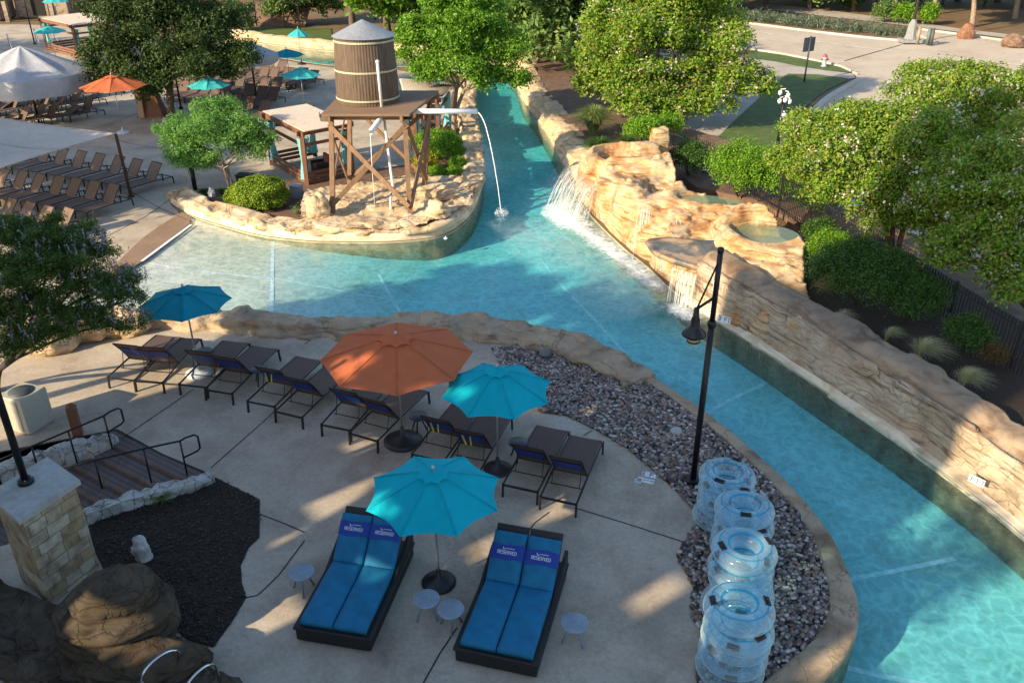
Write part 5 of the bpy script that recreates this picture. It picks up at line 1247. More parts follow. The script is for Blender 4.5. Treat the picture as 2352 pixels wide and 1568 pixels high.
# ------------------------------------------------------------------ lamp post with a hanging lantern
LPp = G(1591, 1107); e = empty('lamp_post', LPp); tag(e, 'tall black lamp post with hanging lantern standing in the pebble bed', 'lamp post')
mb = MB(); mb.tube([(0, 0, .1), (0, 0, 3.7)], .062, 16); mb.tube([(0, 0, 3.7), (0, 0, 5.2)], .052, 16); mb.build('pole', m_black, e)
mb = MB(); mb.box((0, 0, .06), (.3, .3, .12), bev=.02); mb.build('base', m_black, e)
mb = MB(); mb.lathe([(.07, 3.62), (.085, 3.66), (.085, 3.72), (.07, 3.76)], n=16); mb.lathe([(.055, 5.14), (.062, 5.17), (.062, 5.22), (.03, 5.24)], n=16); mb.build('collar', m_black, e)
ad_ = Vector((-.62, -.45, 0)).normalized(); ln = ad_ * .47
mb = MB(); mb.tube([(0, 0, 4.25), ln + Vector((0, 0, 4.14)), ln + Vector((0, 0, 4.10))], .028, 8); mb.tube([(0, 0, 5.0), ln * .98 + Vector((0, 0, 4.16))], .018, 8); mb.build('bracket', m_black, e)
m_lens = M('amber_glass', (.55, .42, .22), .15)
mb = MB(); mb.lathe([(.05, 4.16), (.055, 4.0), (.085, 3.92), (.085, 3.80), (.11, 3.76), (.225, 3.64), (.23, 3.61), (.10, 3.60)], ln, 28); lt = mb.build('lantern', m_black, e)
mb = MB(); mb.lathe([(.11, 3.600), (.12, 3.55), (.10, 3.44), (.03, 3.40)], ln, 20); mb.build('lens', m_lens, lt)
mb = MB()
for z in (3.55, 3.48): mb.lathe([(.115, z - .012), (.128, z - .01), (.128, z + .01), (.115, z + .012)], ln, 20, True, False)
mb.build('cage', m_black, lt)

for (x, y, t_) in ((2053, 1006, 'in the river channel by the right wall'), (1024, 548, 'near the island kerb')):
    e = empty('float', G(x, y, WZ)); tag(e, 'small white float on the water %s' % t_, 'float'); mb = MB(); mb.lathe([(.04, -.02), (.075, 0), (.07, .03), (.02, .05)], n=12); mb.build('body', m_wh, e); mb = MB(); mb.lathe([(.02, .05), (.02, .08), (.005, .09)], n=8); mb.build('knob', m_wh, e)

# ------------------------------------------------------------------ masonry column, ramp walls, handrails
def M_masonry(name, cols, bw, bh, mortar, obj=True):
    m, t, b = newmat(name)
    tc = t.nodes.new('ShaderNodeUVMap'); br = nd(t, 'ShaderNodeTexBrick'); br.offset = .5; br.squash = .7; br.squash_frequency = 3; br.offset_frequency = 2
    nw = nd(t, 'ShaderNodeTexNoise', i_Scale=2.5, i_Detail=3.0); t.links.new(tc.outputs[0], nw.inputs[0]); lw = nd(t, 'ShaderNodeMixRGB', blend_type='LINEAR_LIGHT'); lw.inputs[0].default_value = .03; t.links.new(tc.outputs[0], lw.inputs[1]); t.links.new(nw.outputs['Color'], lw.inputs[2]); t.links.new(lw.outputs[0], br.inputs[0])
    br.inputs['Scale'].default_value = 1; br.inputs['Brick Width'].default_value = bw; br.inputs['Row Height'].default_value = bh; br.inputs['Mortar Size'].default_value = .010; br.inputs['Mortar Smooth'].default_value = .3; br.inputs['Bias'].default_value = 0
    br.inputs['Color1'].default_value = (*cols[0], 1); br.inputs['Color2'].default_value = (*cols[1], 1); br.inputs['Mortar'].default_value = (*mortar, 1)
    n = nd(t, 'ShaderNodeTexNoise', i_Scale=4.0, i_Detail=8.0); t.links.new(coords(t, False), n.inputs[0]); r = ramp(t, [(.35, (.55, .50, .45)), (.55, (1, 1, 1)), (.7, (1.0, .92, .72))]); t.links.new(n.outputs[0], r.inputs[0])
    c = mixc(t, 1.0, br.outputs[0], r.outputs[0], 'MULTIPLY'); t.links.new(c, b.inputs['Base Color']); b.inputs['Roughness'].default_value = .85
    s_ = nd(t, 'ShaderNodeMath', operation='MULTIPLY_ADD', i_1=-1.5); t.links.new(br.outputs['Fac'], s_.inputs[0]); t.links.new(n.outputs[0], s_.inputs[2]); bump(t, b, s_.outputs[0], .8, .03)
    return m
m_mas = M_masonry('limestone_blocks', ((.46, .42, .33), (.34, .25, .13)), .44, .23, (.25, .21, .15))
def box_uv(o):
    me = o.data; uv = me.uv_layers.new(name='UVMap')
    for p in me.polygons:
        n = p.normal
        for li in p.loop_indices:
            v = me.vertices[me.loops[li].vertex_index].co
            if abs(n.z) > .7: uv.data[li].uv = (v.x, v.y)
            else:
                tx = Vector((-n.y, n.x, 0)).normalized(); uv.data[li].uv = (v.x * tx.x + v.y * tx.y + n.x * 3, v.z)
# column: cap corners measured on its top plane
zc = 1.95
cc = [G(0, 1172, zc), G(115, 1092, zc)]
k4 = [G(-62, 1160, zc), G(108, 1048, zc), G(184, 1102, zc), G(42, 1196, zc)]
ctr = (k4[1] + k4[3]) / 2
e = empty('stone_column', (ctr.x, ctr.y, -.6)); tag(e, 'pale limestone block column with a flat stone cap carrying a black lamp pole, bottom left', 'column')
cL = Vector((ctr.x, ctr.y, -.6)); q = [Vector((p.x, p.y, 0)) - Vector((ctr.x, ctr.y, 0)) for p in k4]
ca = k4[3] - k4[2]; cb = k4[1] - k4[2]
a1 = k4[2] - k4[1]; a2 = k4[3] - k4[2]
mb = MB(); corners = [k4[1], k4[2], k4[3], k4[1] + (k4[3] - k4[2])]; ctr2 = sum(corners, Vector()) / 4
L_ = [(p.x - ctr.x, p.y - ctr.y) for p in corners]; cx_, cy_ = ctr2.x - ctr.x, ctr2.y - ctr.y
mb.prism(L_, zc + .6 - .09, zc + .6); mb.build('cap', M_concrete('cap_stone', [(.3, (.34, .34, .31)), (.7, (.46, .46, .42))], 1.2, 8), e)
ins = [(lerp(cx_, x, .86), lerp(cy_, y, .86)) for x, y in L_]; insb = [(lerp(cx_, x, .89), lerp(cy_, y, .89)) for x, y in L_]
mb = MB(); n = 4; top = [(x, y, zc + .6 - .09) for x, y in ins]; bot = [(x, y, 0) for x, y in insb]; mb.add(top + bot, [(i, i + 4, (i + 1) % 4 + 4, (i + 1) % 4) for i in range(4)], False); o = mb.build('shaft', m_mas, e); o.data.update(); 
bm = bmesh.new(); bm.from_mesh(o.data); bmesh.ops.recalc_face_normals(bm, faces=bm.faces); bm.to_mesh(o.data); bm.free(); box_uv(o)
lp_ = G(60, 1108, zc); e = empty('lamp_pole', lp_); tag(e, 'black lamp pole with round flange standing on the limestone column', 'lamp pole')
mb = MB(); mb.tube([(0, 0, 0), (0, 0, 3.2)], .06, 14); mb.build('pole', m_black, e)
mb = MB(); mb.lathe([(.13, 0), (.135, .05), (.12, .08), (.07, .09)], n=20); mb.build('flange', m_black, e)
for k in range(4):
    a = k * 1.57 + .5; mb = MB(); mb.lathe([(.012, .08), (.012, .105)], (.1 * math.cos(a), .1 * math.sin(a), 0), 6); mb.build('bolt', m_grey, e)
# ramp: broad shallow steps going down to the left
m_plank = M_wood('ramp_boards', (.10, .075, .065), (.17, .13, .115), 5, 1)
e0, e1 = G(372, 1042), G(492, 1092); ed = (e1 - e0).normalized(); dn_ = Vector((-ed.y, ed.x, 0)); dn_ = -dn_ if dn_.x > 0 else dn_
mb = MB(); A0, A1 = G(268, 985), e1 + ed * .3
edl = (A1 - A0).normalized(); dl = Vector((-edl.y, edl.x, 0)); dl = -dl if dl.x > 0 else dl
for k in range(10):
    o_ = dl * (.42 * k); z = -.02 - .085 * k; a, b_ = A0 - edl * .8 + o_, A1 + edl * .5 + o_
    mb.prism([(p.x, p.y) for p in (a, b_, b_ + dl * .415, a + dl * .415)], z - .3, z)
    for q_ in range(3):
        s0 = a + dl * (.05 + .13 * q_); s1 = b_ + dl * (.05 + .13 * q_); mb.cur = 1; mb.add([(s0.x, s0.y, z + .003), (s1.x, s1.y, z + .003), ((s1 + dl * .014).x, (s1 + dl * .014).y, z + .003), ((s0 + dl * .014).x, (s0 + dl * .014).y, z + .003)], [(0, 1, 2, 3)], False); mb.cur = 0
tag(mb.build('steps', [m_plank, m_joint]), 'broad brown timber steps going down to the left between the two stone walls', 'steps')
m_wstone = M_rock('white_rubble', [(.3, (.30, .28, .25)), (.5, (.50, .49, .45)), (.7, (.42, .38, .32))], .93, 4.0, 1.0, .25, .9, .9, 2.0, False)
def stone_wall(pts, zt, w_, label, z0=-.9):
    """pts on the ground, zt the height of the top at each"""
    P = [Vector((p.x, p.y, z)) for p, z in zip(pts, zt)]; Q = spline(P, .1); V = []; F = []; N = len(Q); prof = [(-.5, 0), (-.52, .5), (-.5, .93), (-.42, 1), (-.15, 1.0), (.15, 1.0), (.42, 1), (.5, .93), (.52, .5), (.5, 0)]
    R_ = []
    for a, b_ in zip(prof, prof[1:]):
        for k in range(3): R_.append((lerp(a[0], b_[0], k / 3), lerp(a[1], b_[1], k / 3)))
    R_.append(prof[-1]); K = len(R_)
    for i, p in enumerate(Q):
        d = Q[min(i + 1, N - 1)] - Q[max(i - 1, 0)]; d.z = 0; d.normalize(); s_ = Vector((-d.y, d.x, 0))
        for a, h in R_:
            v = p + s_ * a * w_; v.z = lerp(z0, p.z, h) if h < 1 else p.z; dd = .03 * fbm(v, 3.5, 4) + .02 * (1 if nz(v, 5.0, 2) > 0 else -1); v = v + s_ * dd * (1 if a > 0 else -1); v.z += dd * (1 if h > .9 else 0); V.append(v)
    for i in range(N - 1):
        for k in range(K - 1): a = i * K + k; F.append((a, a + K, a + K + 1, a + 1))
    mb = MB(); mb.add(V, F, False); mb.add(V[:K], [tuple(range(K))], False); mb.add(V[-K:], [tuple(range(K))], False)
    o = mb.build('stone_wall', m_wstone); tag(o, label, 'stone wall'); bm = bmesh.new(); bm.from_mesh(o.data); bmesh.ops.recalc_face_normals(bm, faces=bm.faces); bm.to_mesh(o.data); bm.free(); return o
stone_wall([G(482, 1083, .2), G(440, 1100, .22), G(350, 1125, .22), G(260, 1150, .25), G(180, 1175, .28)], [.16, .2, .22, .24, .26], .30, 'whitish rubble stone wall between the timber steps and the dark mulch bed')
stone_wall([G(262, 990, .2), G(225, 1000, .25), G(150, 1020, .25), G(60, 1045, .25), G(-60, 1085, .25)], [.12, .2, .22, .2, .2], .30, 'whitish rubble stone wall on the far side of the timber steps')
def rail(pts, posts, loop, label):
    c = pts[0]; e = empty('handrail', (c.x, c.y, 0)); tag(e, label, 'handrail'); o_ = Vector((c.x, c.y, 0))
    mb = MB(); mb.tube([p - o_ for p in pts + loop], .022, 8); mb.build('rail', m_black, e)
    for t_, b_ in posts:
        mb = MB(); mb.tube([t_ - o_, b_ - o_], .02, 8); mb.build('post', m_black, e)
def R3(x, y, z): return G(x, y, z)
zb = .95
def vert(xb, yb, zbase, h): g = G(xb, yb, zbase); return Vector((g.x, g.y, zbase + h))
# near rail
pb = [(548 - 1, 1097), (446, 1117), (314, 1148)]
P1 = G(430, 1090, 0); P2 = G(348, 1108, -.06); P3 = G(238, 1133, -.4); P4 = G(110, 1165, -.75)
tops = [Vector((p.x, p.y, p.z + .86)) for p in (P1, P2, P3, P4)]
dx = (P1 - P2); dx.z = 0; dx.normalize(); t0 = tops[0]
rail([tops[3], tops[2], tops[1], t0], [(a, b_) for a, b_ in zip(tops, (P1, P2, P3, P4))], [t0 + dx * .12 + Vector((0, 0, .06)), t0 + dx * .30 + Vector((0, .0, .10)), t0 + dx * .36 + Vector((0, 0, .05)), t0 + dx * .36 + Vector((0, 0, -.24)), t0 + dx * .30 + Vector((0, 0, -.30)), t0 + Vector((0, 0, -.42))], 'black tubular handrail on the near side of the timber steps with a looped end')
P1 = G(263, 1032, 0); P2 = G(180, 1065, -.1); P3 = G(70, 1068, -.4); P4 = G(-60, 1100, -.7)
P1 = G(258, 1030, 0); P2 = G(178, 1065, -.15); d_ = P2 - P1; P3 = P1 + d_ * 2.0; P4 = P1 + d_ * 3.0
tops = [Vector((p.x, p.y, p.z + .86)) for p in (P1, P2, P3, P4)]; t0 = tops[0]; dx = (P1 - P2); dx.z = 0; dx.normalize()
rail([tops[3], tops[2], tops[1], t0], [(a, b_) for a, b_ in zip(tops, (P1, P2, P3, P4))], [t0 + dx * .12 + Vector((0, 0, .06)), t0 + dx * .30 + Vector((0, .0, .10)), t0 + dx * .36 + Vector((0, 0, .05)), t0 + dx * .36 + Vector((0, 0, -.24)), t0 + dx * .30 + Vector((0, 0, -.30)), t0 + Vector((0, 0, -.42))], 'black tubular handrail on the far side of the timber steps by the wooden post')
# brown post, beige cabinet
g = G(180, 998); e = empty('wooden_post', g); tag(e, 'short dark brown wooden post with a pointed top behind the far handrail', 'post')
mb = MB(); mb.box((0, 0, .38), (.20, .20, .76), rz=.3, bev=.02); mb.build('post', w_cab, e); mb = MB(); mb.lathe([(.12, .76), (.10, .80), (.02, .84)], n=4, smooth=False); mb.build('post_cap', w_cab, e)
m_beige = M('beige_metal', (.44, .41, .33), .55, 0, .06)
g = G(72, 975); e = empty('utility_cabinet', g, -.35); tag(e, 'beige metal utility cabinet with a dark round top grille at the left edge', 'cabinet')
mb = MB(); mb.box((0, 0, .45), (.72, .72, .9), bev=.03); mb.build('body', m_beige, e)
mb = MB(); mb.lathe([(.27, .902), (.27, .915), (.05, .925)], n=24); mb.build('fan_grille', M('dark_grille', (.06, .07, .08), .5), e)
mb = MB(); mb.box((-.05, -.366, .45), (.5, .012, .75)); mb.build('door', m_beige, e)
# dark mulch bed
mul = GP([(215, 1262), (200, 1195), (300, 1155), (400, 1130), (495, 1097), (597, 1147), (596, 1235), (572, 1257), (553, 1300), (556, 1340), (566, 1372), (532, 1430), (490, 1487), (430, 1470), (380, 1420), (300, 1340), (240, 1310)])
tag(sheet('mulch_bed', mul, 0.010, m_mulch), kind='structure')
P = scatter(mul, 5000, 8); rs = np.random.RandomState(9); s_ = rs.uniform(.006, .02, len(P)); C = np.column_stack([P, rs.uniform(.012, .03, len(P))]); Sz = np.column_stack([s_ * rs.uniform(1.2, 3, len(P)), s_, s_ * .5])
mc = newmat('mulch_chips'); t, b = mc[1], mc[2]; g_ = t.nodes.new('ShaderNodeNewGeometry'); r = ramp(t, [(0, (.006, .004, .003)), (.6, (.018, .011, .007)), (.92, (.04, .026, .018)), (1, (.11, .085, .065))]); t.links.new(g_.outputs['Random Per Island'], r.inputs[0]); t.links.new(r.outputs[0], b.inputs['Base Color'])
tag(blobs_mesh('mulch_chips', C, Sz, mc[0], 5), kind='stuff')
# rock mound and grotto wall
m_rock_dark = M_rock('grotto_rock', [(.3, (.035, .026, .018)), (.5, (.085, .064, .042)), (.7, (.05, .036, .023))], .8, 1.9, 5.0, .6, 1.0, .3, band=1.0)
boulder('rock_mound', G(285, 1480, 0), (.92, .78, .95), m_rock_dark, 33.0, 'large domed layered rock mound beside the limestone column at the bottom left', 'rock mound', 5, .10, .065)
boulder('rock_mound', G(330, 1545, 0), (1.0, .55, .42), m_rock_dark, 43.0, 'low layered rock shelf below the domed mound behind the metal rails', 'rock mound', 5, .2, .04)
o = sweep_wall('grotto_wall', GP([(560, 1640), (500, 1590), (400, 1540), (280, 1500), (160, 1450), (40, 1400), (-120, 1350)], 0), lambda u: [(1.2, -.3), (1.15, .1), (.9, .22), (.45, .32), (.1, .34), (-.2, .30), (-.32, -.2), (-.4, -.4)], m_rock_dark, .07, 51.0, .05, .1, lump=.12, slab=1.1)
tag(o, 'dark stone wall edge running along the bottom left corner below the mound', 'rock wall')
# polished grab rails
m_chrome = M('chrome', (.65, .67, .70), .12, 1.0, .03)
def arch(a, b_, h, label):
    e = empty('grab_rail', (a.x, a.y, 0)); tag(e, label, 'grab rail'); o_ = Vector((a.x, a.y, 0)); d = (b_ - a); P = [Vector((0, 0, -.2)), Vector((0, 0, h * .75))]
    for k in range(7):
        u = k / 6; P.append(Vector((d.x * (.5 - .5 * math.cos(math.pi * u)), d.y * (.5 - .5 * math.cos(math.pi * u)), h * .75 + h * .25 * math.sin(math.pi * u))))
    P.append(Vector((d.x, d.y, -.1))); mb = MB(); mb.tube(spline(P, .05), .02, 10); mb.build('rail', m_chrome, e)
    for p in (Vector((0, 0, 0)), Vector((d.x, d.y, 0))):
        mb = MB(); mb.lathe([(.045, .005), (.045, .02), (.022, .03)], p, 12); mb.build('escutcheon', m_chrome, e)
arch(G(345, 1632, 0), G(428, 1568, 0), .85, 'polished steel grab rail arch at the bottom edge, the left of the pair')
arch(G(440, 1668, 0), G(512, 1600, 0), .85, 'polished steel grab rail arch at the bottom edge, the right of the pair')

# ------------------------------------------------------------------ foliage
m_bark = M('bark', (.13, .09, .065), .9, 0, .35, 14, .6); m_bark2 = M('pale_bark', (.30, .22, .15), .85, 0, .3, 10, .5)
g_cr = M_leaf('crape_leaves', [(.063, .140, .016), (.118, .237, .021), (.182, .321, .028), (.265, .349, .041), (.279, .209, .049)], .3)
g_cr1 = M_leaf('bright_leaves', [(.049, .122, .013), (.097, .219, .014), (.158, .305, .024), (.207, .364, .037)], .32)
g_dk = M_leaf('dark_leaves', [(.014, .033, .009), (.033, .067, .014), (.056, .100, .020), (.100, .124, .033)], .25)
g_vx = M_leaf('vitex_leaves', [(.025, .063, .015), (.050, .114, .020), (.095, .164, .025), (.151, .177, .038)], .3)
g_vx2 = M_leaf('vitex_light_leaves', [(.054, .149, .027), (.108, .257, .041), (.176, .351, .068), (.229, .378, .135)], .3)
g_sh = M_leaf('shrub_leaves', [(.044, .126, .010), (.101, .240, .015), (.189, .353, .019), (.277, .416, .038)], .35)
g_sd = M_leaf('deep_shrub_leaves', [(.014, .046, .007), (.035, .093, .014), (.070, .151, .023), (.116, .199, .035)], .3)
g_box = M_leaf('boxwood_leaves', [(.051, .116, .007), (.129, .219, .013), (.232, .335, .019), (.335, .412, .038)], .25)
g_yel = M_leaf('yellow_leaves', [(.20, .25, .01), (.40, .40, .02), (.55, .45, .03)], .3)
g_cn = M_leaf('conifer_leaves', [(.031, .078, .019), (.078, .156, .031), (.140, .218, .047), (.203, .265, .078)], .2)
g_gr = M_leaf('grass_blades', [(.065, .117, .026), (.130, .195, .052), (.208, .260, .078), (.312, .312, .130)], .3)
g_ft = M_leaf('feather_grass', [(.34, .34, .17), (.46, .44, .24), (.55, .50, .30), (.25, .28, .12)], .35)
g_red = M_leaf('rusty_leaves', [(.05, .07, .02), (.14, .08, .03), (.22, .10, .03)], .3)
g_fw = M_leaf('white_blossom', [(.45, .42, .36), (.60, .56, .50), (.50, .42, .36)], .3)
g_fp = M_leaf('lilac_blossom', [(.20, .18, .24), (.30, .27, .34), (.36, .33, .36)], .3)
g_fp2 = M_leaf('pale_spikes', [(.22, .26, .20), (.34, .34, .34), (.30, .27, .34)], .3)
def leaf_cloud(lobes, n, L_, W_, seed, clump=10, sig=.16, shell=.2, gap=.3, droop=0.0, up=.5, gs=1.1):
    """leaves in clumps spread through the volume of the lobes, thicker towards the outside, with gaps"""
    rs = np.random.RandomState(seed); nc = int(n / clump * 1.35)
    C = np.array([l[0][:] for l in lobes]); R = np.array([l[1] for l in lobes], dtype=float); wgt = (R.prod(axis=1)) ** .67; wgt /= wgt.sum()
    k = rs.choice(len(lobes), nc, p=wgt); d = rs.normal(size=(nc, 3)); d /= np.linalg.norm(d, axis=1)[:, None]; d[:, 2] = np.where(d[:, 2] < -.35, -d[:, 2], d[:, 2])
    r = 1 - np.abs(rs.normal(size=nc)) * shell; r = np.clip(r, .1, 1) 
    bumpy = np.array([noise.noise(Vector(v) * 2.2 + Vector((seed, 0, 0))) for v in d]); r *= 1 + .22 * bumpy
    P = C[k] + d * R[k] * r[:, None]
    gp = np.array([noise.noise(Vector(p) * gs + Vector((0, seed, 0))) for p in P]); keep = gp > -gap; P, d, k = P[keep], d[keep], k[keep]
    nl = clump; P = np.repeat(P, nl, 0); D = np.repeat(d, nl, 0); off = rs.normal(size=P.shape) * sig; P = P + off; P[:, 2] -= droop * np.abs(rs.normal(size=len(P)))
    if len(P) > n: s_ = rs.permutation(len(P))[:n]; P, D = P[s_], D[s_]
    return leaves(P, D, L_, W_, rs, up)
def leaves(P, D, L_, W_, rs, up=.5):
    N = D * .7 + rs.normal(size=P.shape) * .65; N[:, 2] += up; N /= np.linalg.norm(N, axis=1)[:, None]
    T = rs.normal(size=P.shape); T -= (T * N).sum(1)[:, None] * N; T /= np.linalg.norm(T, axis=1)[:, None]; B = np.cross(N, T); sc = rs.uniform(.65, 1.25, len(P))[:, None]
    a = P - T * L_ * .5 * sc; c = P + T * L_ * .5 * sc; b_ = P + B * W_ * .5 * sc + N * W_ * .15 * sc; e_ = P - B * W_ * .5 * sc + N * W_ * .15 * sc
    V = np.stack([a, b_, c, e_], 1).reshape(-1, 3); F = np.arange(len(P) * 4).reshape(-1, 4); return V, F
def spikes(lobes, n, h, w_, seed, ymin=-.2):
    rs = np.random.RandomState(seed); C = np.array([l[0][:] for l in lobes]); R = np.array([l[1] for l in lobes], dtype=float); k = rs.choice(len(lobes), n); d = rs.normal(size=(n, 3)); d[:, 2] = np.abs(d[:, 2]) + .1; d /= np.linalg.norm(d, axis=1)[:, None]
    P = C[k] + d * R[k] * rs.uniform(.92, 1.08, n)[:, None]; m_ = 9; Q = np.repeat(P, m_, 0); u = np.tile(np.arange(m_) / m_, n); ax = d * .5 + rs.normal(size=d.shape) * .2; ax[:, 2] += 1; ax /= np.linalg.norm(ax, axis=1)[:, None]; A = np.repeat(ax, m_, 0)
    Q = Q + A * (u * h)[:, None] + rs.normal(size=Q.shape) * (w_ * (1 - u) * .5)[:, None]; return leaves(Q, A, w_ * 1.4, w_ * .8, rs, 0)
def tree(name, base, lobes, n, L_, W_, leaf, label, cat, seed, bark=None, trunk_r=.12, stems=1, split=.35, flowers=None, clump=10, sig=.16, gap=.30, shell=.2, droop=0, group=None, limb_n=None, lean=None, crown='crown', nsub=19, ks=1.0):
    base = Vector(base); e = empty(name, base); tag(e, label, cat, group); lb = [(Vector(c) - base, r) for c, r in lobes]; rn = random.Random(seed)
    mid = sum((c for c, _ in lb), Vector()) / len(lb); mb = MB()
    for s_ in range(stems):
        o_ = Vector((rn.uniform(-.12, .12), rn.uniform(-.12, .12), 0)) * (stems > 1); top = mid * split + Vector((rn.uniform(-.3, .3), rn.uniform(-.3, .3), 0)) * (stems > 1); top.z = mid.z * max(split, .35)
        if lean is not None: top = Vector(lean) + o_ * 2
        mb.tube(spline([o_ + Vector((0, 0, -.1)), o_ * 1.2 + Vector((top.x * .3, top.y * .3, top.z * .45)), top], .2), trunk_r, 8, r2=trunk_r * .7)
        for q, (c, r) in enumerate(lb):
            if q % stems != s_: continue
            m_ = top.lerp(c, .5) + Vector((rn.uniform(-.2, .2), rn.uniform(-.2, .2), rn.uniform(0, .2)))
            mb.tube(spline([top, m_, c], .25), trunk_r * .6, 6, r2=trunk_r * .2)
            for w_ in range(3):
                d = Vector((rn.gauss(0, 1), rn.gauss(0, 1), rn.gauss(.3, .6))).normalized(); mb.tube([m_.lerp(c, .6), c + Vector((d.x * r[0], d.y * r[1], d.z * r[2])) * .75], trunk_r * .2, 4, r2=trunk_r * .06)
    mb.build('trunk', bark or m_bark, e)
    rs_ = np.random.RandomState(seed + 50); sub = []
    for c, r in lb:
        for _ in range(nsub):
            d = rs_.normal(size=3); d /= np.linalg.norm(d); d[2] = abs(d[2]) * (1 if rs_.rand() < .75 else -.6); q_ = rs_.uniform(.62, 1.06); k_ = rs_.uniform(.24, .42) * ks
            sub.append((c + Vector((d[0] * r[0] * q_, d[1] * r[1] * q_, d[2] * r[2] * q_)), (r[0] * k_, r[1] * k_, max(r[2], r[0] * .6) * k_ * .8)))
    n1_ = int(n * .2); V, F = leaf_cloud([(c, tuple(x * .8 for x in r)) for c, r in lb], n1_, L_, W_, seed, clump, sig, .35, gap, droop); V2, F2 = leaf_cloud(sub, n - n1_, L_, W_, seed + 1, clump, sig * .6, .25, gap, droop)
    mesh_np(crown, np.concatenate([V, V2]), np.concatenate([F, F2 + len(V)]), leaf, e)
    if flowers:
        kind, nf, fl, mat = flowers
        if kind == 'spike': V, F = spikes(sub, nf, fl, fl * .16, seed + 5)
        else:
            V, F = leaf_cloud([(c, tuple(x * 1.05 for x in r)) for c, r in sub], nf * 10, fl, fl * .8, seed + 6, 10, fl * .9, .05, .9)
        mesh_np('flowers', V, F, mat, e)
    return e
def lob(*a):
    """lobes from (x, y, depth, radius in px, squash)"""
    out = []
    for (x, y, Y, rp, *s_) in a:
        p = AT(x, y, Y); r = rp / PXM(p); q = s_[0] if s_ else .8; out.append((p, (r, r, r * q)))
    return out
def bush(name, base, r, n, L_, W_, leaf, label, cat='shrub', seed=1, sig=.07, gap=.25, shell=.25, up=.5, group=None, clump=8, core=True):
    """lobed shrub sitting on its base, with dark woody stems inside"""
    base = Vector(base); e = empty(name, base); tag(e, label, cat, group); rn = random.Random(seed); lb = [(Vector((0, 0, r[2] * .5)), (r[0] * .8, r[1] * .8, r[2] * .52))]
    for k in range(6): a = k * 1.05 + rn.random(); lb.append((Vector((math.cos(a) * r[0] * .45, math.sin(a) * r[1] * .45, r[2] * rn.uniform(.4, .62))), (r[0] * .5, r[1] * .5, r[2] * .4)))
    for k in range(14): a = rn.random() * 6.28; q = rn.uniform(.2, .85); lb.append((Vector((math.cos(a) * r[0] * q, math.sin(a) * r[1] * q, r[2] * rn.uniform(.55, 1.0) * (1.05 - .45 * q))), (r[0] * .2, r[1] * .2, r[2] * .24)))
    V, F = leaf_cloud(lb, n, L_, W_, seed, clump, sig * 1.3, shell, gap, 0, up, 2.0); mesh_np('foliage', V, F, leaf, e)
    mb = MB()
    for k in range(9): a = rn.random() * 6.28; mb.tube([(0, 0, 0), (math.cos(a) * r[0] * .3, math.sin(a) * r[1] * .3, r[2] * .4), (math.cos(a) * r[0] * .65, math.sin(a) * r[1] * .65, r[2] * .75)], .02, 5, r2=.008)
    mb.build('stems', m_bark, e); return e
def grass(name, base, R, h, n, w_, mat, label, seed, flop=.38, cat='grass clump', wind=(0, 0)):
    rs = np.random.RandomState(seed); base = Vector(base); a = rs.uniform(0, 6.28, n); sp_ = rs.uniform(.15, 1, n) * R; hh = h * rs.uniform(.65, 1.1, n) * (1 - .10 * sp_ / R); K = 6; V = []
    ts = np.linspace(0, 1, K); r0 = rs.uniform(0, .12, n) * R
    X = np.zeros((n, K, 2, 3))
    for i, t_ in enumerate(ts):
        rad = r0 + sp_ * (t_ ** 1.6); z = hh * (t_ * (2 - t_ * (1 + flop * sp_ / R))) * .8; ww = w_ * (1 - t_ * .85) * .5
        cx = rad * np.cos(a) + wind[0] * t_ ** 2; cy = rad * np.sin(a) + wind[1] * t_ ** 2
        for s_, sg in ((0, -1), (1, 1)): X[:, i, s_, 0] = cx - np.sin(a) * ww * sg; X[:, i, s_, 1] = cy + np.cos(a) * ww * sg; X[:, i, s_, 2] = z
    V = X.reshape(-1, 3); F = []
    b0_ = np.arange(n) * K * 2
    for i in range(K - 1): F.append(np.stack([b0_ + i * 2, b0_ + i * 2 + 1, b0_ + i * 2 + 3, b0_ + i * 2 + 2], 1))
    o = mesh_np(name, V, np.concatenate(F), mat, loc=base); tag(o, label, cat); return o

# ------------------------------------------------------------------ the trees of the picture
cr2 = lob((1400, 110, 46, 95), (1520, 60, 46, 130), (1640, 120, 46, 105), (1450, 190, 44.5, 95, .7), (1570, 205, 44.5, 95, .65), (1690, 190, 45, 78, .6), (1440, 10, 47, 90), (1600, 0, 47, 100), (1752, 205, 45, 28, .6), (1545, 262, 43.5, 48, .6), (1375, 190, 45, 55), (1450, 235, 43.5, 60, .6), (1630, 240, 44, 55, .6))
tree('crape_myrtle', G(1447, 288, .5), cr2, 85000, .17, .11, g_cr, 'big round crape myrtle with cream blossom above the river bend', 'tree', 2, m_bark, .22, 2, .4, ('cl', 420, .14, g_fw), 12, .22, .5)
cr1 = lob((1060, 60, 44, 95), (985, 110, 44, 70), (1130, 110, 44, 80), (1060, 150, 43, 85, .7), (980, 165, 43, 45, .6), (1120, 180, 43, 50, .6), (1060, 5, 45, 80), (1180, 180, 43, 36, .7), (960, 70, 44, 48))
tree('crape_myrtle', G(1045, 312, .1), cr1, 55000, .15, .095, g_cr1, 'bright green round tree just right of the water tank, overhanging the river', 'tree', 3, m_bark2, .12, 2, .55, None, 12, .2, .5)
rt1 = lob((2060, 330, 25, 150), (1950, 330, 25.5, 110), (2150, 250, 27, 110), (1890, 380, 25, 95), (1980, 430, 24.5, 95, .7), (2080, 450, 24, 105, .7), (2170, 380, 25.5, 120), (2250, 280, 27, 110), (1850, 300, 26, 55), (2010, 510, 24, 52), (2200, 180, 28, 52), (1900, 430, 24.5, 70, .7), (2120, 520, 23.5, 70, .7), (1820, 370, 25.5, 48), (2330, 240, 27.5, 100), (2110, 180, 28, 45))
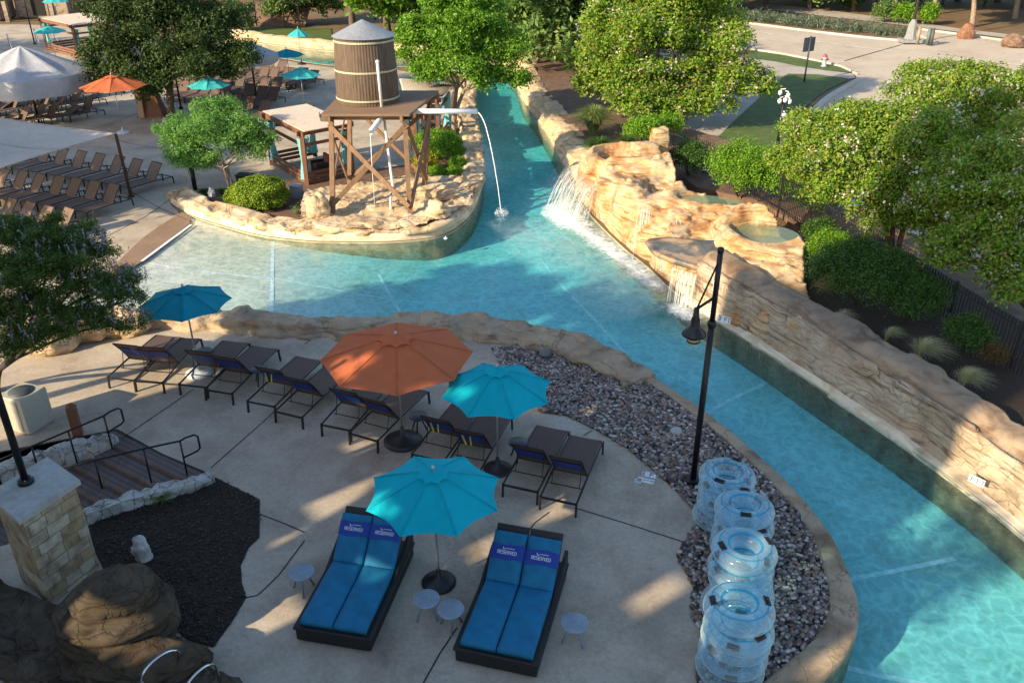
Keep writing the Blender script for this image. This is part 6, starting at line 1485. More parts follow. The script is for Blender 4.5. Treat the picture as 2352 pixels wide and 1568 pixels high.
tree('crape_myrtle', G(2044, 640, .9), rt1, 120000, .10, .062, g_cr, 'wide white flowering crape myrtle in the sun over the iron fence', 'tree', 4, M('red_bark', (.16, .07, .045), .85, 0, .3), .10, 4, .45, ('cl', 520, .085, g_fw), 12, .13, .5)
rt2 = lob((2290, 460, 21, 120), (2230, 560, 20.5, 80, .7), (2330, 600, 20, 85, .7), (2360, 380, 22, 120), (2440, 500, 21, 130), (2190, 480, 21.5, 85), (2220, 400, 22, 85), (2180, 590, 20.5, 55, .7), (2310, 660, 19.5, 60, .7))
tree('crape_myrtle', G(2420, 820, .9), rt2, 60000, .10, .06, g_cr, 'shaded white flowering crape myrtle cut by the right edge of the picture', 'tree', 5, M('red_bark2', (.14, .06, .04), .85), .10, 3, .5, ('cl', 260, .08, g_fw), 12, .12, .5)
dk = lob((390, 100, 47, 120, .7), (300, 60, 47, 90), (480, 60, 48, 85), (250, 120, 46.5, 60, .6), (420, 150, 46, 90, .5), (310, 160, 46, 70, .5), (520, 130, 47, 50, .4), (380, 10, 48, 120), (230, 10, 48, 50), (555, 105, 47, 28, .4), (480, 170, 46, 60, .4), (540, 140, 46, 50, .4), (220, 170, 46, 50, .5), (350, 200, 45.5, 60, .4))
tree('oak_tree', G(394, 272, 0), dk, 60000, .18, .09, g_dk, 'large dark spreading tree over the lounger area at the upper left', 'tree', 6, m_bark, .24, 1, .6, None, 12, .24, .32)
fv = lob((490, 320, 34.5, 80, .75), (425, 310, 34.5, 52), (560, 310, 34.5, 55), (450, 375, 34, 50, .6), (580, 350, 34.5, 40, .6), (500, 275, 35, 60), (400, 305, 34.5, 38), (600, 320, 34.5, 34), (420, 355, 34, 44, .7))
tree('chaste_tree', G(535, 440, .15), fv, 60000, .13, .035, g_vx2, 'small light green tree with pale flower spikes on the island', 'tree', 7, m_bark2, .055, 4, .5, ('spike', 160, .28, g_fp2), 9, .12, .6, nsub=30)
lv = lob((110, 640, 17.6, 125, .8), (200, 620, 17.9, 85, .7), (40, 600, 18, 110), (250, 660, 17.4, 60, .6), (60, 730, 17, 95, .6), (160, 730, 17, 80, .55), (255, 735, 17, 55, .5), (300, 640, 17.6, 30, .5), (-40, 680, 17.5, 110), (20, 540, 18.2, 60), (120, 560, 18.2, 70), (300, 740, 17, 46, .4), (200, 560, 18, 60), (290, 690, 17.2, 48, .5), (100, 760, 16.8, 70, .5), (20, 790, 16.6, 60, .5))
tree('chaste_tree', G(-8, 900, 0), lv, 110000, .09, .022, g_vx, 'near dark green chaste tree with purple flower spikes leaning in from the left edge', 'tree', 8, M('dark_bark', (.035, .025, .02), .9), .07, 3, .4, ('spike', 520, .26, g_fp), 9, .09, .22, nsub=30, ks=.62)
# shrubs
e = empty('boxwood', G(597, 474, .12)); tag(e, 'round clipped yellow green bush on the island in front of the cabana', 'shrub')
V, F = leaf_cloud([(Vector((0, 0, .42)), (1.12, .95, .72))], 26000, .06, .045, 11, 6, .03, .06, .95, 0, .5); mesh_np('foliage', V, F, g_box, e)
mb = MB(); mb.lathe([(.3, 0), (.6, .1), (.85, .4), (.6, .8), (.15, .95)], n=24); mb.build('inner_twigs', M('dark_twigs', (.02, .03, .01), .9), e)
def bpx(x, y, z, rpx, hm, *a, depth=1.0, **k):
    g = G(x, y, z); r = rpx / PXM(g); return bush('shrub', g, (r, r * depth, hm), *a, **k)
mbH = None
bpx(1000, 368, .1, 52, 1.25, 14000, .08, .055, g_sh, 'dark green clipped hedge behind the yellow bush near the tower', depth=1.3, seed=12, gap=.5, shell=.1)
bpx(975, 398, .1, 32, .85, 5000, .09, .05, g_yel, 'bright yellow leaved bush under the spout pipe', seed=13)
for k, (x, y, r_, t_) in enumerate(((1045, 345, 20, 'farthest'), (1050, 368, 23, 'second farthest'), (1052, 392, 25, 'middle'), (1045, 414, 26, 'nearest'), (1003, 416, 22, 'leftmost'))):
    bpx(x, y, .1, r_, .6, 3500, .05, .035, g_sh, 'small clipped green mound by the river kerb behind the tower, %s of five' % t_, seed=20 + k, sig=.03, gap=.6, shell=.05, group='clipped mounds')
bpx(1475, 335, .5, 55, 1.3, 8000, .10, .05, g_sh, 'bright green shrub at the bend behind the top of the waterfall rock', seed=30)
bpx(1535, 318, .5, 32, 1.1, 4000, .10, .05, g_sh, 'bright green shrub by the end of the iron fence', seed=31)
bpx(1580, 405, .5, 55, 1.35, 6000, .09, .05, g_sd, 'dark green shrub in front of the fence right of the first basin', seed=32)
bpx(1695, 452, .6, 88, 1.9, 20000, .085, .045, g_sh, 'bright yellow green shrub behind the second waterfall basin', seed=33)
bpx(1795, 462, .6, 82, 1.8, 17000, .085, .045, g_sh, 'yellow green shrub between the camera mast and the crape myrtle', seed=34)
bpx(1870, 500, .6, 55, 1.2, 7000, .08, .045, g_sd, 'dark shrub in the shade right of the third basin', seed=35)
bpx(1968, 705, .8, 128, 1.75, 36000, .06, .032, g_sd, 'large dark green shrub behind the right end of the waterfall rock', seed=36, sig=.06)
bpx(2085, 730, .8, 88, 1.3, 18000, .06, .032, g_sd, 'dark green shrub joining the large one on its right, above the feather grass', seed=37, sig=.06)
bpx(1900, 620, .8, 55, 1.2, 9000, .06, .032, g_sh, 'small sunlit green shrub at the corner of the third basin', seed=38, sig=.06)
bpx(2285, 830, .8, 42, .45, 2500, .05, .03, g_red, 'rusty red low plant in the shade near the right edge', seed=39)
bpx(690, 492, .15, 18, .28, 800, .07, .03, g_vx2, 'tiny pale green plant right of the round bush', seed=40)
for k, (x, y, rp, hm, n, w_, mat, lab, wnd) in enumerate([(1362, 312, 70, 1.9, 900, .05, g_gr, 'large spiky fountain grass clump behind the stone bank', (0, 0)), (1378, 362, 58, 1.2, 700, .04, g_sd, 'darker grass clump in front of the tall spiky one', (0, 0)), (1440, 348, 42, 1.0, 400, .04, g_sd, 'dark grass clump touching the waterfall top', (0, 0)),
    (2108, 822, 60, .75, 700, .009, g_ft, 'pale feather grass tuft on the river wall, the largest', (.25, -.1)), (2205, 888, 52, .7, 650, .009, g_ft, 'pale feather grass tuft nearest the right edge', (.25, -.12)), (1925, 740, 35, .5, 300, .009, g_ft, 'small pale feather grass tuft at the foot of the large dark shrub', (.2, -.05)), (2035, 780, 34, .5, 300, .009, g_ft, 'small feather grass tuft left of the largest one', (.2, -.05)),
    (470, 448, 26, .35, 400, .02, g_sd, 'low dark grass at the tip of the island by the dark post', (0, 0)), (510, 446, 22, .3, 300, .02, g_sd, 'low dark grass left of the round bush', (0, 0)), (1985, 560, 40, .9, 200, .02, g_gr, 'spiky yellow grass at the fence behind the large dark shrub', (0, 0))]):
    g = G(x, y, .12 if x < 600 else (.5 if y < 420 else .9)); grass('grass_clump', g, rp / PXM(g), hm, n, w_, mat, lab, 60 + k, wind=wnd)
grass('grass_clump', G(372, 1148, .02), .35, .25, 300, .012, g_gr, 'small green weed against the white rubble wall in the mulch bed', 88)

bpx(2215, 800, .8, 62, .8, 9000, .06, .032, g_sd, 'low dark green shrub between the feather grass and the fence at the right', seed=42, sig=.06)
bpx(1875, 560, .8, 40, .8, 5000, .06, .035, g_sd, 'dark green shrub filling the corner behind the third basin', seed=43, sig=.06)
# ------------------------------------------------------------------ banks and lawns on the right
terr = GP([(1345, 400), (1342, 370), (1318, 325), (1282, 270), (1248, 230), (1232, 190), (1190, 150), (1250, 120), (1500, 270), (1700, 330), (1900, 450), (2050, 540), (2352, 720), (2800, 980), (2800, 1300), (2352, 960), (2180, 850), (2000, 760), (1880, 700), (1860, 600), (1840, 500), (1740, 460), (1600, 430), (1560, 400), (1540, 350), (1400, 335)], .55)
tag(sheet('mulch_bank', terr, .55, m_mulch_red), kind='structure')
mb = MB(); n = len(terr)
for i in range(n): a, b_ = terr[i], terr[(i + 1) % n]; mb.add([(a.x, a.y, -.1), (b_.x, b_.y, -.1), (b_.x, b_.y, .549), (a.x, a.y, .549)], [(0, 1, 2, 3)], False)
tag(mb.build('bank_side', m_mulch_red), kind='structure')
terr2 = GP([(1860, 700), (1850, 600), (1842, 500), (1870, 470), (2050, 560), (2352, 740), (2900, 1040), (3100, 1500), (2700, 1300), (2352, 1075), (2200, 960), (2050, 870), (1900, 770)], .8)
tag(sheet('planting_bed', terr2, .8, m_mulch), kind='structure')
tag(sheet('lawn', spline(GP([(1812, 170), (1880, 172), (1948, 181), (1925, 195), (1888, 215), (1850, 248), (1822, 290), (1795, 345), (1760, 390), (1600, 370), (1640, 325), (1690, 275), (1745, 225)]), 1.0, True), .02, m_turf), kind='structure')
tag(sheet('verge', GP([(1725, 116), (1800, 127), (1880, 143), (1930, 155), (1958, 168), (1900, 163), (1830, 152), (1780, 142), (1720, 134)]), .02, m_turf), kind='structure')
tag(sheet('pavement', GP([(1500, 120), (1720, 134), (1780, 142), (1830, 152), (1900, 163), (1958, 169), (1965, 180), (1948, 182), (1880, 173), (1812, 171), (1745, 226), (1690, 276), (1640, 326), (1600, 370), (1480, 350), (1540, 300), (1640, 240), (1720, 180), (1600, 160)]), .012, m_walk), kind='structure')
rd = GP([(900, 20), (1500, 90), (1725, 116), (1800, 127), (1880, 143), (1930, 155), (1965, 172), (1968, 184), (1935, 202), (1895, 226), (1862, 258), (1838, 300), (1815, 350), (1900, 450), (2100, 540), (2500, 760), (3400, 900), (3600, 260), (2352, 101), (2109, 68), (2090, 95), (1990, 88), (1850, 72), (1725, 56), (1500, 30), (1000, -20)])
tag(sheet('road', rd, 0.004 - .01, m_road), kind='structure')
mb = MB()
def kerbline(pts, w_=.16, h=.13):
    P = spline(GP(pts, 0), .5)
    for a, b_ in zip(P, P[1:]):
        d = (b_ - a).normalized(); s_ = Vector((-d.y, d.x, 0)) * w_; v = [a, b_, b_ + s_, a + s_]; mb.add([(p.x, p.y, -.02) for p in v] + [(p.x, p.y, h) for p in v], [(4, 5, 6, 7), (0, 1, 5, 4), (1, 2, 6, 5), (2, 3, 7, 6), (3, 0, 4, 7)], False)
kerbline([(1500, 90), (1725, 116), (1800, 127), (1880, 143), (1930, 155), (1965, 172)]); kerbline([(1968, 184), (1935, 202), (1895, 226), (1862, 258), (1838, 300), (1815, 350)], .3); kerbline([(2109, 68), (2352, 101), (2700, 150)]); kerbline([(1500, 30), (1725, 56), (1850, 72), (1990, 88), (2095, 97), (2150, 102), (2150, 96), (2108, 80)], .25)
tag(mb.build('road_kerb', m_kerb), kind='structure')
mb = MB()
def rline(pts, w_, z=.006):
    P = spline(GP(pts, z), 2)
    for a, b_ in zip(P, P[1:]):
        d = (b_ - a).normalized(); s_ = Vector((-d.y, d.x, 0)) * w_ / 2; mb.add([a - s_, b_ - s_, b_ + s_, a + s_], [(0, 1, 2, 3)], False)
rline([(1735, 72), (1938, 104), (2352, 150), (2500, 166)], .35)
tag(mb.build('lane_marking', M('worn_paint', (.60, .56, .48), .7, 0, .2, .6, 0, False)), kind='structure')
mb = MB(); rline([(1940, 140), (2070, 103)], .12, .007); tag(mb.build('road_joint', m_joint), kind='structure')
tag(sheet('median_bed', GP([(1500, 8), (1725, 35), (2000, 66), (2105, 78), (2090, 94), (1990, 86), (1850, 70), (1725, 54), (1500, 28)]), .10, m_dry), kind='structure')
tag(sheet('far_pavement', GP([(1400, -30), (1690, 2), (1900, 24), (2090, 50), (2200, 66), (2352, 84), (2352, 93), (2100, 62), (1880, 36), (1690, 14), (1400, -16)]), .02, m_walk), kind='structure')
# median grasses: hundreds of thin clumps read as one
rs = np.random.RandomState(77)
mp_ = GP([(1560, 22), (1725, 38), (2000, 69), (2080, 80), (2075, 90), (1990, 84), (1850, 68), (1725, 52), (1560, 34)])
P = scatter(mp_, 500, 12); V = []; 
for (x, y) in P:
    for k in range(14): V.append((x + rs.normal() * .12, y + rs.normal() * .12, abs(rs.normal()) * .25 + .2))
V = np.array(V); lv_, lf_ = leaves(V, np.tile([0, 0, 1.0], (len(V), 1)), .55, .07, rs, 0)
tag(mesh_np('median_grass', lv_, lf_, M_leaf('silver_grass', [(.05, .08, .05), (.09, .13, .08), (.15, .19, .12), (.20, .22, .15)], .2)), kind='stuff')
# street things
g = G(2089, 97, .1); e = empty('street_lamp', g); tag(e, 'tall dark street lamp on a pale stone plinth at the tip of the road median', 'street lamp')
mb = MB(); mb.prism([(-.75, -.6), (.75, -.6), (.75, .6), (-.75, .6)], 0, .25); mb.lathe([(.5, .25), (.42, .5), (.34, 1.3), (.2, 1.6), (.14, 1.7)], n=8, smooth=False); mb.build('plinth', M('plinth_stone', (.24, .25, .25), .8), e)
mb = MB(); mb.tube([(0, 0, 1.6), (0, 0, 8.5)], .11, 10, r2=.08); mb.build('pole', M('dark_bronze', (.05, .045, .04), .5), e); mb = MB(); mb.tube([(0, 0, 8.4), (-.9, 0, 8.6)], .04, 6); mb.lathe([(.02, 8.7), (.3, 8.55), (.32, 8.4), (.05, 8.35)], (-.9, 0, 0), 12); mb.build('lamp_head', m_black, e)
for k, (x, y, c_) in enumerate(((2106, 101, (.30, .22, .15)), (2129, 103, (.10, .15, .15)), (2137, 104, (.08, .07, .06)))):
    e = empty('bollard', G(x, y, .05)); tag(e, '%s bollard on the median tip beside the street lamp plinth' % ('tan', 'green grey', 'dark brown')[k], 'bollard'); mt = M('bollard_paint_%d' % k, c_, .6)
    mb = MB(); mb.tube([(0, 0, 0), (0, 0, 1.15)], .13, 12); mb.build('post', mt, e); mb = MB(); mb.lathe([(.14, 1.13), (.15, 1.18), (.10, 1.24), (.02, 1.26)], n=12); mb.build('post_cap', mt, e)
g = G(1892, 153, .02); e = empty('fire_hydrant', g); tag(e, 'grey and red fire hydrant on the narrow grass verge by the road', 'fire hydrant')
mg = M('hydrant_grey', (.42, .46, .50), .5); mr = M('hydrant_red', (.32, .05, .04), .5)
mb = MB(); mb.lathe([(.20, 0), (.20, .05), (.13, .07), (.13, .5), (.17, .52), (.17, .58), (.14, .6)], n=16); mb.build('barrel', mg, e); mb = MB(); mb.lathe([(.15, .6), (.14, .72), (.07, .80), (.03, .82), (.03, .87), (.0, .88)], n=16, cap=False); mb.build('bonnet', mr, e)
for s_ in (-1, 1): mb = MB(); mb.tube([(0, 0, .48), (s_ * .24, 0, .48)], .065, 10); mb.build('nozzle', mr, e)
g = G(1847, 188, .02); e = empty('road_sign', g, .5); tag(e, 'dark square road sign seen from behind on a slim post in the lawn', 'sign')
mb = MB(); mb.tube([(0, 0, 0), (0, 0, 2.75)], .055, 10); mb.build('post', M('sign_post', (.03, .045, .055), .5), e); mb = MB(); mb.box((-.0, .06, 2.25), (.95, .03, .85), bev=.01); mb.build('sign_panel', M('sign_back', (.06, .075, .09), .6), e)
e = empty('camera_mast', G(1777, 395, .5)); tag(e, 'black mast with white dome cameras between the shrubs and the lawn', 'camera mast')
mb = MB(); mb.tube([(0, 0, 0), (0, 0, 3.2)], .07, 10); mb.build('mast', m_black, e)
for k, (x, y, z) in enumerate(((-.2, -.1, 2.9), (.2, -.1, 2.88), (0, -.15, 2.95), (-.18, .05, 3.2), (.12, -.05, 3.12), (.05, -.12, 2.35))):
    mb = MB(); mb.lathe([(.03, .11), (.075, .08), (.085, .02), (.07, -.04), (.035, -.08), (.01, -.09)], (x, y, z), 12); mb.bar((x, y, z + .15), (0, 0, z + .18), .03); mb.build('dome_camera', m_pvc, e)
boulder('boulder', G(2215, 89, 0), (.62, .5, .75), M('red_stone', (.26, .12, .065), .85, 0, .3), 61.0, 'orange red boulder by the far kerb of the road, nearer the street lamp', strata=.03)
boulder('boulder', G(2325, 109, 0), (.95, .6, .62), M('brown_stone', (.20, .12, .075), .85, 0, .3), 62.0, 'flat reddish brown boulder by the far kerb at the right edge', strata=.03)
# iron fence
m_iron = M('black_iron', (.02, .02, .022), .5)
zt = 2.0; top_ = [(1200, 235), (1350, 245), (1510, 290), (1600, 318), (1700, 350), (1800, 400), (1900, 462), (2050, 553), (2200, 652), (2352, 745), (2550, 870)]
fp_ = spline([G(x, y, zt) for x, y in top_[2:]], 2.4); e = empty('iron_fence', (fp_[0].x, fp_[0].y, .5)); tag(e, 'black iron picket fence curving behind the shrubs and under the crape myrtles', 'fence'); o_ = Vector((fp_[0].x, fp_[0].y, 0)); eo = Vector((0, 0, -.5))
for i, p in enumerate(fp_):
    q = Vector((p.x, p.y, 0)) - o_ + eo; mb = MB(); mb.bar(q + Vector((0, 0, .4)), q + Vector((0, 0, zt + .08)), .06); mb.build('post', m_iron, e)
    if i < len(fp_) - 1:
        r_ = Vector((fp_[i + 1].x, fp_[i + 1].y, 0)) - o_ + eo; mb = MB(); L = (r_ - q).length; n = int(L / .115)
        for k in range(1, n): a = q.lerp(r_, k / n); mb.bar(a + Vector((0, 0, .6)), a + Vector((0, 0, zt + .02)), .018)
        for z in (zt - .12, .75): mb.bar(q + Vector((0, 0, z)), r_ + Vector((0, 0, z)), .03)
        mb.build('picket_panel', m_iron, e)
# background trees: three kinds, copied
def proto_tree(name, kind, seed):
    rn = random.Random(seed); lb = []
    if kind == 'round':
        for k in range(9): a = rn.random() * 6.28; lb.append((Vector((math.cos(a) * 1.8, math.sin(a) * 1.8, rn.uniform(3.2, 6.2))), (1.7, 1.7, 1.3)))
        mat, n, L_, W_ = g_dk, 16000, .34, .2
    elif kind == 'low':
        for k in range(10): a = rn.random() * 6.28; lb.append((Vector((math.cos(a) * 2.2, math.sin(a) * 2.2, rn.uniform(1.0, 4.6))), (1.8, 1.8, 1.3)))
        mat, n, L_, W_ = g_cn, 18000, .36, .16
    else:
        for k in range(10): a = rn.random() * 6.28; q = rn.random(); lb.append((Vector((math.cos(a) * 1.5 * (1.2 - q), math.sin(a) * 1.5 * (1.2 - q), .8 + 6 * q)), (1.4 * (1.2 - q) + .3, 1.4 * (1.2 - q) + .3, 1.1)))
        mat, n, L_, W_ = g_cr1, 16000, .3, .2
    return tree(name, (0, 0, -60), [(c + Vector((0, 0, -60)), r) for c, r in lb], n, L_, W_, mat, 'x', 'tree', seed, m_bark2 if kind == 'round' else m_bark, .22, 1, .5, None, 10, .3, .4, .3)
pr = {k: proto_tree(n_, k, 100 + i) for i, (k, n_) in enumerate((('round', 'shade_tree'), ('low', 'conifer'), ('bright', 'broadleaf_tree')))}
used_t = set()
def place(kind, x, y, sc_, label, group=None, rz=None, z=0):
    p = pr[kind]; o = p if kind not in used_t else copy_tree(p); used_t.add(kind); g = G(x, y, z); o.location = g; o.scale = (sc_,) * 3; o.rotation_euler = (0, 0, rz if rz is not None else RN.uniform(0, 6)); tag(o, label, 'tree', group)
place('bright', 812, 98, 1.45, 'bright lime green broadleaf tree behind the left side of the water tank'); place('bright', 890, 70, 1.6, 'bright lime green broadleaf tree farther behind the water tank roof')
place('low', 1225, 165, 1.35, 'weeping dark conifer between the round tree and the big crape myrtle, nearest the river'); place('low', 1300, 125, 1.45, 'weeping dark conifer behind the left shoulder of the big crape myrtle'); place('low', 1130, 95, 1.4, 'dark conifer behind the round tree right of the tank'); place('low', 980, 75, 1.3, 'dark conifer behind the tank and round tree, left of the others')
place('low', 1400, 60, 1.7, 'dark conifer rising behind the crown of the big crape myrtle'); place('low', 700, 55, .9, 'dark bushy conifer by the brown mulch slope at the top')
place('round', 610, -20, 1.0, 'dark shade tree above the mulch slope at the top, left of two'); place('round', 760, -18, 1.1, 'dark shade tree above the mulch slope at the top, right of two')
place('low', 545, 74, .42, 'pale round bush on the mulch slope right of the big dark tree')
xs = [1650, 1760, 1860, 1960, 2050, 2140, 2232, 2330, 2430, 1700, 1830, 1930, 2020, 2110, 2200, 2290, 2380]
for k, x in enumerate(xs):
    row = k < 9; y = (12 + (x - 1650) * .045) if row else -14 + (x - 1650) * .03
    if x == 2232: y = 62
    place('round' if row and x > 2000 else 'low', x, y, 1.15 if row else 1.7, ('pale trunked shade tree on the red mulch beyond the road' if x == 2232 else 'dark tree in the %s row of woods beyond the road, %s from the left' % (('front', ORD[k]) if row else ('back', ORD[k - 9]))), 'woods beyond the road')
for k, (x, y) in enumerate(((1900, 2), (1985, 8), (2075, 12), (2165, 15), (2260, 20), (2350, 24))): place('low', x, y - 6, .8, 'dark undergrowth below the woods beyond the road, %s from the left' % ORD[k], 'undergrowth beyond the road')
for k, x in enumerate(range(-200, 1700, 130)):
    place('low' if k % 3 else 'round', x, -45, 2.6, 'dark tree in the distant wood along the top edge, %s from the left' % ORD[k], 'distant wood')
for k, (x, y, r_, t_, mt) in enumerate(((2030, 52, 30, 'grey green bush by the far pavement left of the street lamp', g_cn), (2075, 56, 26, 'yellow green bush right behind the street lamp pole', g_sh), (1860, 18, 26, 'olive bush beyond the far pavement near the picture top', g_cn), (1950, 24, 22, 'green bush beyond the far pavement above the median', g_sd), (2130, 58, 18, 'small yellow green bush right of the street lamp', g_sh))):
    bpx(x, y, 0, r_, 1.7, 3500, .2, .1, mt, t_, seed=140 + k, sig=.15)
# mulch slope and lawn at the top left, with rail fence
mb = MB(); a_ = [G(575, 62, 0), G(700, 62, 0), G(715, 14, 1.6), G(570, 6, 1.6)]; mb.add(a_, [(0, 1, 2, 3)], False); tag(mb.build('mulch_slope', m_mulch_red), kind='structure')
tag(sheet('far_lawn', GP([(520, 70), (560, 62), (760, 66), (765, 98), (640, 84), (540, 70)]), .03, m_turf), kind='structure')
e = empty('rail_fence', G(650, 50)); tag(e, 'thin dark rail fence on the mulch slope at the top', 'fence'); b0_ = G(650, 50)
for (x, y) in ((590, 60), (655, 64), (690, 70)): g = G(x, y, .1) - b0_; mb = MB(); mb.bar(g, g + Vector((0, 0, 2.6)), .09); mb.build('post', m_black, e)
g0, g1, g2 = [G(x, y, .1) - b0_ for x, y in ((590, 60), (655, 64), (690, 70))]
for z in (2.5, 2.1): mb = MB(); mb.bar(g0 + Vector((0, 0, z)), g1 + Vector((0, 0, z)), .05); mb.bar(g1 + Vector((0, 0, z)), g2 + Vector((0, 0, z)), .05); mb.build('rail', m_black, e)

# ------------------------------------------------------------------ far left: loungers, stone terrace, poles
def row(p0, p1, n, dirpx, lab, grp, proto, sc_=.92, z=.3, skip=()):
    """n loungers with head ends along p0-p1; dirpx: a ground direction given by two points"""
    A, B = G(*p0, z), G(*p1, z); d = (G(*dirpx[1], z) - G(*dirpx[0], z)).normalized()
    for k in range(n):
        if k in skip: continue
        h = A.lerp(B, k / max(1, n - 1)) + Vector((RN.gauss(0, .05), RN.gauss(0, .08), 0)); lounger(proto if proto is not protoD else RN.choice((protoD, protoD, protoF, protoE)), h + d * 2.0, h, lab % ORD[k], grp, sc_)
dA = ((376, 415), (290, 436))
dirL = ((500, 505), (383, 539)); dirL = (((1960 / 3.92) * .784, (350 + 600 / 3.92) * .784), ((1500 / 3.92) * .784, (350 + 740 / 3.92) * .784))
row((385, 402), (60, 350), 9, dirL, 'tan sling lounger in the back row by the beige sail, %s from the right', 'tan loungers by the shade sail, back row', protoT)
row((290, 452), (8, 412), 8, dirL, 'tan sling lounger below the beige sail in its middle row, %s from the right', 'tan loungers by the shade sail, middle row', protoT)
row((190, 510), (20, 480), 5, dirL, 'tan sling lounger in the row just above the near tree, %s from the right', 'tan loungers by the shade sail, front row', protoT)
dirF = ((150, 250), (100, 262))
for k, (p0, p1, n) in enumerate((((225, 250), (-30, 282), 8), ((235, 225), (-40, 250), 9), ((245, 205), (-40, 228), 10), ((300, 182), (-40, 205), 12))):
    row(p0, p1, n, dirL, 'brown lounger by the large tent umbrella, %s row, %%s from the right' % ORD[k], 'dense loungers by the tent umbrella, %s row' % ORD[k], protoD, .92)
dirR = ((600, 240), (640, 262))
for k, (p0, p1, n) in enumerate((((655, 262), (560, 236), 4), ((640, 222), (440, 205), 9), ((650, 198), (430, 188), 9), ((670, 176), (460, 168), 9), ((660, 158), (540, 150), 6))):
    row(p0, p1, n, ((600, 222), (560, 236)), 'brown lounger left of the water tank, %s row, %%s from the right' % ORD[k], 'loungers left of the water tank, %s row' % ORD[k], protoD, .92)
row((735, 182), (690, 176), 3, ((700, 180), (670, 190)), 'brown sling lounger right of the darker blue umbrella, %s from the right', 'loungers by the darker blue umbrella', protoD, .92)
# towel stand
g = G(352, 266); e = empty('towel_stand', g); tag(e, 'dark brown flared wooden stand with a tan front beside the orange umbrella', 'stand')
mb = MB(); V = []; F = []; rings = [(0, 1.0), (.5, .8), (1.0, .62), (1.75, .55)]
for z, s_ in rings: V += [(-.7 * s_, -.45 * s_, z), (.7 * s_, -.45 * s_, z), (.7 * s_, .45 * s_, z), (-.7 * s_, .45 * s_, z)]
for i in range(3): F += [(i * 4 + k, i * 4 + (k + 1) % 4, i * 4 + 4 + (k + 1) % 4, i * 4 + 4 + k) for k in range(4)]
F.append((12, 13, 14, 15)); mb.add(V, F, False); mb.build('body', w_cab, e)
mb = MB(); mb.box((-.42, -.46, .75), (.34, .12, 1.5), bev=.02); mb.build('front_panel', M('tan_panel', (.40, .27, .17), .8), e); mb = MB(); mb.box((-.12, -.30, 1.45), (.5, .2, .4), bev=.04); mb.build('sign_box', mr, e)
def lpole(x, y, h, lab, lant=False, r=.05):
    e = empty('lamp_pole', G(x, y)); tag(e, lab, 'lamp pole'); mb = MB(); mb.tube([(0, 0, 0), (0, 0, h)], r, 10); mb.build('pole', m_black, e); mb = MB(); mb.lathe([(.12, 0), (.12, .1), (.06, .14)], n=12); mb.build('base', m_black, e)
    if lant: mb = MB(); mb.lathe([(.05, 1.75), (.16, 1.66), (.17, 1.62), (.10, 1.6)], (-.22, -.1, 0), 14); mb.lathe([(.08, 1.58), (.09, 1.5), (.03, 1.4)], (-.22, -.1, 0), 12); mb.tube([(0, 0, 1.85), (-.22, -.1, 1.75)], .02, 6); mb.build('lantern', m_lens, e)
lpole(416, 250, 4.0, 'black lamp pole with a small lantern beside the trunk of the big dark tree', True); lpole(80, 102, 5.5, 'tall black lamp pole at the upper left above the tent umbrella'); lpole(862, 45, 6.5, 'thin dark pole behind the roof of the water tank', False, .06)
g = G(448, 436); e = empty('short_post', g); tag(e, 'short thick dark post on the island tip left of the small tree', 'post'); mb = MB(); mb.tube([(0, 0, 0), (0, 0, .95)], .10, 14); mb.build('post', m_black, e); mb = MB(); mb.box((-.1, 0, .4), (.12, .16, .8), bev=.02); mb.build('grey_panel', MATS['grey_box'], e)
# stone terrace and steps at the top left
m_mas2 = M_rock('terrace_stone', [(.3, (.22, .17, .12)), (.5, (.34, .27, .20)), (.7, (.26, .19, .13))], .7, .8, 1.2, .4, .6, .6)
g = G(20, 55); e = empty('stone_building', g); tag(e, 'dim stone poolside building with dark openings at the top left corner', 'building')
mb = MB()
for (x, y, w_, d_, h) in ((-6, 3, 9, 3, 3.2), (1.5, 5, 5, 3, 2.6), (6, 8, 5, 3, 3.4), (-1, 10, 14, 4, 4.5)): mb.box((x, y, h / 2), (w_, d_, h), bev=.15)
mb.build('wall', m_mas2, e)
for k, (x, y) in enumerate(((-8, 1.47), (-5.5, 1.47), (-3.2, 1.47), (1.2, 3.47), (6, 6.47))):
    mb = MB(); mb.box((x, y, 1.1), (1.2, .04, 1.7)); mb.build('opening', M('dark_opening', (.015, .013, .012), .9), e)
for k, x in enumerate((-9.5, -4.4, -.6, 3.6)): mb = MB(); mb.bar((x, 1.2, 0), (x, 1.2, 2.9), .35); mb.build('pillar', m_mas2, e)
for k, (x, y) in enumerate(((30, 118), (92, 104), (135, 100))):
    a = G(x, y); e = empty('handrail', a); tag(e, 'bright metal stair handrail at the upper left, %s from the left' % ORD[k], 'handrail', 'far handrails'); mb = MB(); mb.tube([(0, 0, 0), (-.9, 1.4, 1.0), (-1.1, 1.7, 1.0), (-1.1, 1.7, 0)], .03, 6); mb.build('rail', m_chrome, e)

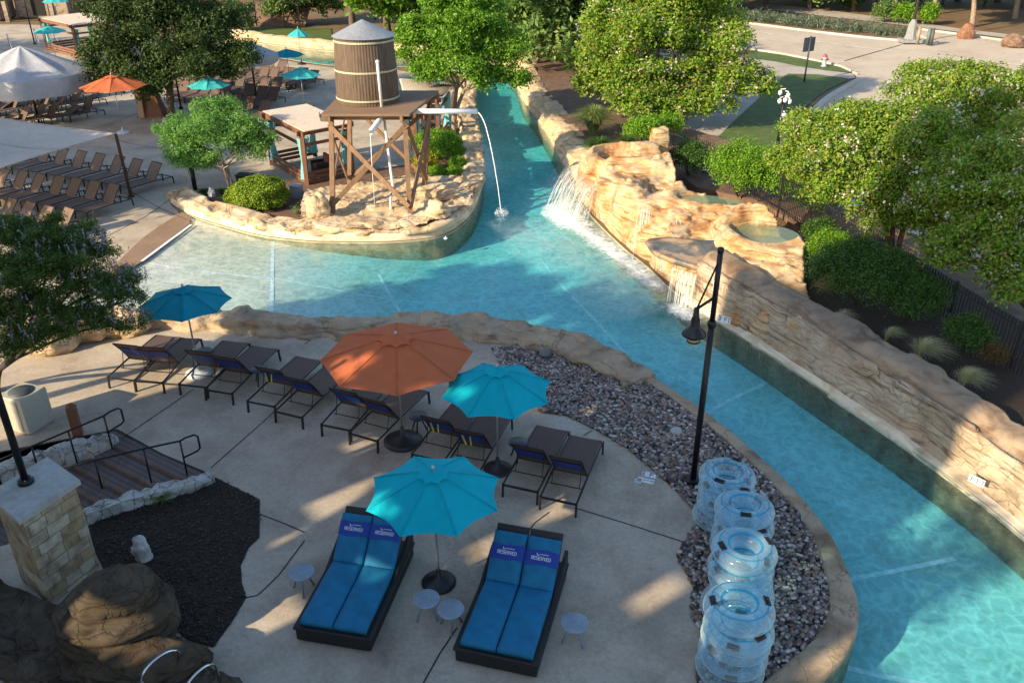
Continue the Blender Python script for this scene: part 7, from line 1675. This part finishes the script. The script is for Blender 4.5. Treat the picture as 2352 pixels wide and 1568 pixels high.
# ------------------------------------------------------------------ unseen, added to shape the light: a hotel wall and trees shading the deck
ea = Vector((math.cos(SUN_AZ), math.sin(SUN_AZ), 0)); ec = Vector((-math.sin(SUN_AZ), math.cos(SUN_AZ), 0)); KT = math.tan(SUN_EL)
A0_ = -10.0
cols = [(-8, 4.0, 6.0), (4.0, 6.4, 9.6), (6.4, 10, 40), (10, 12.6, 40), (12.6, 14.2, 22.0), (14.2, 17.2, 17.6), (17.2, 19.75, 16.2)]
opens = [(12.9, 13.5, 5.0, 7.2), (12.25, 12.85, 4.0, 5.3), (10.8, 11.9, 2.3, 4.0), (10.05, 10.5, 6.8, 7.9), (10.1, 10.6, 8.2, 10.0), (7.3, 7.7, 8.3, 9.7), (10.3, 10.9, 5.8, 6.4), (14.5, 15.0, 6.6, 7.5), (15.2, 15.6, 8.2, 9.0), (13.9, 14.7, 11.0, 12.0), (13.2, 13.7, 10.6, 11.3), (12.1, 12.5, 12.3, 13.2), (9.9, 10.2, 9.4, 9.9), (16.4, 16.8, 14.0, 14.6), (14.0, 14.35, 12.0, 12.6), (12.55, 12.9, 11.9, 12.6), (17.35, 17.8, 13.4, 14.6), (18.4, 18.7, 12.6, 14.0), (11.2, 11.6, 2.0, 2.4)]  # wall openings placed so that sun streaks land on chosen spots of the deck
e = empty('hotel_shade_wall', ea * A0_ + ec * 10); tag(e, 'unseen hotel wall added outside the picture, shading the deck, its openings shaped for light streaks', 'building'); eo = Vector(e.location)
mb = MB(); hh = lambda a: (a - A0_) * KT
for c0, c1, rch in cols:
    cb = sorted({c0, c1} | {c for o in opens for c in o[:2] if c0 < c < c1})
    for p, q in zip(cb, cb[1:]):
        m_ = (p + q) / 2; hs = sorted([(hh(o[2]), hh(o[3])) for o in opens if o[0] < m_ < o[1] and o[3] < rch]); z = 0
        for (u, v) in hs + [(hh(rch), None)]:
            if u > z:
                P4 = [ea * A0_ + ec * p, ea * A0_ + ec * q, ea * (A0_ - .3) + ec * q, ea * (A0_ - .3) + ec * p]; P4 = [x - eo for x in P4]; mb.prism([(x.x, x.y) for x in P4], z, u)
            z = v if v is not None else z
mb.build('wall', M('shade_wall_render', (.42, .36, .28), .85), e)
def offtree(c, a, z0, z1, rc, n, seed, label, ls=.22, gap=.1):  # unseen tree added for its shade, crown set by where that should fall
    b_ = ea * a + ec * c; lb = []; rn = random.Random(seed)
    for k in range(12): lb.append((b_ + ec * rn.uniform(-rc * .6, rc * .6) + ea * rn.uniform(-.8, .8) + Vector((0, 0, rn.uniform(z0 + .8, z1 - .8))), (rc * .5, rc * .5, .95)))
    tree('shade_tree', b_, lb, n, ls, ls * .6, g_dk, label, 'tree', seed, m_bark, .2, 1, .6, None, 10, .2, gap, .6)
offtree(21.3, -4.5, 5.2, 9.4, 2.5, 42000, 201, 'tall unseen tree added outside the left edge of the picture to shade the pool', .26, .6)
offtree(12.5, -7.5, 6.0, 10.5, 3.2, 3400, 202, 'open crowned unseen tree added before the hotel wall to dapple its light streaks', .2, .0)
offtree(5.3, -6.0, 7.5, 10.5, 1.3, 900, 203, 'open crowned unseen tree added behind the viewer to dapple the light', .25, .0)
offtree(17.2, -7.5, 8.5, 12.5, 3.0, 5000, 204, 'open crowned unseen tree added left of the hotel wall to dapple the light', .2, .0)

for k, (x, y, z0, z1, r_, n_) in enumerate(((-31, 29.5, 4.5, 9, 4.6, 14000), (-26, 26.5, 4.0, 8, 3.6, 10000), (-43, 50, 4.5, 9, 4.0, 9000), (-36, 58, 3.5, 8, 3.5, 8000), (-31, 34.5, 4.0, 8, 3.4, 9000), (-50, 60, 4, 9, 4.5, 8000))):  # unseen trees added to put the far loungers in shade
    lb = [(Vector((x + RN.uniform(-r_, r_) * .6, y + RN.uniform(-r_, r_) * .6, RN.uniform(z0 + .8, z1 - .8))), (r_ * .5, r_ * .5, 1.1)) for _ in range(10)]
    tree('shade_tree', (x, y, 0), lb, n_, .3, .18, g_dk, 'dark unseen tree added outside the left edge to shade the far loungers, %s of six' % ORD[k], 'tree', 210 + k, m_bark, .2, 1, .6, None, 10, .25, .3)
